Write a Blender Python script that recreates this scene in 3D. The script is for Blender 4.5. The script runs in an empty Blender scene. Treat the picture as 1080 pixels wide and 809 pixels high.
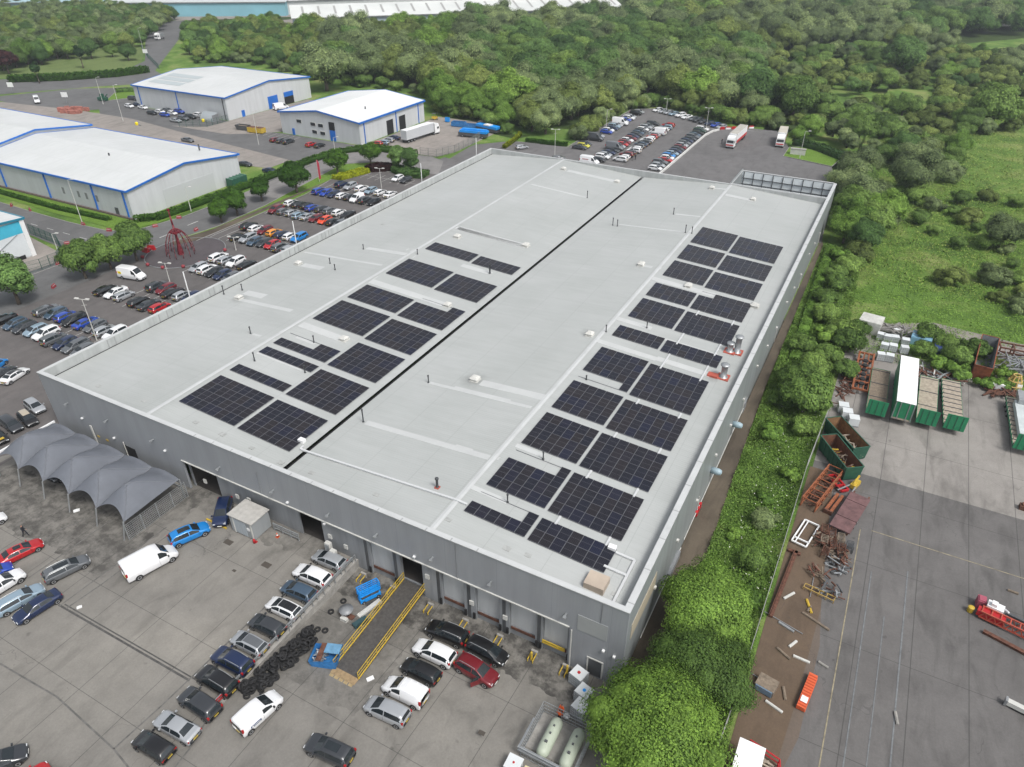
HAZE = 0.00025; EXPO = 0.35
import bpy, math, random
import numpy as np
from math import sin, cos, pi, radians, atan, sqrt, hypot
from mathutils import Vector, Matrix
random.seed(7); rng = np.random.default_rng(7)
D = bpy.data; SC = bpy.context.scene; COL = SC.collection

# ------------------------------------------------------------------ survey: camera numbers and plan coordinates
CH = 62.0; FPX = 753.0; PIT = atan((404.5 + 92.0) / FPX); YAW = radians(28.04)
FW = Vector((-sin(YAW)*cos(PIT), cos(YAW)*cos(PIT), -sin(PIT))); RT = Vector((cos(YAW), sin(YAW), 0)); UP = RT.cross(FW)
def G(x, y, h=0.0):                       # plan position of a surveyed point at height h
    r = FW*FPX + RT*(x-540) - UP*(y-404.5); t = (h-CH)/r.z
    return (r.x*t, r.y*t)
def toP(X, Y, Z=0.0):
    d = Vector((X, Y, Z-CH)); z = d.dot(FW)
    if z <= 1: return (-9999, -9999)
    return (540+FPX*d.dot(RT)/z, 404.5-FPX*d.dot(UP)/z)
def inpoly(x, y, poly):
    c = False; n = len(poly); j = n-1
    for i in range(n):
        xi, yi = poly[i]; xj, yj = poly[j]
        if (yi > y) != (yj > y) and x < (xj-xi)*(y-yi)/(yj-yi)+xi: c = not c
        j = i
    return c
def pit(X, Y):                            # the loading bay apron falls towards the docks
    if X < -42.7 or X > 0 or Y < 20: return 0.0
    a = min(1, max(0, (Y-22)/19.0)); b = min(1, max(0, (-3-X)/5.0))
    return -1.15*a*a*(3-2*a)*b

# ------------------------------------------------------------------ materials
MC = {}
def mat(name, c, rough=.6, metal=0., var=0., vscale=.5, bump=0., bscale=8., spec=.5, emit=None, fn=None, trans=0., coat=0.):
    if name in MC: return MC[name]
    m = D.materials.new(name); m.use_nodes = True; nt = m.node_tree; N = nt.nodes; L = nt.links
    b = N['Principled BSDF']; b.inputs['Base Color'].default_value = (*c, 1); b.inputs['Roughness'].default_value = rough
    b.inputs['Metallic'].default_value = metal; b.inputs['Specular IOR Level'].default_value = spec
    if coat: b.inputs['Coat Weight'].default_value = coat; b.inputs['Coat Roughness'].default_value = .08
    if var or bump or fn:
        g = N.new('ShaderNodeNewGeometry'); P = g.outputs['Position']
    if var:
        n = noise(nt, P, vscale, 6, .6); r = ramp(nt, n, [(.3, tuple(x*(1-var) for x in c)), (.7, tuple(min(1, x*(1+var)) for x in c))])
        L.new(r, b.inputs['Base Color'])
    if bump:
        n = noise(nt, P, bscale, 4, .6); bp = N.new('ShaderNodeBump'); bp.inputs['Strength'].default_value = bump; bp.inputs['Distance'].default_value = .05
        L.new(n, bp.inputs['Height']); L.new(bp.outputs[0], b.inputs['Normal'])
    if fn: fn(nt, b, P)
    MC[name] = m; return m
def noise(nt, vec, scale, detail=4, rough=.5, dist=0.):
    n = nt.nodes.new('ShaderNodeTexNoise'); n.inputs['Scale'].default_value = scale; n.inputs['Detail'].default_value = detail
    n.inputs['Roughness'].default_value = rough; n.inputs['Distortion'].default_value = dist
    if vec is not None: nt.links.new(vec, n.inputs['Vector'])
    return n.outputs['Fac']
def ramp(nt, fac, stops):
    r = nt.nodes.new('ShaderNodeValToRGB'); e = r.color_ramp.elements
    for i, (p, c) in enumerate(stops):
        if i < 2: el = e[i]; el.position = p
        else: el = e.new(p)
        el.color = (*c, 1) if len(c) == 3 else c
    nt.links.new(fac, r.inputs[0]); return r.outputs[0]
def mixc(nt, f, a, b, mode='MIX'):
    m = nt.nodes.new('ShaderNodeMix'); m.data_type = 'RGBA'; m.blend_type = mode
    for s, v in ((m.inputs[0], f), (m.inputs[6], a), (m.inputs[7], b)):
        if hasattr(v, 'is_output') or hasattr(v, 'links'): nt.links.new(v, s)
        elif isinstance(v, (int, float)): s.default_value = v
        else: s.default_value = (*v, 1)
    return m.outputs[2]
def mapv(nt, vec, scale=(1, 1, 1), rot=(0, 0, 0), loc=(0, 0, 0)):
    m = nt.nodes.new('ShaderNodeMapping'); m.inputs['Scale'].default_value = scale; m.inputs['Rotation'].default_value = rot; m.inputs['Location'].default_value = loc
    nt.links.new(vec, m.inputs['Vector']); return m.outputs[0]
def math_(nt, op, a, b=0.):
    m = nt.nodes.new('ShaderNodeMath'); m.operation = op
    for i, v in enumerate((a, b)):
        if isinstance(v, (int, float)): m.inputs[i].default_value = v
        else: nt.links.new(v, m.inputs[i])
    return m.outputs[0]
def sep(nt, vec):
    s = nt.nodes.new('ShaderNodeSeparateXYZ'); nt.links.new(vec, s.inputs[0]); return s.outputs
def seams(nt, coord, period, width, offset=0.):   # 1 on a thin line every period metres
    a = math_(nt, 'ADD', coord, 1000*period + offset); a = math_(nt, 'MODULO', a, period)
    return math_(nt, 'LESS_THAN', a, width)

def asphalt(name, c1, c2, stain=.5, joints=None, soak=None):
    def fn(nt, b, P):
        big = noise(nt, P, .05, 5, .6, .6); mid = noise(nt, P, .35, 6, .65); fine = noise(nt, P, 5, 4, .7)
        c = ramp(nt, big, [(.35, c1), (.65, c2)])
        k = ramp(nt, mid, [(.3, (.82,)*3), (.62, (1.05,)*3)]); c = mixc(nt, .8, c, k, 'MULTIPLY')
        f = ramp(nt, fine, [(.25, (.8,)*3), (.75, (1.15,)*3)]); c = mixc(nt, .6, c, f, 'MULTIPLY')
        st = noise(nt, mapv(nt, P, (.12, .035, 1), (0, 0, .12)), 4, 5, .6, .8)       # wheel-worn streaks
        s = ramp(nt, st, [(.5, (1,)*3), (.72, (1-stain,)*3)]); c = mixc(nt, .9, c, s, 'MULTIPLY')
        oil = noise(nt, P, .9, 2, .4); o = ramp(nt, oil, [(.73, (1,)*3), (.80, (.5,)*3)]); c = mixc(nt, .7, c, o, 'MULTIPLY')
        w = nt.nodes.new('ShaderNodeTexVoronoi'); w.feature = 'DISTANCE_TO_EDGE'; w.inputs['Scale'].default_value = .09
        wp = mapv(nt, P); nn = nt.nodes.new('ShaderNodeTexNoise'); nn.inputs['Scale'].default_value = .6; nt.links.new(P, nn.inputs['Vector'])
        vm = nt.nodes.new('ShaderNodeVectorMath'); vm.operation = 'MULTIPLY_ADD'; nt.links.new(nn.outputs['Color'], vm.inputs[0]); vm.inputs[1].default_value = (3, 3, 0); nt.links.new(P, vm.inputs[2])
        nt.links.new(vm.outputs[0], w.inputs['Vector'])
        cr = math_(nt, 'LESS_THAN', w.outputs['Distance'], .0022); cr = math_(nt, 'MULTIPLY', cr, math_(nt, 'GREATER_THAN', noise(nt, P, .11, 2, .5), .56)); c = mixc(nt, math_(nt, 'MULTIPLY', cr, .35), c, (.05, .05, .05))
        if joints:
            o_ = sep(nt, P)
            for ax, per, wd, off in joints:
                j = seams(nt, o_[ax], per, wd, off); c = mixc(nt, math_(nt, 'MULTIPLY', j, .6), c, (.045, .045, .043))
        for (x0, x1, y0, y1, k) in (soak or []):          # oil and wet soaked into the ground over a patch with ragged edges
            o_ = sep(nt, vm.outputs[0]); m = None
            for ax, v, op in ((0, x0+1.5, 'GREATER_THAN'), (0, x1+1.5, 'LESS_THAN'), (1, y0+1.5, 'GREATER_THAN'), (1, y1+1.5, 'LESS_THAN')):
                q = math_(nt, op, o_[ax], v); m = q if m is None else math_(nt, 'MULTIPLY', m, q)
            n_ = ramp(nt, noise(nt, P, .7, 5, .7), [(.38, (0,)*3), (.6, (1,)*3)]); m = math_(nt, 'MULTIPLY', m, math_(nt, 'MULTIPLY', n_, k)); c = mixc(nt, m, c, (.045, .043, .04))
        nt.links.new(c, b.inputs['Base Color'])
    return mat(name, c1, .9, fn=fn, spec=.3)

def grassmat(name, cs, sc=.12):
    def fn(nt, b, P):
        n1 = noise(nt, P, sc, 6, .65, .5); n2 = noise(nt, P, 2.2, 5, .75)
        c = ramp(nt, n1, [(.32, cs[0]), (.5, cs[1])]+([(.66, cs[2])] if len(cs) > 2 else []))
        c = mixc(nt, .75, c, ramp(nt, n2, [(.3, (.55,)*3), (.7, (1.25,)*3)]), 'MULTIPLY')
        nt.links.new(c, b.inputs['Base Color'])
        bp = nt.nodes.new('ShaderNodeBump'); bp.inputs['Strength'].default_value = .8; bp.inputs['Distance'].default_value = .3
        nt.links.new(n2, bp.inputs['Height']); nt.links.new(bp.outputs[0], b.inputs['Normal'])
    return mat(name, cs[0], .95, fn=fn, spec=.15)

def leafmat(name, c, tr=.25):
    m = D.materials.new(name); m.use_nodes = True; nt = m.node_tree; N = nt.nodes; L = nt.links
    b = N['Principled BSDF']; g = N.new('ShaderNodeNewGeometry'); oi = N.new('ShaderNodeObjectInfo')
    r = ramp(nt, g.outputs['Random Per Island'], [(0, tuple(x*.5 for x in c)), (1, (c[0]*1.45, c[1]*1.3, c[2]*1.05))])
    h = N.new('ShaderNodeHueSaturation'); L.new(r, h.inputs['Color'])
    v = math_(nt, 'MULTIPLY_ADD', oi.outputs['Random'], .75); N[-1].inputs[2].default_value = .68; L.new(v, h.inputs['Value'])
    hu = math_(nt, 'MULTIPLY_ADD', oi.outputs['Random'], -.018); N[-1].inputs[2].default_value = .514; L.new(hu, h.inputs['Hue'])
    n = noise(nt, g.outputs['Position'], .45, 3, .5); c2 = mixc(nt, .7, h.outputs[0], ramp(nt, n, [(.35, (.72,)*3), (.65, (1.22,)*3)]), 'MULTIPLY')
    L.new(c2, b.inputs['Base Color']); b.inputs['Roughness'].default_value = .6; b.inputs['Specular IOR Level'].default_value = .12
    t = N.new('ShaderNodeBsdfTranslucent'); L.new(c2, t.inputs['Color']); mx = N.new('ShaderNodeMixShader'); mx.inputs[0].default_value = tr
    L.new(b.outputs[0], mx.inputs[1]); L.new(t.outputs[0], mx.inputs[2]); L.new(mx.outputs[0], N['Material Output'].inputs['Surface'])
    MC[name] = m; return m

def cladding(name, c, axis=0, per=.33, dirt=.25):
    def fn(nt, b, P):
        o = sep(nt, P); s = math_(nt, 'SINE', math_(nt, 'MULTIPLY', o[axis], 2*pi/per))
        n = noise(nt, mapv(nt, P, (.5, .5, .06)), 1.5, 5, .6)
        cc = ramp(nt, n, [(.3, tuple(x*(1-dirt) for x in c)), (.65, c)])
        j = seams(nt, o[axis], 6.0, .05); cc = mixc(nt, math_(nt, 'MULTIPLY', j, .3), cc, tuple(x*.45 for x in c))
        cc = mixc(nt, math_(nt, 'MULTIPLY', math_(nt, 'GREATER_THAN', s, .6), .05), cc, tuple(x*.7 for x in c))
        nt.links.new(cc, b.inputs['Base Color'])
        bp = nt.nodes.new('ShaderNodeBump'); bp.inputs['Strength'].default_value = .1; bp.inputs['Distance'].default_value = .02
        nt.links.new(s, bp.inputs['Height']); nt.links.new(bp.outputs[0], b.inputs['Normal'])
    return mat(name, c, .45, fn=fn, spec=.4)
def roofing(name, c, ax=1, per=.35, sheet=6.2, dirt=.14, soot=()):      # ax: axis the ribs step along
    def fn(nt, b, P):
        o = sep(nt, P); s = math_(nt, 'SINE', math_(nt, 'MULTIPLY', o[ax], 2*pi/per))
        sc = (.9, .12, 1) if ax == 0 else (.12, .9, 1)
        n = noise(nt, mapv(nt, P, sc), 1.2, 6, .65); n2 = noise(nt, P, .06, 4, .6)
        cc = ramp(nt, n, [(.3, tuple(x*(1-dirt) for x in c)), (.7, c)])
        cc = mixc(nt, .8, cc, ramp(nt, n2, [(.3, (.85, .855, .84)), (.7, (1.04, 1.03, 1.03))]), 'MULTIPLY')
        j = seams(nt, o[1-ax], sheet, .08, 1.3); cc = mixc(nt, math_(nt, 'MULTIPLY', j, .42), cc, tuple(x*.62 for x in c))
        j = seams(nt, o[ax], 1.05, .05); cc = mixc(nt, math_(nt, 'MULTIPLY', j, .16), cc, tuple(x*.6 for x in c))
        for (sx, sy, sr) in soot:                       # soot smudges around the extract vents
            vm = nt.nodes.new('ShaderNodeVectorMath'); vm.operation = 'DISTANCE'; nt.links.new(P, vm.inputs[0]); vm.inputs[1].default_value = (sx, sy, 9.2)
            d_ = math_(nt, 'DIVIDE', vm.outputs['Value'], sr); d_ = math_(nt, 'ADD', d_, math_(nt, 'MULTIPLY', noise(nt, P, 1.1, 4, .6), .6)); k_ = ramp(nt, d_, [(.3, (.55,)*3), (1.0, (1,)*3)]); cc = mixc(nt, .8, cc, k_, 'MULTIPLY')
        nt.links.new(cc, b.inputs['Base Color'])
        bp = nt.nodes.new('ShaderNodeBump'); bp.inputs['Strength'].default_value = .12; bp.inputs['Distance'].default_value = .02
        nt.links.new(s, bp.inputs['Height']); nt.links.new(bp.outputs[0], b.inputs['Normal'])
    return mat(name, c, .5, fn=fn, spec=.35)

CLAD = cladding('grey cladding', (.29, .305, .325), dirt=.12); CLADS = cladding('grey side cladding', (.27, .295, .30), 1)
CLADL = cladding('lower grey cladding', (.29, .305, .32), 0, .4, .35)
ROOF = roofing('pale roof sheeting', (.425, .445, .438), dirt=.09, soot=[(*G(500, 401, 9.2), 3.2), (*G(252, 315, 9), 2.6), (*G(620, 353, 9.4), 2.2), (*G(752, 395, 9.2), 2.2)]); COPE = mat('pale coping', (.50, .515, .515), .45, var=.08, vscale=.4)
PARIN = cladding('parapet inner lining', (.44, .46, .455), 1, .5)
ROOFW = roofing('white roof sheeting', (.64, .66, .66), 0, .6, 8, .10)
WCLX = cladding('pale shed cladding', (.55, .575, .59), 0, .5, .12); WCLY = cladding('pale shed side cladding', (.58, .60, .615), 1, .5, .12)
BLUE = mat('blue trim', (.015, .14, .52), .4, var=.1); CYAN = mat('cyan trim', (.06, .42, .58), .4, var=.1); DCYAN = mat('deep cyan trim', (.02, .2, .3), .4, var=.1)
WHITE = mat('white paint', (.78, .79, .79), .45, var=.04); OFFW = mat('off white', (.55, .55, .52), .6, var=.12, vscale=.8)
BLACK = mat('black rubber', (.015, .015, .016), .8, var=.3, vscale=3); DARK = mat('dark void', (.012, .012, .013), .9); DGREY = mat('dark grey metal', (.08, .085, .09), .5, var=.2)
STEEL = mat('galvanised steel', (.38, .40, .41), .45, .5, var=.15, vscale=2); GREYM = mat('grey metal', (.25, .26, .27), .5, .2, var=.15)
YEL = mat('yellow paint', (.52, .36, .04), .5, var=.15, vscale=2); RED = mat('red paint', (.42, .015, .02), .45, var=.15); DRED = mat('faded red plastic', (.26, .035, .045), .6, var=.2, vscale=2)
ORG = mat('orange plastic', (.62, .115, .04), .5, var=.1); RUST = mat('rust', (.115, .05, .032), .9, var=.5, vscale=3, bump=.4); RORG = mat('orange rusted paint', (.26, .085, .035), .75, var=.35, vscale=2)
BRN = mat('weathered timber', (.20, .16, .12), .9, var=.35, vscale=3); WOOD = mat('timber deck', (.34, .29, .23), .85, var=.3, vscale=2.5); GREEN = mat('green paint', (.015, .20, .09), .5, var=.12); DGREEN = mat('dark green paint', (.02, .09, .055), .6, var=.25, vscale=2)
CONC = mat('concrete', (.30, .29, .27), .9, var=.25, vscale=1.2, bump=.3); PBLUE = mat('bright blue paint', (.01, .27, .75), .45, var=.1); SBLUE = mat('worn blue paint', (.03, .17, .42), .6, var=.3, vscale=2)
TANK = mat('pale green tank paint', (.42, .47, .38), .5, var=.1); MAROON = mat('maroon boards', (.14, .075, .075), .8, var=.35, vscale=1.5)
PLASTW = mat('translucent white plastic', (.62, .65, .66), .4, var=.08); TARP = mat('grey canopy fabric', (.125, .137, .160), .7, var=.08, vscale=.8)
GLASS = mat('tinted car glass', (.018, .024, .028), .06, spec=.8); TYRE = BLACK; RIM = mat('alloy rim', (.42, .43, .44), .35, .6)
HLIGHT = mat('headlamp lens', (.6, .63, .65), .15, spec=.8); TLIGHT = mat('tail lamp lens', (.35, .012, .012), .2); PLY = mat('yellow plate', (.5, .37, .06), .5); PLW = mat('white plate', (.75, .75, .72), .5)
TRIM = mat('black trim', (.02, .02, .022), .55)
SKIN = mat('skin', (.42, .24, .17), .6); HIVIS = mat('hi-vis orange', (1.0, .16, .03), .6); CLOTH = mat('dark clothing', (.02, .022, .03), .9); HAIR = mat('dark hair', (.03, .02, .015), .8)
PANEL = None
def _panel():
    def fn(nt, b, P):
        tc = nt.nodes.new('ShaderNodeTexCoord'); o = sep(nt, tc.outputs['Object']); oi = nt.nodes.new('ShaderNodeObjectInfo')
        c = ramp(nt, oi.outputs['Random'], [(0, (.008, .009, .017)), (.35, (.011, .0105, .016)), (.7, (.016, .013, .015)), (1, (.008, .010, .026))])
        n = noise(nt, P, .35, 3, .6); c = mixc(nt, .5, c, ramp(nt, n, [(.3, (.7,)*3), (.7, (1.3,)*3)]), 'MULTIPLY')
        for ax, per, w, k in ((0, .182, .010, .25), (1, .0925, .006, .18)):
            j = seams(nt, o[ax], per, w); c = mixc(nt, math_(nt, 'MULTIPLY', j, k), c, (.25, .27, .3))
        nt.links.new(c, b.inputs['Base Color'])
    return mat('solar cells', (.02, .02, .04), .22, fn=fn, spec=.3)
PANEL = _panel(); ALU = mat('aluminium frame', (.15, .155, .17), .5, .2)
PAINT = {}
for k, c, me in [('white', (.74, .75, .76), 0), ('silver', (.40, .42, .44), .5), ('grey', (.13, .14, .15), .4), ('dark grey', (.04, .044, .05), .3), ('black', (.008, .008, .009), 0), ('navy blue', (.010, .022, .07), .2),
                 ('blue', (.015, .06, .38), .2), ('bright blue', (.01, .22, .6), .2), ('red', (.42, .008, .012), .1), ('dark red', (.16, .006, .012), .2), ('orange', (.75, .28, .01), .1), ('orange red', (.75, .07, .015), 0), ('pale blue', (.28, .38, .46), .4), ('slate blue', (.06, .10, .15), .4),
                 ('yellow', (.62, .58, .05), 0), ('green', (.03, .07, .05), .2), ('beige', (.5, .44, .34), .3)]:
    PAINT[k] = mat(k+' car paint', c, .28, me*.6, coat=.8)
LEAF = {'bright': leafmat('bright leaves', (0.176, 0.305, 0.065)), 'mid': leafmat('mid green leaves', (0.150, 0.254, 0.072)), 'deep': leafmat('deep green leaves', (0.105, 0.202, 0.067)), 'grey': leafmat('grey green leaves', (0.193, 0.270, 0.132)),
        'olive': leafmat('olive leaves', (0.177, 0.247, 0.079)), 'purple': leafmat('purple leaves', (.05, .02, .025)), 'yellow': leafmat('yellow leaves', (.30, .36, .02)), 'lush': leafmat('fresh green leaves', (0.156, 0.281, 0.062)), 'dark': leafmat('dark leaves', (.035, .08, .028)), 'hedge': leafmat('hedge leaves', (.06, .14, .02))}
BARK = mat('bark', (.11, .09, .07), .95, var=.3, vscale=3)

# ------------------------------------------------------------------ mesh builder
SPLIT = set('side_wall long_wall gable_wall door_post gutter coping dock_buffer yellow_notice wall_camera junction_box downpipe cable hose_box plinth_box side_rail corner_post chassis runner recessed_wall ridge_capping parapet_lining blue_trim trim gable side roof_bow headboard_rib cross_bar stake approach_finger cabin_door shut_line stacked_units roof_patch bumper_trim end_plate saddle valve door_frame guide_tube'.split())
class MB:
    def __init__(s): s.v = []; s.f = []; s.m = []
    def add(s, vs, fs, mi=0):
        o = len(s.v); s.v += [tuple(v) for v in vs]; s.f += [tuple(i+o for i in f) for f in fs]; s.m += [mi]*len(fs); return s
    def box(s, x0, x1, y0, y1, z0, z1, mi=0, rz=0, c=None):
        vs = [(x, y, z) for z in (z0, z1) for x, y in ((x0, y0), (x1, y0), (x1, y1), (x0, y1))]
        if rz:
            cx, cy = c or ((x0+x1)/2, (y0+y1)/2); ca, sa = cos(rz), sin(rz)
            vs = [(cx+(x-cx)*ca-(y-cy)*sa, cy+(x-cx)*sa+(y-cy)*ca, z) for x, y, z in vs]
        return s.add(vs, [(3, 2, 1, 0), (4, 5, 6, 7), (0, 1, 5, 4), (1, 2, 6, 5), (2, 3, 7, 6), (3, 0, 4, 7)], mi)
    def bar(s, a, b, w, h=None, mi=0, n=4):      # a bar from a to b, square or round section
        a = Vector(a); b = Vector(b); d = b-a
        if d.length < 1e-6: return s
        d.normalize(); u = d.cross(Vector((0, 0, 1)))
        if u.length < .01: u = Vector((1, 0, 0))
        u.normalize(); v = u.cross(d); h = h or w
        if n == 4: cs = [(-1, -1), (1, -1), (1, 1), (-1, 1)]
        else: cs = [(cos(2*pi*i/n)*1., sin(2*pi*i/n)*1.) for i in range(n)]
        vs = [p+u*(w/2*x)+v*(h/2*y) for p in (a, b) for x, y in cs]; k = len(cs)
        return s.add(vs, [tuple(range(k))[::-1], tuple(range(k, 2*k))]+[(i, (i+1) % k, (i+1) % k+k, i+k) for i in range(k)], mi)
    def tube(s, pts, r, n=6, mi=0):
        for i in range(len(pts)-1):
            ra, rb = (r[i], r[i+1]) if isinstance(r, (list, tuple)) else (r, r)
            a = Vector(pts[i]); b = Vector(pts[i+1]); d = (b-a)
            if d.length < 1e-6: continue
            d.normalize(); u = d.cross(Vector((.13, .2, 1))); u.normalize(); v = u.cross(d)
            vs = [p+(u*cos(2*pi*k/n)+v*sin(2*pi*k/n))*q for p, q in ((a, ra), (b, rb)) for k in range(n)]
            s.add(vs, [(k, (k+1) % n, (k+1) % n+n, k+n) for k in range(n)]+[tuple(range(n))[::-1], tuple(range(n, 2*n))], mi)
        return s
    def lathe(s, prof, n=16, c=(0, 0, 0), mi=0, ax='z'):
        vs = []
        for r, z in prof:
            for k in range(n):
                a = 2*pi*k/n; p = (r*cos(a), r*sin(a), z)
                if ax == 'x': p = (p[2], p[0], p[1])
                if ax == 'y': p = (p[0], p[2], p[1])
                vs.append((p[0]+c[0], p[1]+c[1], p[2]+c[2]))
        fs = [(i*n+k, i*n+(k+1) % n, (i+1)*n+(k+1) % n, (i+1)*n+k) for i in range(len(prof)-1) for k in range(n)]
        fs += [tuple(range(n))[::-1], tuple(range((len(prof)-1)*n, len(prof)*n))]
        return s.add(vs, fs, mi)
    def prism(s, poly, z0, z1, mi=0):
        n = len(poly); vs = [(x, y, z0) for x, y in poly]+[(x, y, z1) for x, y in poly]
        if sum(poly[i][0]*poly[(i+1) % n][1]-poly[(i+1) % n][0]*poly[i][1] for i in range(n)) < 0:
            vs = vs[:n][::-1]+vs[n:][::-1]
        return s.add(vs, [tuple(range(n))[::-1], tuple(range(n, 2*n))]+[(i, (i+1) % n, (i+1) % n+n, i+n) for i in range(n)], mi)
    def sheet(s, poly, z, mi=0):
        n = len(poly)
        if sum(poly[i][0]*poly[(i+1) % n][1]-poly[(i+1) % n][0]*poly[i][1] for i in range(n)) < 0: poly = poly[::-1]
        return s.add([(x, y, z) for x, y in poly], [tuple(range(n))], mi)
    def mesh(s, name, mats, smooth=False):
        me = D.meshes.new(name); me.from_pydata(s.v, [], s.f)
        for m in (mats if isinstance(mats, (list, tuple)) else [mats]): me.materials.append(m)
        me.polygons.foreach_set('material_index', s.m)
        if smooth: me.polygons.foreach_set('use_smooth', [True]*len(s.f))
        me.update(); return me
    def pieces(s):
        p = list(range(len(s.v)))
        def fd(i):
            while p[i] != i: p[i] = p[p[i]]; i = p[i]
            return i
        for f in s.f:
            for i in f[1:]: p[fd(i)] = fd(f[0])
        g = {}
        for k, f in enumerate(s.f): g.setdefault(fd(f[0]), []).append(k)
        out = []
        for ks in g.values():
            m = {}; q = MB()
            for k in ks: q.f.append(tuple(m.setdefault(i, len(m)) for i in s.f[k])); q.m.append(s.m[k])
            q.v = [s.v[i] for i in m]; out.append(q)
        return out
    def build(s, name, mats, parent=None, smooth=False, loc=None, rz=None):
        if name in SPLIT and parent is not None:
            ps = s.pieces()
            if len(ps) > 1: return [q.build(name, mats, parent, smooth, loc, rz) for q in ps][0]
        return link(name, s.mesh(name, mats, smooth), parent, loc, rz)
def link(name, me, parent=None, loc=None, rz=None):
    o = D.objects.new(name, me); COL.objects.link(o)
    if parent is not None: o.parent = parent
    if loc is not None: o.location = loc
    if rz is not None: o.rotation_euler = (0, 0, rz)
    return o
LABELS = {}
def tag(o, label, cat, group=None, kind=None):
    o['label'] = label; o['category'] = cat
    if group: o['group'] = group
    if kind: o['kind'] = kind
    return o
def thing(name, label, cat, loc=(0, 0, 0), rz=0, group=None):
    return tag(link(name, None, None, loc, rz), label, cat, group)
def struct(o): o['kind'] = 'structure'; return o
def copytree(o, loc=None, rz=None, label=None, group=None, parent=None):
    c = o.copy(); COL.objects.link(c); c.parent = parent
    for ch in o.children: copytree(ch, parent=c)
    if loc is not None: c.location = loc
    if rz is not None: c.rotation_euler = (c.rotation_euler[0], c.rotation_euler[1], rz)
    if label: c['label'] = label
    if group: c['group'] = group
    return c
ORD = ['first', 'second', 'third', 'fourth', 'fifth', 'sixth', 'seventh', 'eighth', 'ninth', 'tenth', 'eleventh', 'twelfth', 'thirteenth', 'fourteenth', 'fifteenth', 'sixteenth', 'seventeenth', 'eighteenth', 'nineteenth', 'twentieth', 'twenty-first', 'twenty-second', 'twenty-third', 'twenty-fourth', 'twenty-fifth', 'twenty-sixth', 'twenty-seventh', 'twenty-eighth', 'twenty-ninth', 'thirtieth', 'thirty-first', 'thirty-second', 'thirty-third', 'thirty-fourth', 'thirty-fifth', 'thirty-sixth']
# ------------------------------------------------------------------ the setting: ground sheets
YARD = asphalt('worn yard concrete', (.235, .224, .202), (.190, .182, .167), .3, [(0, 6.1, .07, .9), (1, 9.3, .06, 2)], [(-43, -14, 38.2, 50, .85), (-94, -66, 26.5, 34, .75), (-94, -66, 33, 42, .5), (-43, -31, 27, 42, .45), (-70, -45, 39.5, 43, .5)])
LOT = asphalt('dark car park asphalt', (.142, .132, .128), (.115, .108, .106), .18)
ROAD = asphalt('road asphalt', (.15, .15, .15), (.122, .122, .122), .18)
RLOT = asphalt('grey lot asphalt', (.165, .16, .16), (.135, .132, .132), .22)
RYD = asphalt('dark bay concrete', (.150, .144, .140), (.122, .117, .114), .35, [(0, 5.1, .09, 1.1), (1, 12.5, .07, 6)])
RYL = asphalt('light bay concrete', (.30, .283, .262), (.225, .212, .197), .4, [(0, 5.1, .09, 1.1), (1, 12.5, .07, 6)])
DIRT = asphalt('brown rusty ground', (.15, .105, .07), (.115, .085, .062), .3)
SOIL = asphalt('bare soil path', (.14, .115, .085), (.07, .058, .045), .35)
GRAVEL = asphalt('pale hardstanding', (.30, .27, .245), (.26, .24, .22), .25)
PAVE = asphalt('grey purple paving', (.10, .088, .094), (.085, .075, .08), .2)
GRASS = grassmat('grass', [(.07, .135, .032), (.115, .205, .042), (.17, .25, .07)])
WILD = grassmat('rough wild grass', [(.065, .12, .03), (.13, .23, .045), (.27, .30, .11)], .07)
LAWN = grassmat('lawn grass', [(.11, .20, .03), (.14, .24, .04)], .2)
WLINE = mat('worn white marking', (.5, .5, .48), .8, var=.35, vscale=3); YLINE = mat('worn yellow marking', (.25, .22, .15), .85, var=.5, vscale=1.2)
BLINE = mat('faint blue marking', (.155, .165, .172), .8, var=.3, vscale=2)

def axis(lo, hi, a, b, n):
    return sorted(set([lo, lo/2, lo/4] + [a+(b-a)*i/n for i in range(n+1)] + [hi/4, hi/2, hi]))
def grid(name, xs, ys, zf, m):
    mb = MB(); nx = len(xs)
    mb.v = [(x, y, zf(x, y)) for y in ys for x in xs]
    mb.f = [(j*nx+i, j*nx+i+1, (j+1)*nx+i+1, (j+1)*nx+i) for j in range(len(ys)-1) for i in range(nx-1)]; mb.m = [0]*len(mb.f)
    return struct(mb.build(name, m, smooth=True))
grid('ground', sorted(axis(-4000, 4000, -44, 2, 46)+[-42.76, -42.7]), axis(-4000, 4000, 18, 48, 30), lambda x, y: pit(x, y)-(.3 if pit(x, y) < -.001 else 0), WILD)
def flat(name, poly, z, m): return struct(MB().sheet(poly, z).build(name, m))
flat('field', [(-11, 125), (80, 125), (120, 500), (-10, 420)], .006, WILD)
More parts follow.
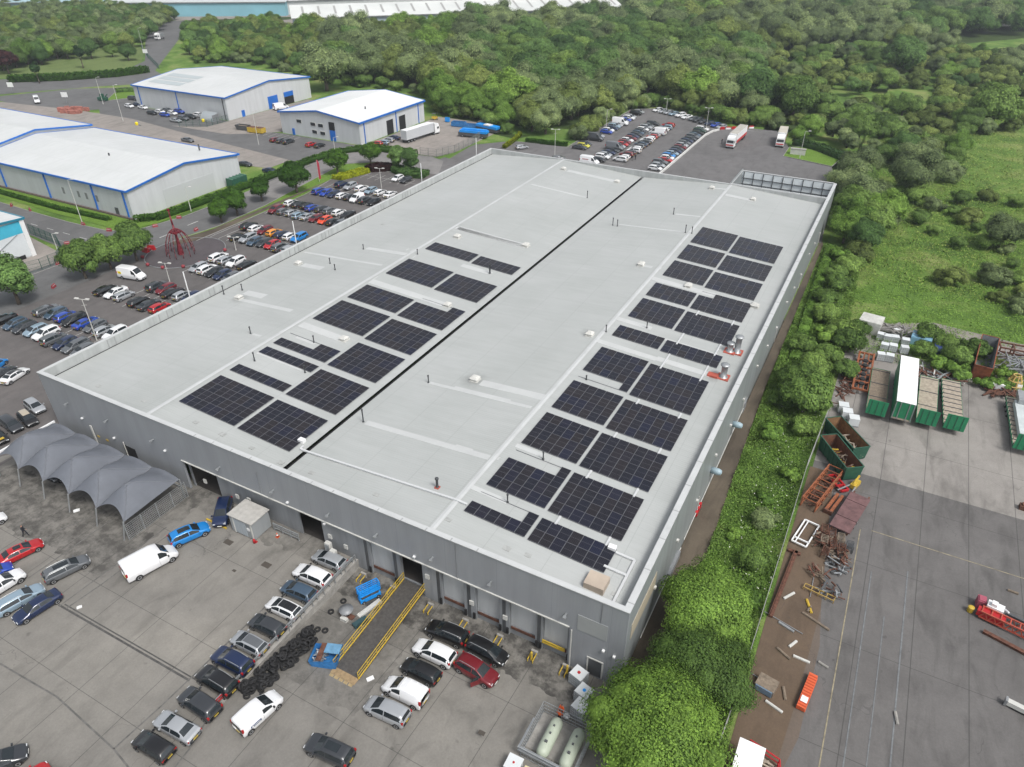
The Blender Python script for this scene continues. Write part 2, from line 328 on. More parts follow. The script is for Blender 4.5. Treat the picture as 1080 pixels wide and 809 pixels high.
# front yard (follows the apron)
xs = [-130, -100, -80, -60, -42.71]+[-42.7+i*.6 for i in range(67)]; xs = [x for x in xs if x < -3.2]+[-3.2]
grid('yard', xs, [-50, -20, 0, 10, 18]+[20+i*.7 for i in range(35)], lambda x, y: .02+pit(x, y) if x > -42.705 else .02, YARD)
flat('car_park', [(-140, -50), (-95.4, -50), (-95.4, 170), (-120, 170), (-137, 158), (-137, 112), (-137.5, 100), (-143, 60), (-158, 30)], .032, LOT)
flat('yard_strip', [(-130, -50), (-98, -50), (-96, 20), (-96, 36), (-100, 30)], .044, YARD)
flat('estate_road', [(-240, 97), (-184, 95.2), (-171, 95), (-158, 95.6), (-152.4, 98.6), (-149.8, 110), (-149.8, 130), (-151.5, 160), (-150.5, 172), (-143, 179.5), (-124, 182), (-119, 180), (-113, 168), (-120, 166.5), (-136, 170), (-143.5, 164), (-141.5, 150), (-137.5, 126), (-137, 108), (-139.2, 98), (-146, 86), (-149, 72), (-160, 40), (-175, 30), (-175, 40), (-160, 74), (-156, 84), (-170, 85.5), (-240, 84)], .05, ROAD)
flat('junction', [(-152, 75), (-150.4, 84), (-139.2, 98.6), (-137, 96), (-137.6, 60), (-150, 36), (-176, 28), (-172, 46), (-160, 56), (-152.4, 66)], .046, ROAD)
flat('upper_estate_road', [(-149.9, 128), (-151.5, 160), (-150.5, 172), (-143, 179.4), (-124, 181.9), (-119, 179.9), (-113.2, 168.2), (-120, 166.7), (-136, 170.1), (-143.4, 164.2), (-141.4, 150), (-138.6, 132)], .054, asphalt('pale road asphalt', (.24, .232, .225), (.19, .185, .182), .2))
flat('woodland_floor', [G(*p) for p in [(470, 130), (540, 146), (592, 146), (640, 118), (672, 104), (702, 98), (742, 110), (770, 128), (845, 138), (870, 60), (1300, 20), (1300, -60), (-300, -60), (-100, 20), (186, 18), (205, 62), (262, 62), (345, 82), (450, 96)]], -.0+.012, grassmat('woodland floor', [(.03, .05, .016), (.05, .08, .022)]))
flat('side_yard', [(-156.5, 82.5), (-151.6, 78), (-152, 72), (-170, 50), (-200, 60), (-200, 85.2), (-172, 85.2)], .056, GRAVEL)
a = [(cos(i*pi/24)*7.6-131.6, sin(i*pi/24)*8.4+95.4) for i in range(48)]
flat('paved_circle', a, .062, PAVE)
mb = MB(); rr = [(cos(i*pi/24)*7.8-131.6, sin(i*pi/24)*8.6+95.4) for i in range(49)]
for i in range(48): mb.bar((*rr[i], .08), (*rr[i+1], .08), .15, .1)
struct(mb.build('kerb', GREYM))
# estate behind: access road, hardstanding, sheds' yards
flat('back_road', [(-420, 120), (-331, 172), (-310, 202), (-291, 222), (-240, 236), (-240, 245), (-300, 232), (-318, 240), (-392, 318), (-440, 360), (-452, 375), (-466, 374), (-434, 328), (-345, 256), (-330, 232), (-345, 205), (-420, 150)], .03, ROAD)
flat('estate_asphalt', [(-281, 163), (-270, 176), (-262, 200), (-263, 216), (-291, 214), (-300, 205), (-313, 196), (-329, 168)], .036, ROAD)
flat('shed_car_park', [(-268, 200), (-262.4, 200), (-262.4, 185.6), (-213, 185.5), (-190, 180), (-186, 181.5), (-150.5, 181.5), (-150.5, 158), (-262, 170), (-282, 184)], .042, ROAD)
flat('pale_apron', [(-275, 171), (-246, 171.5), (-205, 165), (-160, 159), (-160, 150), (-225, 140), (-270, 150), (-290, 150), (-330, 158), (-330, 164)], .05, GRAVEL)
flat('shed_forecourt', [(-226, 171.2), (-213.5, 176), (-212.6, 226), (-187, 226), (-186, 183), (-192, 177), (-200, 172)], .052, GRAVEL)
flat('shed_yard', [(-150.8, 181.8), (-150.8, 226), (-128, 226), (-121, 214), (-121, 190), (-123.5, 182.6)], .052, GRAVEL)
flat('hard_shoulder', [(-155.5, 138), (-155.5, 157), (-150.6, 158), (-150.2, 138)], .056, ROAD)
# rear car park and lorry park
flat('rear_car_park', [(-122, 166), (-52, 166), (-52, 259), (-56, 262), (-84, 276), (-93, 270), (-92.5, 211.5), (-112, 209), (-120, 200)], .03, RLOT)
flat('lorry_park', [(-57.6, 166), (-57.6, 252), (-52, 262), (-38, 263), (-31, 245), (-29.6, 232.5), (-15.8, 228.2), (-12.6, 214), (-9.8, 166)], .038, RLOT)
flat('grass_island', [(-30.4, 233), (-30.6, 244), (-26, 247), (-14.5, 238), (-15.8, 228.6)], .10, LAWN)
flat('side_path', [(-10.4, 40), (-6.6, 42), (-7.9, 75), (-8.7, 100), (-9.2, 165), (-10.2, 170)], .02, SOIL)
flat('shed_lawn', [(-240, 99), (-200, 98), (-180, 97.2), (-159, 97.3), (-154, 99.4), (-151.5, 104), (-151.7, 134), (-155.5, 134), (-158, 102.9), (-240, 102.9)], .10, LAWN)
flat('verge', [(-139.6, 100), (-137.2, 110), (-137.8, 126), (-141.7, 150), (-143.6, 163), (-136, 169.3), (-121, 167.4), (-124, 164), (-134, 164), (-137, 150), (-134.5, 137), (-134.8, 110)], .10, LAWN)
flat('gravel_verge', [(-137, 156), (-137, 108), (-139.2, 98), (-137, 97), (-134.9, 101), (-134.8, 111)], .11, SOIL)
flat('triangle_lawn', [(-281, 186.6), (-271, 204.6), (-279, 211), (-291, 198)], .10, LAWN)
flat('roadside_lawn', [(-420, 158), (-345, 208), (-331, 233), (-344, 253), (-380, 285), (-500, 240), (-500, 150)], .02, grassmat('meadow grass', [(.10, .15, .045), (.15, .20, .07)], .1))
flat('back_verge', [(-121, 183.5), (-121, 200), (-112.5, 210), (-109, 218), (-121, 216), (-128, 226), (-100, 232), (-93, 222), (-93, 212), (-112, 209.4), (-120.5, 200), (-118.8, 183)], .04, GRASS)
# right-hand yard
flat('bay_yard', [(.9, -20), (120, -20), (120, 85.6), (.9, 85.6)], .02, RYD)
flat('upper_bay_yard', [(.9, 85.6), (120, 85.6), (120, 118), (18.6, 118), (.9, 128)], .024, RYL)
flat('rusty_ground', [(.45, 36), (4.2, 36), (5, 48), (5.4, 60), (4.6, 70), (3.6, 84), (.6, 84)], .030, DIRT)
flat('rusty_ground_lower', [(4.2, 36), (5.8, 44), (6.0, 55), (5.4, 60), (5, 48)], .034, asphalt('stained bay concrete', (.16, .125, .1), (.12, .1, .085), .3))
flat('field_track', [(-1, 128.5), (14, 136.5), (27, 135), (60, 138), (60, 131), (27, 128.5), (14, 130)], .03, GRAVEL)
mb = MB(); mb.box(7.76, 7.88, 36, 74.5, .036, .042); mb.box(9.0, 60, 74.86, 74.98, .036, .042); struct(mb.build('yellow_bay_line', YLINE))
mb = MB(); mb.box(9.6, 9.72, 30, 68, .036, .042); mb.box(13.2, 13.34, 30, 70, .036, .042); mb.box(11.4, 11.5, 30, 62, .036, .042); struct(mb.build('blue_bay_line', BLINE))
mb = MB()
for y in (60.6, 76.6, 92.8, 109.3, 126.4, 142.6):
    for i in range(17):
        x = -137+2.5*i+.6
        if x < -96.5 and not (y < 100 and x < -125): mb.box(x-.05, x+.05, y-4.9, y+4.9, .05, .055)
for x, y0, y1 in ((-75.3, 197, 252), (-60.8, 198, 252), (-88, 236, 266)):
    for i in range(int((y1-y0)/2.5)): mb.box(x-(4.9 if x < -70 and x > -80 else 2.4), x+(4.9 if x < -70 and x > -80 else 2.4), y0+i*2.5-.05, y0+i*2.5+.05, .05, .055)
for i in range(8): mb.box(-131+2.5*i, -130.9+2.5*i, 155.4, 160.4, .05, .055)
mb.box(-131, -113.4, 157.9, 158.0, .056, .06)
for x, y in ((-146, 93), (-143.6, 100), (-144.2, 108.5), (-144.6, 117)): mb.box(x-.12, x+.12, y-1.6, y+1.6, .06, .066)
for i in range(6): mb.box(-190+i*6, -187.5+i*6, 90, 90.15, .06, .066)
for i in range(10): mb.box(-150.5-i*2.5-25, -150.4-i*2.5-25, 176.4, 180.6, .06, .066)
mb.box(-57, -45, 258.9, 259.1, .06, .066)
struct(mb.build('white_marking', WLINE))
def track(pts, w, z, m, nm):                       # a worn line or channel following the ground
    q = MB(); P_ = []
    for i in range(len(pts)-1):
        for k in range(12): P_.append((pts[i][0]+(pts[i+1][0]-pts[i][0])*k/12, pts[i][1]+(pts[i+1][1]-pts[i][1])*k/12))
    P_.append(pts[-1])
    for i in range(len(P_)-1):
        a, b = P_[i], P_[i+1]; l = hypot(b[0]-a[0], b[1]-a[1]) or 1; nx_, ny_ = -(b[1]-a[1])/l*w/2, (b[0]-a[0])/l*w/2
        q.add([(p[0]+s*nx_, p[1]+s*ny_, z+pit(*p)) for p, s in ((a, -1), (b, -1), (b, 1), (a, 1))], [(0, 1, 2, 3)])
    return struct(q.build(nm, m))
KB = mat('kerb stone', (.27, .262, .25), .85, var=.2, vscale=1.5)
def kerb(pts, z=.1, w=.16):
    q = MB()
    for i in range(len(pts)-1): q.bar((*pts[i], z-.04), (*pts[i+1], z-.04), w, .14)
    return struct(q.build('kerb', KB))
kerb([(-240, 97), (-184, 95.2), (-171, 95), (-158, 95.6), (-152.4, 98.6), (-149.8, 110), (-149.8, 130), (-151.5, 160), (-150.5, 172), (-143, 179.5), (-124, 182)])
kerb([(-139.2, 98.4), (-137.4, 110), (-138, 126), (-141.7, 150), (-143.6, 163.2), (-136, 169.6), (-121, 167.6)]); kerb([(-134.7, 101), (-134.7, 137), (-137, 150), (-134.2, 163.6), (-124, 163.6)])
kerb([(-150, 72), (-149.7, 80), (-153.4, 84.4), (-160, 86.6), (-172, 87.2)]); kerb([(-30.4, 233), (-30.6, 244), (-26, 247), (-14.5, 238), (-15.8, 228.6), (-30.4, 233)], .12)
kerb([(-281, 186.6), (-271, 204.6), (-279, 211), (-291, 198), (-281, 186.6)]); kerb([(-112, 209), (-92.8, 211.8), (-92.8, 270), (-84, 276.4), (-56, 262.4)])
CHM = mat('dark drain channel', (.075, .073, .07), .9, var=.4, vscale=2); SKID = mat('tyre rubber marks', (.125, .122, .115), .9, var=.35, vscale=1.5)
a_, b_ = G(62, 638), G(200, 718)
track([a_, b_], .22, .034, CHM, 'drain_channel'); track([(a_[0]+.5, a_[1]+.35), (b_[0]+.5, b_[1]+.35)], .14, .034, CHM, 'drain_channel')
for p in ([(30, 610), (80, 575), (118, 548)], [(62, 640), (100, 612), (150, 575), (176, 556)], [(70, 642), (108, 616), (156, 580), (184, 560)], [(0, 700), (60, 735), (120, 790), (140, 815)], [(230, 740), (200, 790), (180, 815)], [(10, 600), (60, 560), (110, 540)], [(280, 640), (170, 745), (120, 790)]):
    track([G(*q_) for q_ in p], .16, .036, SKID, 'tyre_mark')

# ------------------------------------------------------------------ the big warehouse
X0, X1, Y0, Y1 = -95.2, -10.4, 41.8, 167.0; XV = -52.8; RL = -73.9; RR = -31.7; SL = .065; HT = 10.0
def rz(x): return HT-.1-SL*min(abs(x-RL), abs(x-RR))
def R(px, py):
    h = 9.5
    for _ in range(10):
        x, y = G(px, py, h); h = rz(x)
    return (x, y, h)
W = thing('warehouse', 'huge grey clad warehouse with pale low-pitched roof carrying the solar arrays', 'warehouse', (XV, Y0, 0))
class WMB(MB):       # warehouse parts are modelled in plan coordinates and moved to the thing's base
    def build(s, name, mats, parent=W, smooth=False):
        s.v = [(x-XV, y-Y0, z) for x, y, z in s.v]; return MB.build(s, name, mats, parent, smooth)
mb = WMB()
xs = [X0+.45, RL, XV-.3, XV+.3, RR, X1-.85]
for a, b in ((0, 1), (1, 2), (3, 4), (4, 5)):
    mb.add([(xs[a], Y0+.25, rz(xs[a])), (xs[b], Y0+.25, rz(xs[b])), (xs[b], Y1-.5, rz(xs[b])), (xs[a], Y1-.5, rz(xs[a]))], [(0, 1, 2, 3)])
mb.build('roof', ROOF)
mb = WMB(); mb.box(XV-.3, XV+.3, Y0+.3, Y1-.5, 8.1, 8.2); mb.box(X1-.85, X1-.6, Y0+.5, Y1-.5, 8.0, 8.1); mb.box(X0+.42, X0+.6, Y0+.5, Y1-.5, rz(X0)-.1, rz(X0)+.06); mb.build('gutter', DARK)
mb = WMB()          # ridge cappings
for r in (RL, RR):
    mb.add([(r-.32, Y0+.3, rz(r-.32)+.05), (r, Y0+.3, HT-.03), (r+.32, Y0+.3, rz(r+.32)+.05), (r-.32, Y1-.5, rz(r-.32)+.05), (r, Y1-.5, HT-.03), (r+.32, Y1-.5, rz(r+.32)+.05)], [(0, 1, 4, 3), (1, 2, 5, 4)])
mb.build('ridge_capping', COPE)
mb = WMB()          # front coping slopes in, with joints
mb.box(X0-.06, X1+.06, Y0-.08, Y0+.5, HT-.06, HT+.04); mb.box(X0-.08, X0+.42, Y0+.5, Y1-.5, HT-.06, HT+.04); mb.box(X1-.6, X1+.06, Y0+.5, Y1+11.3, HT-.06, HT+.04); mb.box(X0-.06, X1-.6, Y1-.5, Y1-.1, HT-.06, HT+.04)
mb.build('coping', COPE)
mb = WMB()
for i in range(28): mb.box(X1-.6, X1+.07, Y0+1+i*4.5, Y0+1.1+i*4.5, HT+.03, HT+.05)
for i in range(14): mb.box(X0+30+i*3, X0+30.12+i*3, Y0-.09, Y0+.3, HT+.03, HT+.055)
SPLIT.add('coping_clip'); SPLIT.add('water_stain'); mb.build('coping_clip', mat('grey clip', (.32, .33, .33), .6))
mb = WMB(); mb.box(X0+.3, X0+.42, Y0+.5, Y1-.5, rz(X0)-.3, HT-.06); mb.box(X0+.5, X1-.6, Y1-.5, Y1-.38, 7.9, HT-.06); mb.box(X1-.66, X1-.6, Y0+.5, Y1-.4, 8.0, HT-.06); mb.build('parapet_lining', PARIN)
mb = WMB()
for i, y in enumerate([52, 53.2, 61, 62.5, 63.5, 71, 72, 80, 90, 91.4, 92.4, 99, 100, 101, 108, 109, 110, 111, 118, 118.8, 126, 127, 128, 129]): mb.box(X0+.42, X0+.46, y, y+.16, 8.55, HT-.1)
mb.build('water_stain', mat('grey stain streak', (.3, .31, .31), .7))
# walls
mb = WMB(); mb.box(X0, X0+.3, Y0+.3, Y1, -.2, HT-.06); mb.box(X1-.3, X1, Y0+.3, Y1+11.2, -1.4, HT-.06); mb.build('side_wall', CLADS)
mb = WMB(); mb.box(X0, X1, Y1-.38, Y1-.1, 0, HT-.06); mb.build('rear_wall', CLAD)
DR = -16.0         # end of the dock front; the corner bay is flush
mb = WMB(); mb.box(X0, -69.2, Y0, Y0+.3, 0, HT-.06); mb.box(-69.2, DR, Y0, Y0+.3, 4.8, HT-.06); mb.box(DR, X1, Y0, Y0+.3, -1.4, HT-.06); mb.build('front_wall', CLAD)
mb = WMB(); mb.box(-69.2, DR, Y0-.12, Y0+.2, 4.68, 4.8); mb.box(X0, X1, Y0+.3, Y0+.32, 4.7, 4.72); mb.build('drip_rail', OFFW)
YR = Y0+.75
ops = [(-69.0, -64.2, 3.9, 0, 'open'), (-50.9, -47.2, 4.7, 0, 'open'), (-40.5, -37.3, 3.9, 0, 'dock'), (-36.3, -33.4, 4.1, 0, 'open'), (-31.0, -28.2, 4.0, 0, 'dock'), (-26.8, -24.0, 4.0, 0, 'dock'), (-22.8, -19.8, 4.0, 0, 'dock'), (-19.0, -16.3, 4.0, 0, 'dock')]
mb = WMB(); x = -69.2
for a, b, t, z, k in ops:
    lo = -1.4 if a > -43 else 0
    if k == 'dock' or a > -43:
        mb.box(x, a, YR-.35 if a > -43 else YR-.1, YR+.1, lo, 4.75)
        mb.box(a, b, YR-.05, YR+.15, t, 4.75); mb.box(a, b, YR-.05, YR+.15, lo, .05)
    else:
        mb.box(x, a, YR-.1, YR+.1, lo, 4.75); mb.box(a, b, YR-.1, YR+.1, t, 4.75)
    x = b
mb.box(x, DR+.1, YR-.35, YR+.1, -1.4, 4.75); mb.build('recessed_wall', CLADL)
mb = WMB(); mb.box(-69.2, DR, Y0+.3, YR+.1, 4.75, 4.78); mb.build('soffit', DGREY)
mb = WMB(); mb.box(-69.2, DR+.2, YR+4.5, YR+4.7, -1.4, 5); mb.box(-69.4, -69.25, YR+.1, YR+4.6, 0, 4.75); mb.box(-60, -59.8, YR+.1, YR+4.5, 0, 4.75); mb.box(-44, -43.8, YR+.1, YR+4.5, 0, 4.75); mb.box(-53, -52.8, YR+.1, YR+4.5, 0, 4.75); mb.box(-69.2, DR, YR+.1, YR+4.5, -.02, .03); mb.box(-69.2, DR, YR+.1, YR+4.5, 4.9, 5.0); mb.build('inner_void', mat('dim interior', (.045, .04, .036), .95, var=.3))
SHUT = cladding('roller shutter', (.48, .50, .51), 2, .12, .2)
for a, b, t, z, k in ops:
    if k == 'dock':
        d = WMB().box(a+.03, b-.03, YR+.02, YR+.1, .12, t-.02).build('dock_door', SHUT)
        mb = WMB(); mb.box(a+.1, b-.1, YR-.14, YR-.06, -.32, .06); mb.build('dock_leveller', RUST)
        mb = WMB(); mb.box(a-.3, a-.05, YR-.5, YR-.36, -.9, -.05); mb.box(b+.05, b+.3, YR-.5, YR-.36, -.9, -.05); mb.build('dock_buffer', BLACK)
mb = WMB(); 
for x in (-41, -37, -31.4, -27.6, -23.4, -19.4, -16): mb.box(x-.2, x+.2, YR-.37, YR-.2, -1.4, 4.7)
mb.build('door_post', DGREY)
mb = WMB(); mb.box(-19.0, -16.5, YR-.42, YR-.30, .05, .2); mb.box(-19.0, -16.5, YR-.42, YR-.30, .38, .5); mb.build('dock_safety_bar', YEL)
mb = WMB(); mb.box(-15.2, -12.2, Y0-.05, Y0, 4.9, 7.0); mb.build('blank_sign_panel', mat('pale grey panel', (.32, .335, .335), .5, var=.06))
mb = WMB(); mb.box(-13.8, -12.4, Y0-.04, Y0, -.9, 1.5); mb.build('side_door', DGREY)
mb = WMB(); mb.box(-13.95, -12.25, Y0-.12, Y0-.04, 1.5, 1.65); mb.box(-13.95, -13.8, Y0-.08, Y0, -.9, 1.5); mb.box(-12.4, -12.25, Y0-.08, Y0, -.9, 1.5); mb.build('door_frame', OFFW)
mb = WMB(); mb.box(-80.9, -78.6, Y0-.06, Y0, .0, 2.9); mb.build('staff_door', DARK)
mb = WMB()
for x in (-86.4, -84.6): mb.box(x, x+.45, Y0-.05, Y0, 2.2, 2.45)
mb.build('yellow_notice', YEL)
def lamp_wall(x, z, L=.5):
    m_ = WMB(); m_.box(x-.08, x+.08, Y0-L, Y0, z, z+.1); m_.box(x-.16, x+.16, Y0-L-.12, Y0-L+.14, z-.1, z+.06); m_.build('wall_lamp', STEEL)
for x in (-90.6, -82.4, -73.6, -62, -53.4, -45.2, -38.6, -31.5, -24.6, -16.4): lamp_wall(x, 6.4)
mb = WMB()
for x, z in ((-88.5, 4.6), (-82.5, 3.4), (-72, 5.2), (-51.6, 5.3), (-46.3, 4.4), (-34, 5.3), (-12.5, 3.4), (-11.4, 3.2)): mb.box(x, x+.25, Y0-.25, Y0, z, z+.18)
mb.build('wall_camera', WHITE)
mb = WMB()
for x, z in ((-66.5, 1.9), (-61, 1.7), (-59, 2.0), (-46.4, 1.8), (-44.2, 1.2), (-33, 2.2), (-27.5, 1.1), (-23.5, 1.1)): mb.box(x, x+.5, YR-.5, YR-.35, z, z+.6)
mb.build('junction_box', OFFW)
mb = WMB(); mb.bar((-86.9, Y0-.15, 1.0), (-86.9, Y0-.15, 4.0), .35, .12); mb.bar((-80.4, Y0-.2, 1.2), (-80.4, Y0-.2, 3.6), .1); mb.bar((-15.7, Y0-.15, -1), (-15.7, Y0-.15, 4.6), .1); mb.build('downpipe', OFFW)
mb = WMB(); mb.bar((-55.6, Y0-.04, 5.0), (-55.6, Y0-.04, 8.2), .07); mb.bar((-28.6, Y0-.03, 4.8), (-28.6, Y0-.03, 9.9), .06); mb.bar((-12.9, Y0-.04, 7.1), (-12.9, Y0-.04, 9.9), .06); mb.build('cable', GREYM)
# right side wall fittings
mb = WMB(); mb.box(X1, X1+.04, 43.2, 50.5, 4.6, 6.8); mb.build('beige_side_panel', mat('beige panel', (.42, .37, .28), .6, var=.08))
for y, z in ((73.2, 3.1), (84.6, 2.9)):
    m_ = WMB(); m_.lathe([(.42, 0), (.45, .9), (.3, 1.3), (.1, 1.35)], 14, (0, 0, 0), 0, 'x'); m_.v = [(a+X1, b+y, c+z) for a, b, c in m_.v]; m_.build('wall_cowl', mat('blue grey cowl', (.30, .40, .45), .4), smooth=True)
mb = WMB()
for y in range(50, 166, 8):
    mb.box(X1, X1+.25, y, y+.35, 3.5+(y % 3)*.6, 3.75+(y % 3)*.6)
    if y % 3 == 0: mb.bar((X1+.1, y+1.5, .2), (X1+.1, y+1.5, 3.2), .1)
mb.bar((X1+.12, 62, .9), (X1+.12, 92, .9), .08); mb.bar((X1+.12, 47, .5), (X1+.12, 61, .5), .08); mb.build('pipework', OFFW)
mb = WMB()
for i in range(3): mb.box(X1+.02, X1+.3, 67+i*.8, 67.5+i*.8, .3, 1.0)
mb.build('hose_box', RED)
mb = WMB(); mb.box(X1, X1+.35, 56, 60, -.1, 1.0); mb.box(X1, X1+.2, 92, 94, -.1, 1.6); mb.build('plinth_box', GREYM)
# screened plant enclosure behind the right end of the roof
mb = WMB(); EY = Y1+11.2; mb.box(-31.9, -31.7, Y1-.1, EY, 0, HT+.5); mb.box(-31.7, X1, EY-.2, EY, 0, HT); mb.build('screen_wall', CLADS)
mb = WMB(); mb.box(-32.0, -31.6, Y1-.6, EY+.1, HT+.04, HT+.2); mb.box(-31.6, X1-.5, EY-.3, EY+.1, HT, HT+.16); mb.box(-31.6, X1-.6, Y1-.42, Y1-.08, HT+.04, HT+.14); mb.build('screen_coping', COPE)
mb = WMB(); mb.box(-31.7, X1-.3, EY-.26, EY-.21, 6.0, HT-.1); mb.build('screen_lining', mat('pale lining sheets', (.78, .84, .86), .5, var=.06))
mb = WMB()
for i in range(10):
    x = -31.3+i*2.27; mb.box(x, x+.14, EY-.45, EY-.28, 4, HT-.1); mb.bar((x+.07, Y1, 6.6), (x+.07, EY-.4, 7.0), .16) if i % 3 == 1 else None
for z in (7.0, 8.4): mb.box(-31.6, X1-.4, EY-.5, EY-.3, z, z+.12)
mb.bar((-20, EY-.5, 6.6), (-15.5, Y1+3, 7.6), .14); mb.build('screen_framing', DGREY)
mb = WMB(); mb.box(-31.7, X1-.3, Y1-.1, EY-.2, 5.8, 6.0); mb.build('plant_deck', mat('dark plant deck', (.05, .05, .05), .9, var=.3))

# ------------------------------------------------------------------ rooftop fittings (fixed to the roof: parts of the warehouse)
A = (180, 240, 2.842); B = (480, 230, 2.0237); C_ = (380, 150, 2.077)
def RP(o, x, y): return R(o[0]+x/o[2], o[1]+y/o[2])
STRIPM = mat('rooflight strip', (.49, .505, .50), .45, var=.05)
strips = [(A, (590, 65), (735, 86), 1.0), (A, (405, 72), (655, 120), .6), (A, (395, 112), (615, 152), 1.5), (A, (222, 195), (465, 246), 1.6), (A, (200, 212), (420, 265), .9), (A, (245, 320), (312, 336), .5), (A, (265, 372), (400, 437), .4), (A, (330, 310), (430, 350), .5), (A, (390, 290), (520, 337), 1.5), (A, (600, 160), (830, 235), 1.5), (A, (720, 70), (955, 135), 1.2),
          (A, (850, 3), (1070, 55), 1.3), (A, (775, 465), (1080, 540), .6), (A, (930, 465), (1078, 500), 1.3), (A, (585, 585), (955, 690), .9),
          (B, (0, 360), (180, 408), .6), (B, (60, 350), (195, 387), 1.4), (B, (0, 487), (95, 513), .6), (B, (35, 575), (112, 605), .7), (B, (130, 485), (190, 508), .7), (B, (250, 350), (285, 360), .5), (B, (345, 215), (420, 235), 1.1), (B, (300, 262), (430, 300), 1.1), (B, (400, 245), (560, 292), .6), (B, (420, 130), (560, 165), 1.4), (B, (400, 102), (440, 108), .9), (B, (350, 14), (490, 30), .6), (B, (430, 300), (545, 335), 1.2),
          (C_, (455, 62), (565, 88), 1.6), (C_, (375, 92), (495, 122), .8), (C_, (215, 188), (362, 228), 1.8), (C_, (100, 236), (290, 286), .9), (C_, (690, 158), (745, 163), .8), (C_, (770, 100), (800, 104), 1.0), (C_, (800, 115), (860, 128), 1.5), (C_, (15, 232), (100, 246), 1.2)]
for o, p, q, w in strips:
    a = RP(o, *p); b = RP(o, *q); y = (a[1]+b[1])/2; m_ = WMB(); e = .03
    m_.add([(a[0], y-w/2, a[2]+e), (b[0], y-w/2, b[2]+e), (b[0], y+w/2, b[2]+e), (a[0], y+w/2, a[2]+e), (a[0], y-w/2, a[2]-.05), (b[0], y-w/2, b[2]-.05), (b[0], y+w/2, b[2]-.05), (a[0], y+w/2, a[2]-.05)], [(0, 1, 2, 3), (0, 4, 5, 1), (2, 6, 7, 3), (1, 5, 6, 2), (3, 7, 4, 0)]); m_.build('rooflight_strip', STRIPM)
def vent(p, s=.55):
    x, y, z = p; m_ = WMB(); m_.box(x-s*1.1, x+s*1.1, y-s*1.1, y+s*1.1, z-.1, z+.12); m_.box(x-s*.8, x+s*.8, y-s*.8, y+s*.8, z+.12, z+.4)
    m_.add([(x+s*a*k, y+s*b*k, z+h) for k, h in ((1.05, .4), (.5, .66)) for a, b in ((-1, -1), (1, -1), (1, 1), (-1, 1))], [(0, 1, 5, 4), (1, 2, 6, 5), (2, 3, 7, 6), (3, 0, 4, 7), (4, 5, 6, 7), (3, 2, 1, 0)]); m_.build('roof_vent', OFFW)
for o, x, y in [(A, 520, 337), (A, 830, 235), (A, 913, 458), (A, 860, 30), (A, 1065, 55), (A, 383, 110), (A, 205, 213), (C_, 212, 208), (C_, 362, 228), (C_, 445, 60), (C_, 562, 88), (C_, 615, 270), (C_, 860, 127), (C_, 718, 316), (C_, 862, 360), (B, 42, 345), (B, 287, 250), (B, 397, 100), (B, 497, 147), (B, 640, 190), (C_, 770, 102)]: vent(RP(o, x, y))
FLUE = mat('dark steel flue', (.07, .075, .08), .4, .4)
def flue(p, h=1.2, r=.08, m=FLUE, base=None):
    x, y, z = p; m_ = WMB(); m_.lathe([(r*1.9, -.1), (r*1.7, .12), (r, .2), (r, h), (r*1.5, h+.02), (r*1.5, h+.18), (r*.4, h+.25)], 10, (x, y, z))
    f = m_.build('roof_flue', m, smooth=True)
    if base: WMB().box(x-base, x+base, y-base, y+base, z-.1, z+.14).build('flue_flashing', mat('red flashing', (.42, .09, .06), .6))
for o, x, y, h in [(A, 478, 108, .9), (A, 493, 127, .9), (A, 240, 318, 1), (A, 252, 400, 1.2), (A, 403, 435, 1), (A, 430, 345, 1), (A, 958, 138, 1.8), (A, 578, 583, 1.8), (A, 773, 465, 1), (A, 215, 188, 1), (A, 578, 65, .8), (A, 740, 80, .8), (A, 160, 200, 1.4), (C_, 497, 122, 1.4), (C_, 553, 182, 1.4), (C_, 563, 184, 1.2), (C_, 712, 198, 1.4), (C_, 726, 200, 1.2), (C_, 686, 158, 1.2), (C_, 283, 288, 1.6), (B, 112, 607, 1), (B, 188, 515, 1), (B, 280, 345, .5), (B, 409, 235, 1), (B, 322, 243, 1)]: flue(RP(o, x, y), h)
flue(R(461.3, 514.5), 1.2, .14, FLUE, .25)
for x, y, h, r in ((586, 285, 1.3, .4), (601, 287, 2.5, .42), (572, 340, 1.9, .42)): flue(RP(B, x, y), h, r, STEEL, .8)
WMB().box(*[f for p in [RP(B, 553, 338)] for f in (p[0]-.9, p[0]+.5, p[1]-.5, p[1]+.5, p[2]-.1, p[2]+.3)]).build('flue_flashing', MC['red flashing'])
p = R(629, 617); m_ = WMB(); m_.box(p[0]-1.0, p[0]+1.0, p[1]-.9, p[1]+.9, p[2]-.1, p[2]+.75); m_.build('roof_hatch', mat('beige hatch', (.43, .36, .29), .7, var=.12))
DUCT = mat('white cable tray', (.56, .575, .58), .35)
def tray(pts, w=.45):
    m_ = WMB()
    for i in range(len(pts)-1):
        a, b = pts[i], pts[i+1]; m_.bar((a[0], a[1], a[2]+.14), (b[0], b[1], b[2]+.14), w, .16)
    m_.build('cable_tray', DUCT)
def V2(x, y): return (x, y, rz(x))
a = R(318, 474); b = R(492, 533.5); yy = (a[1]+b[1])/2
tray([V2(-53.6, 47.6), V2(-53.6, yy), V2(XV-.1, yy), V2(RR-1, yy), V2(RR, yy), V2(-30.4, yy)], .24)
tray([V2(-14.4, 49.0), V2(-12.4, 49.0), V2(-12.4, 42.6)], .26); tray([V2(-14.8, 46.8), V2(-12.4, 46.8)], .26)
for y0, y1 in ((49.3, 50.6), (57.4, 58.9), (65.8, 66.9), (73.7, 74.9), (83.4, 87.8), (90.9, 94.6), (101.1, 102.8)):
    for x in (-21.2, -15.6): tray([V2(x, y0), V2(x, y1)], .22)
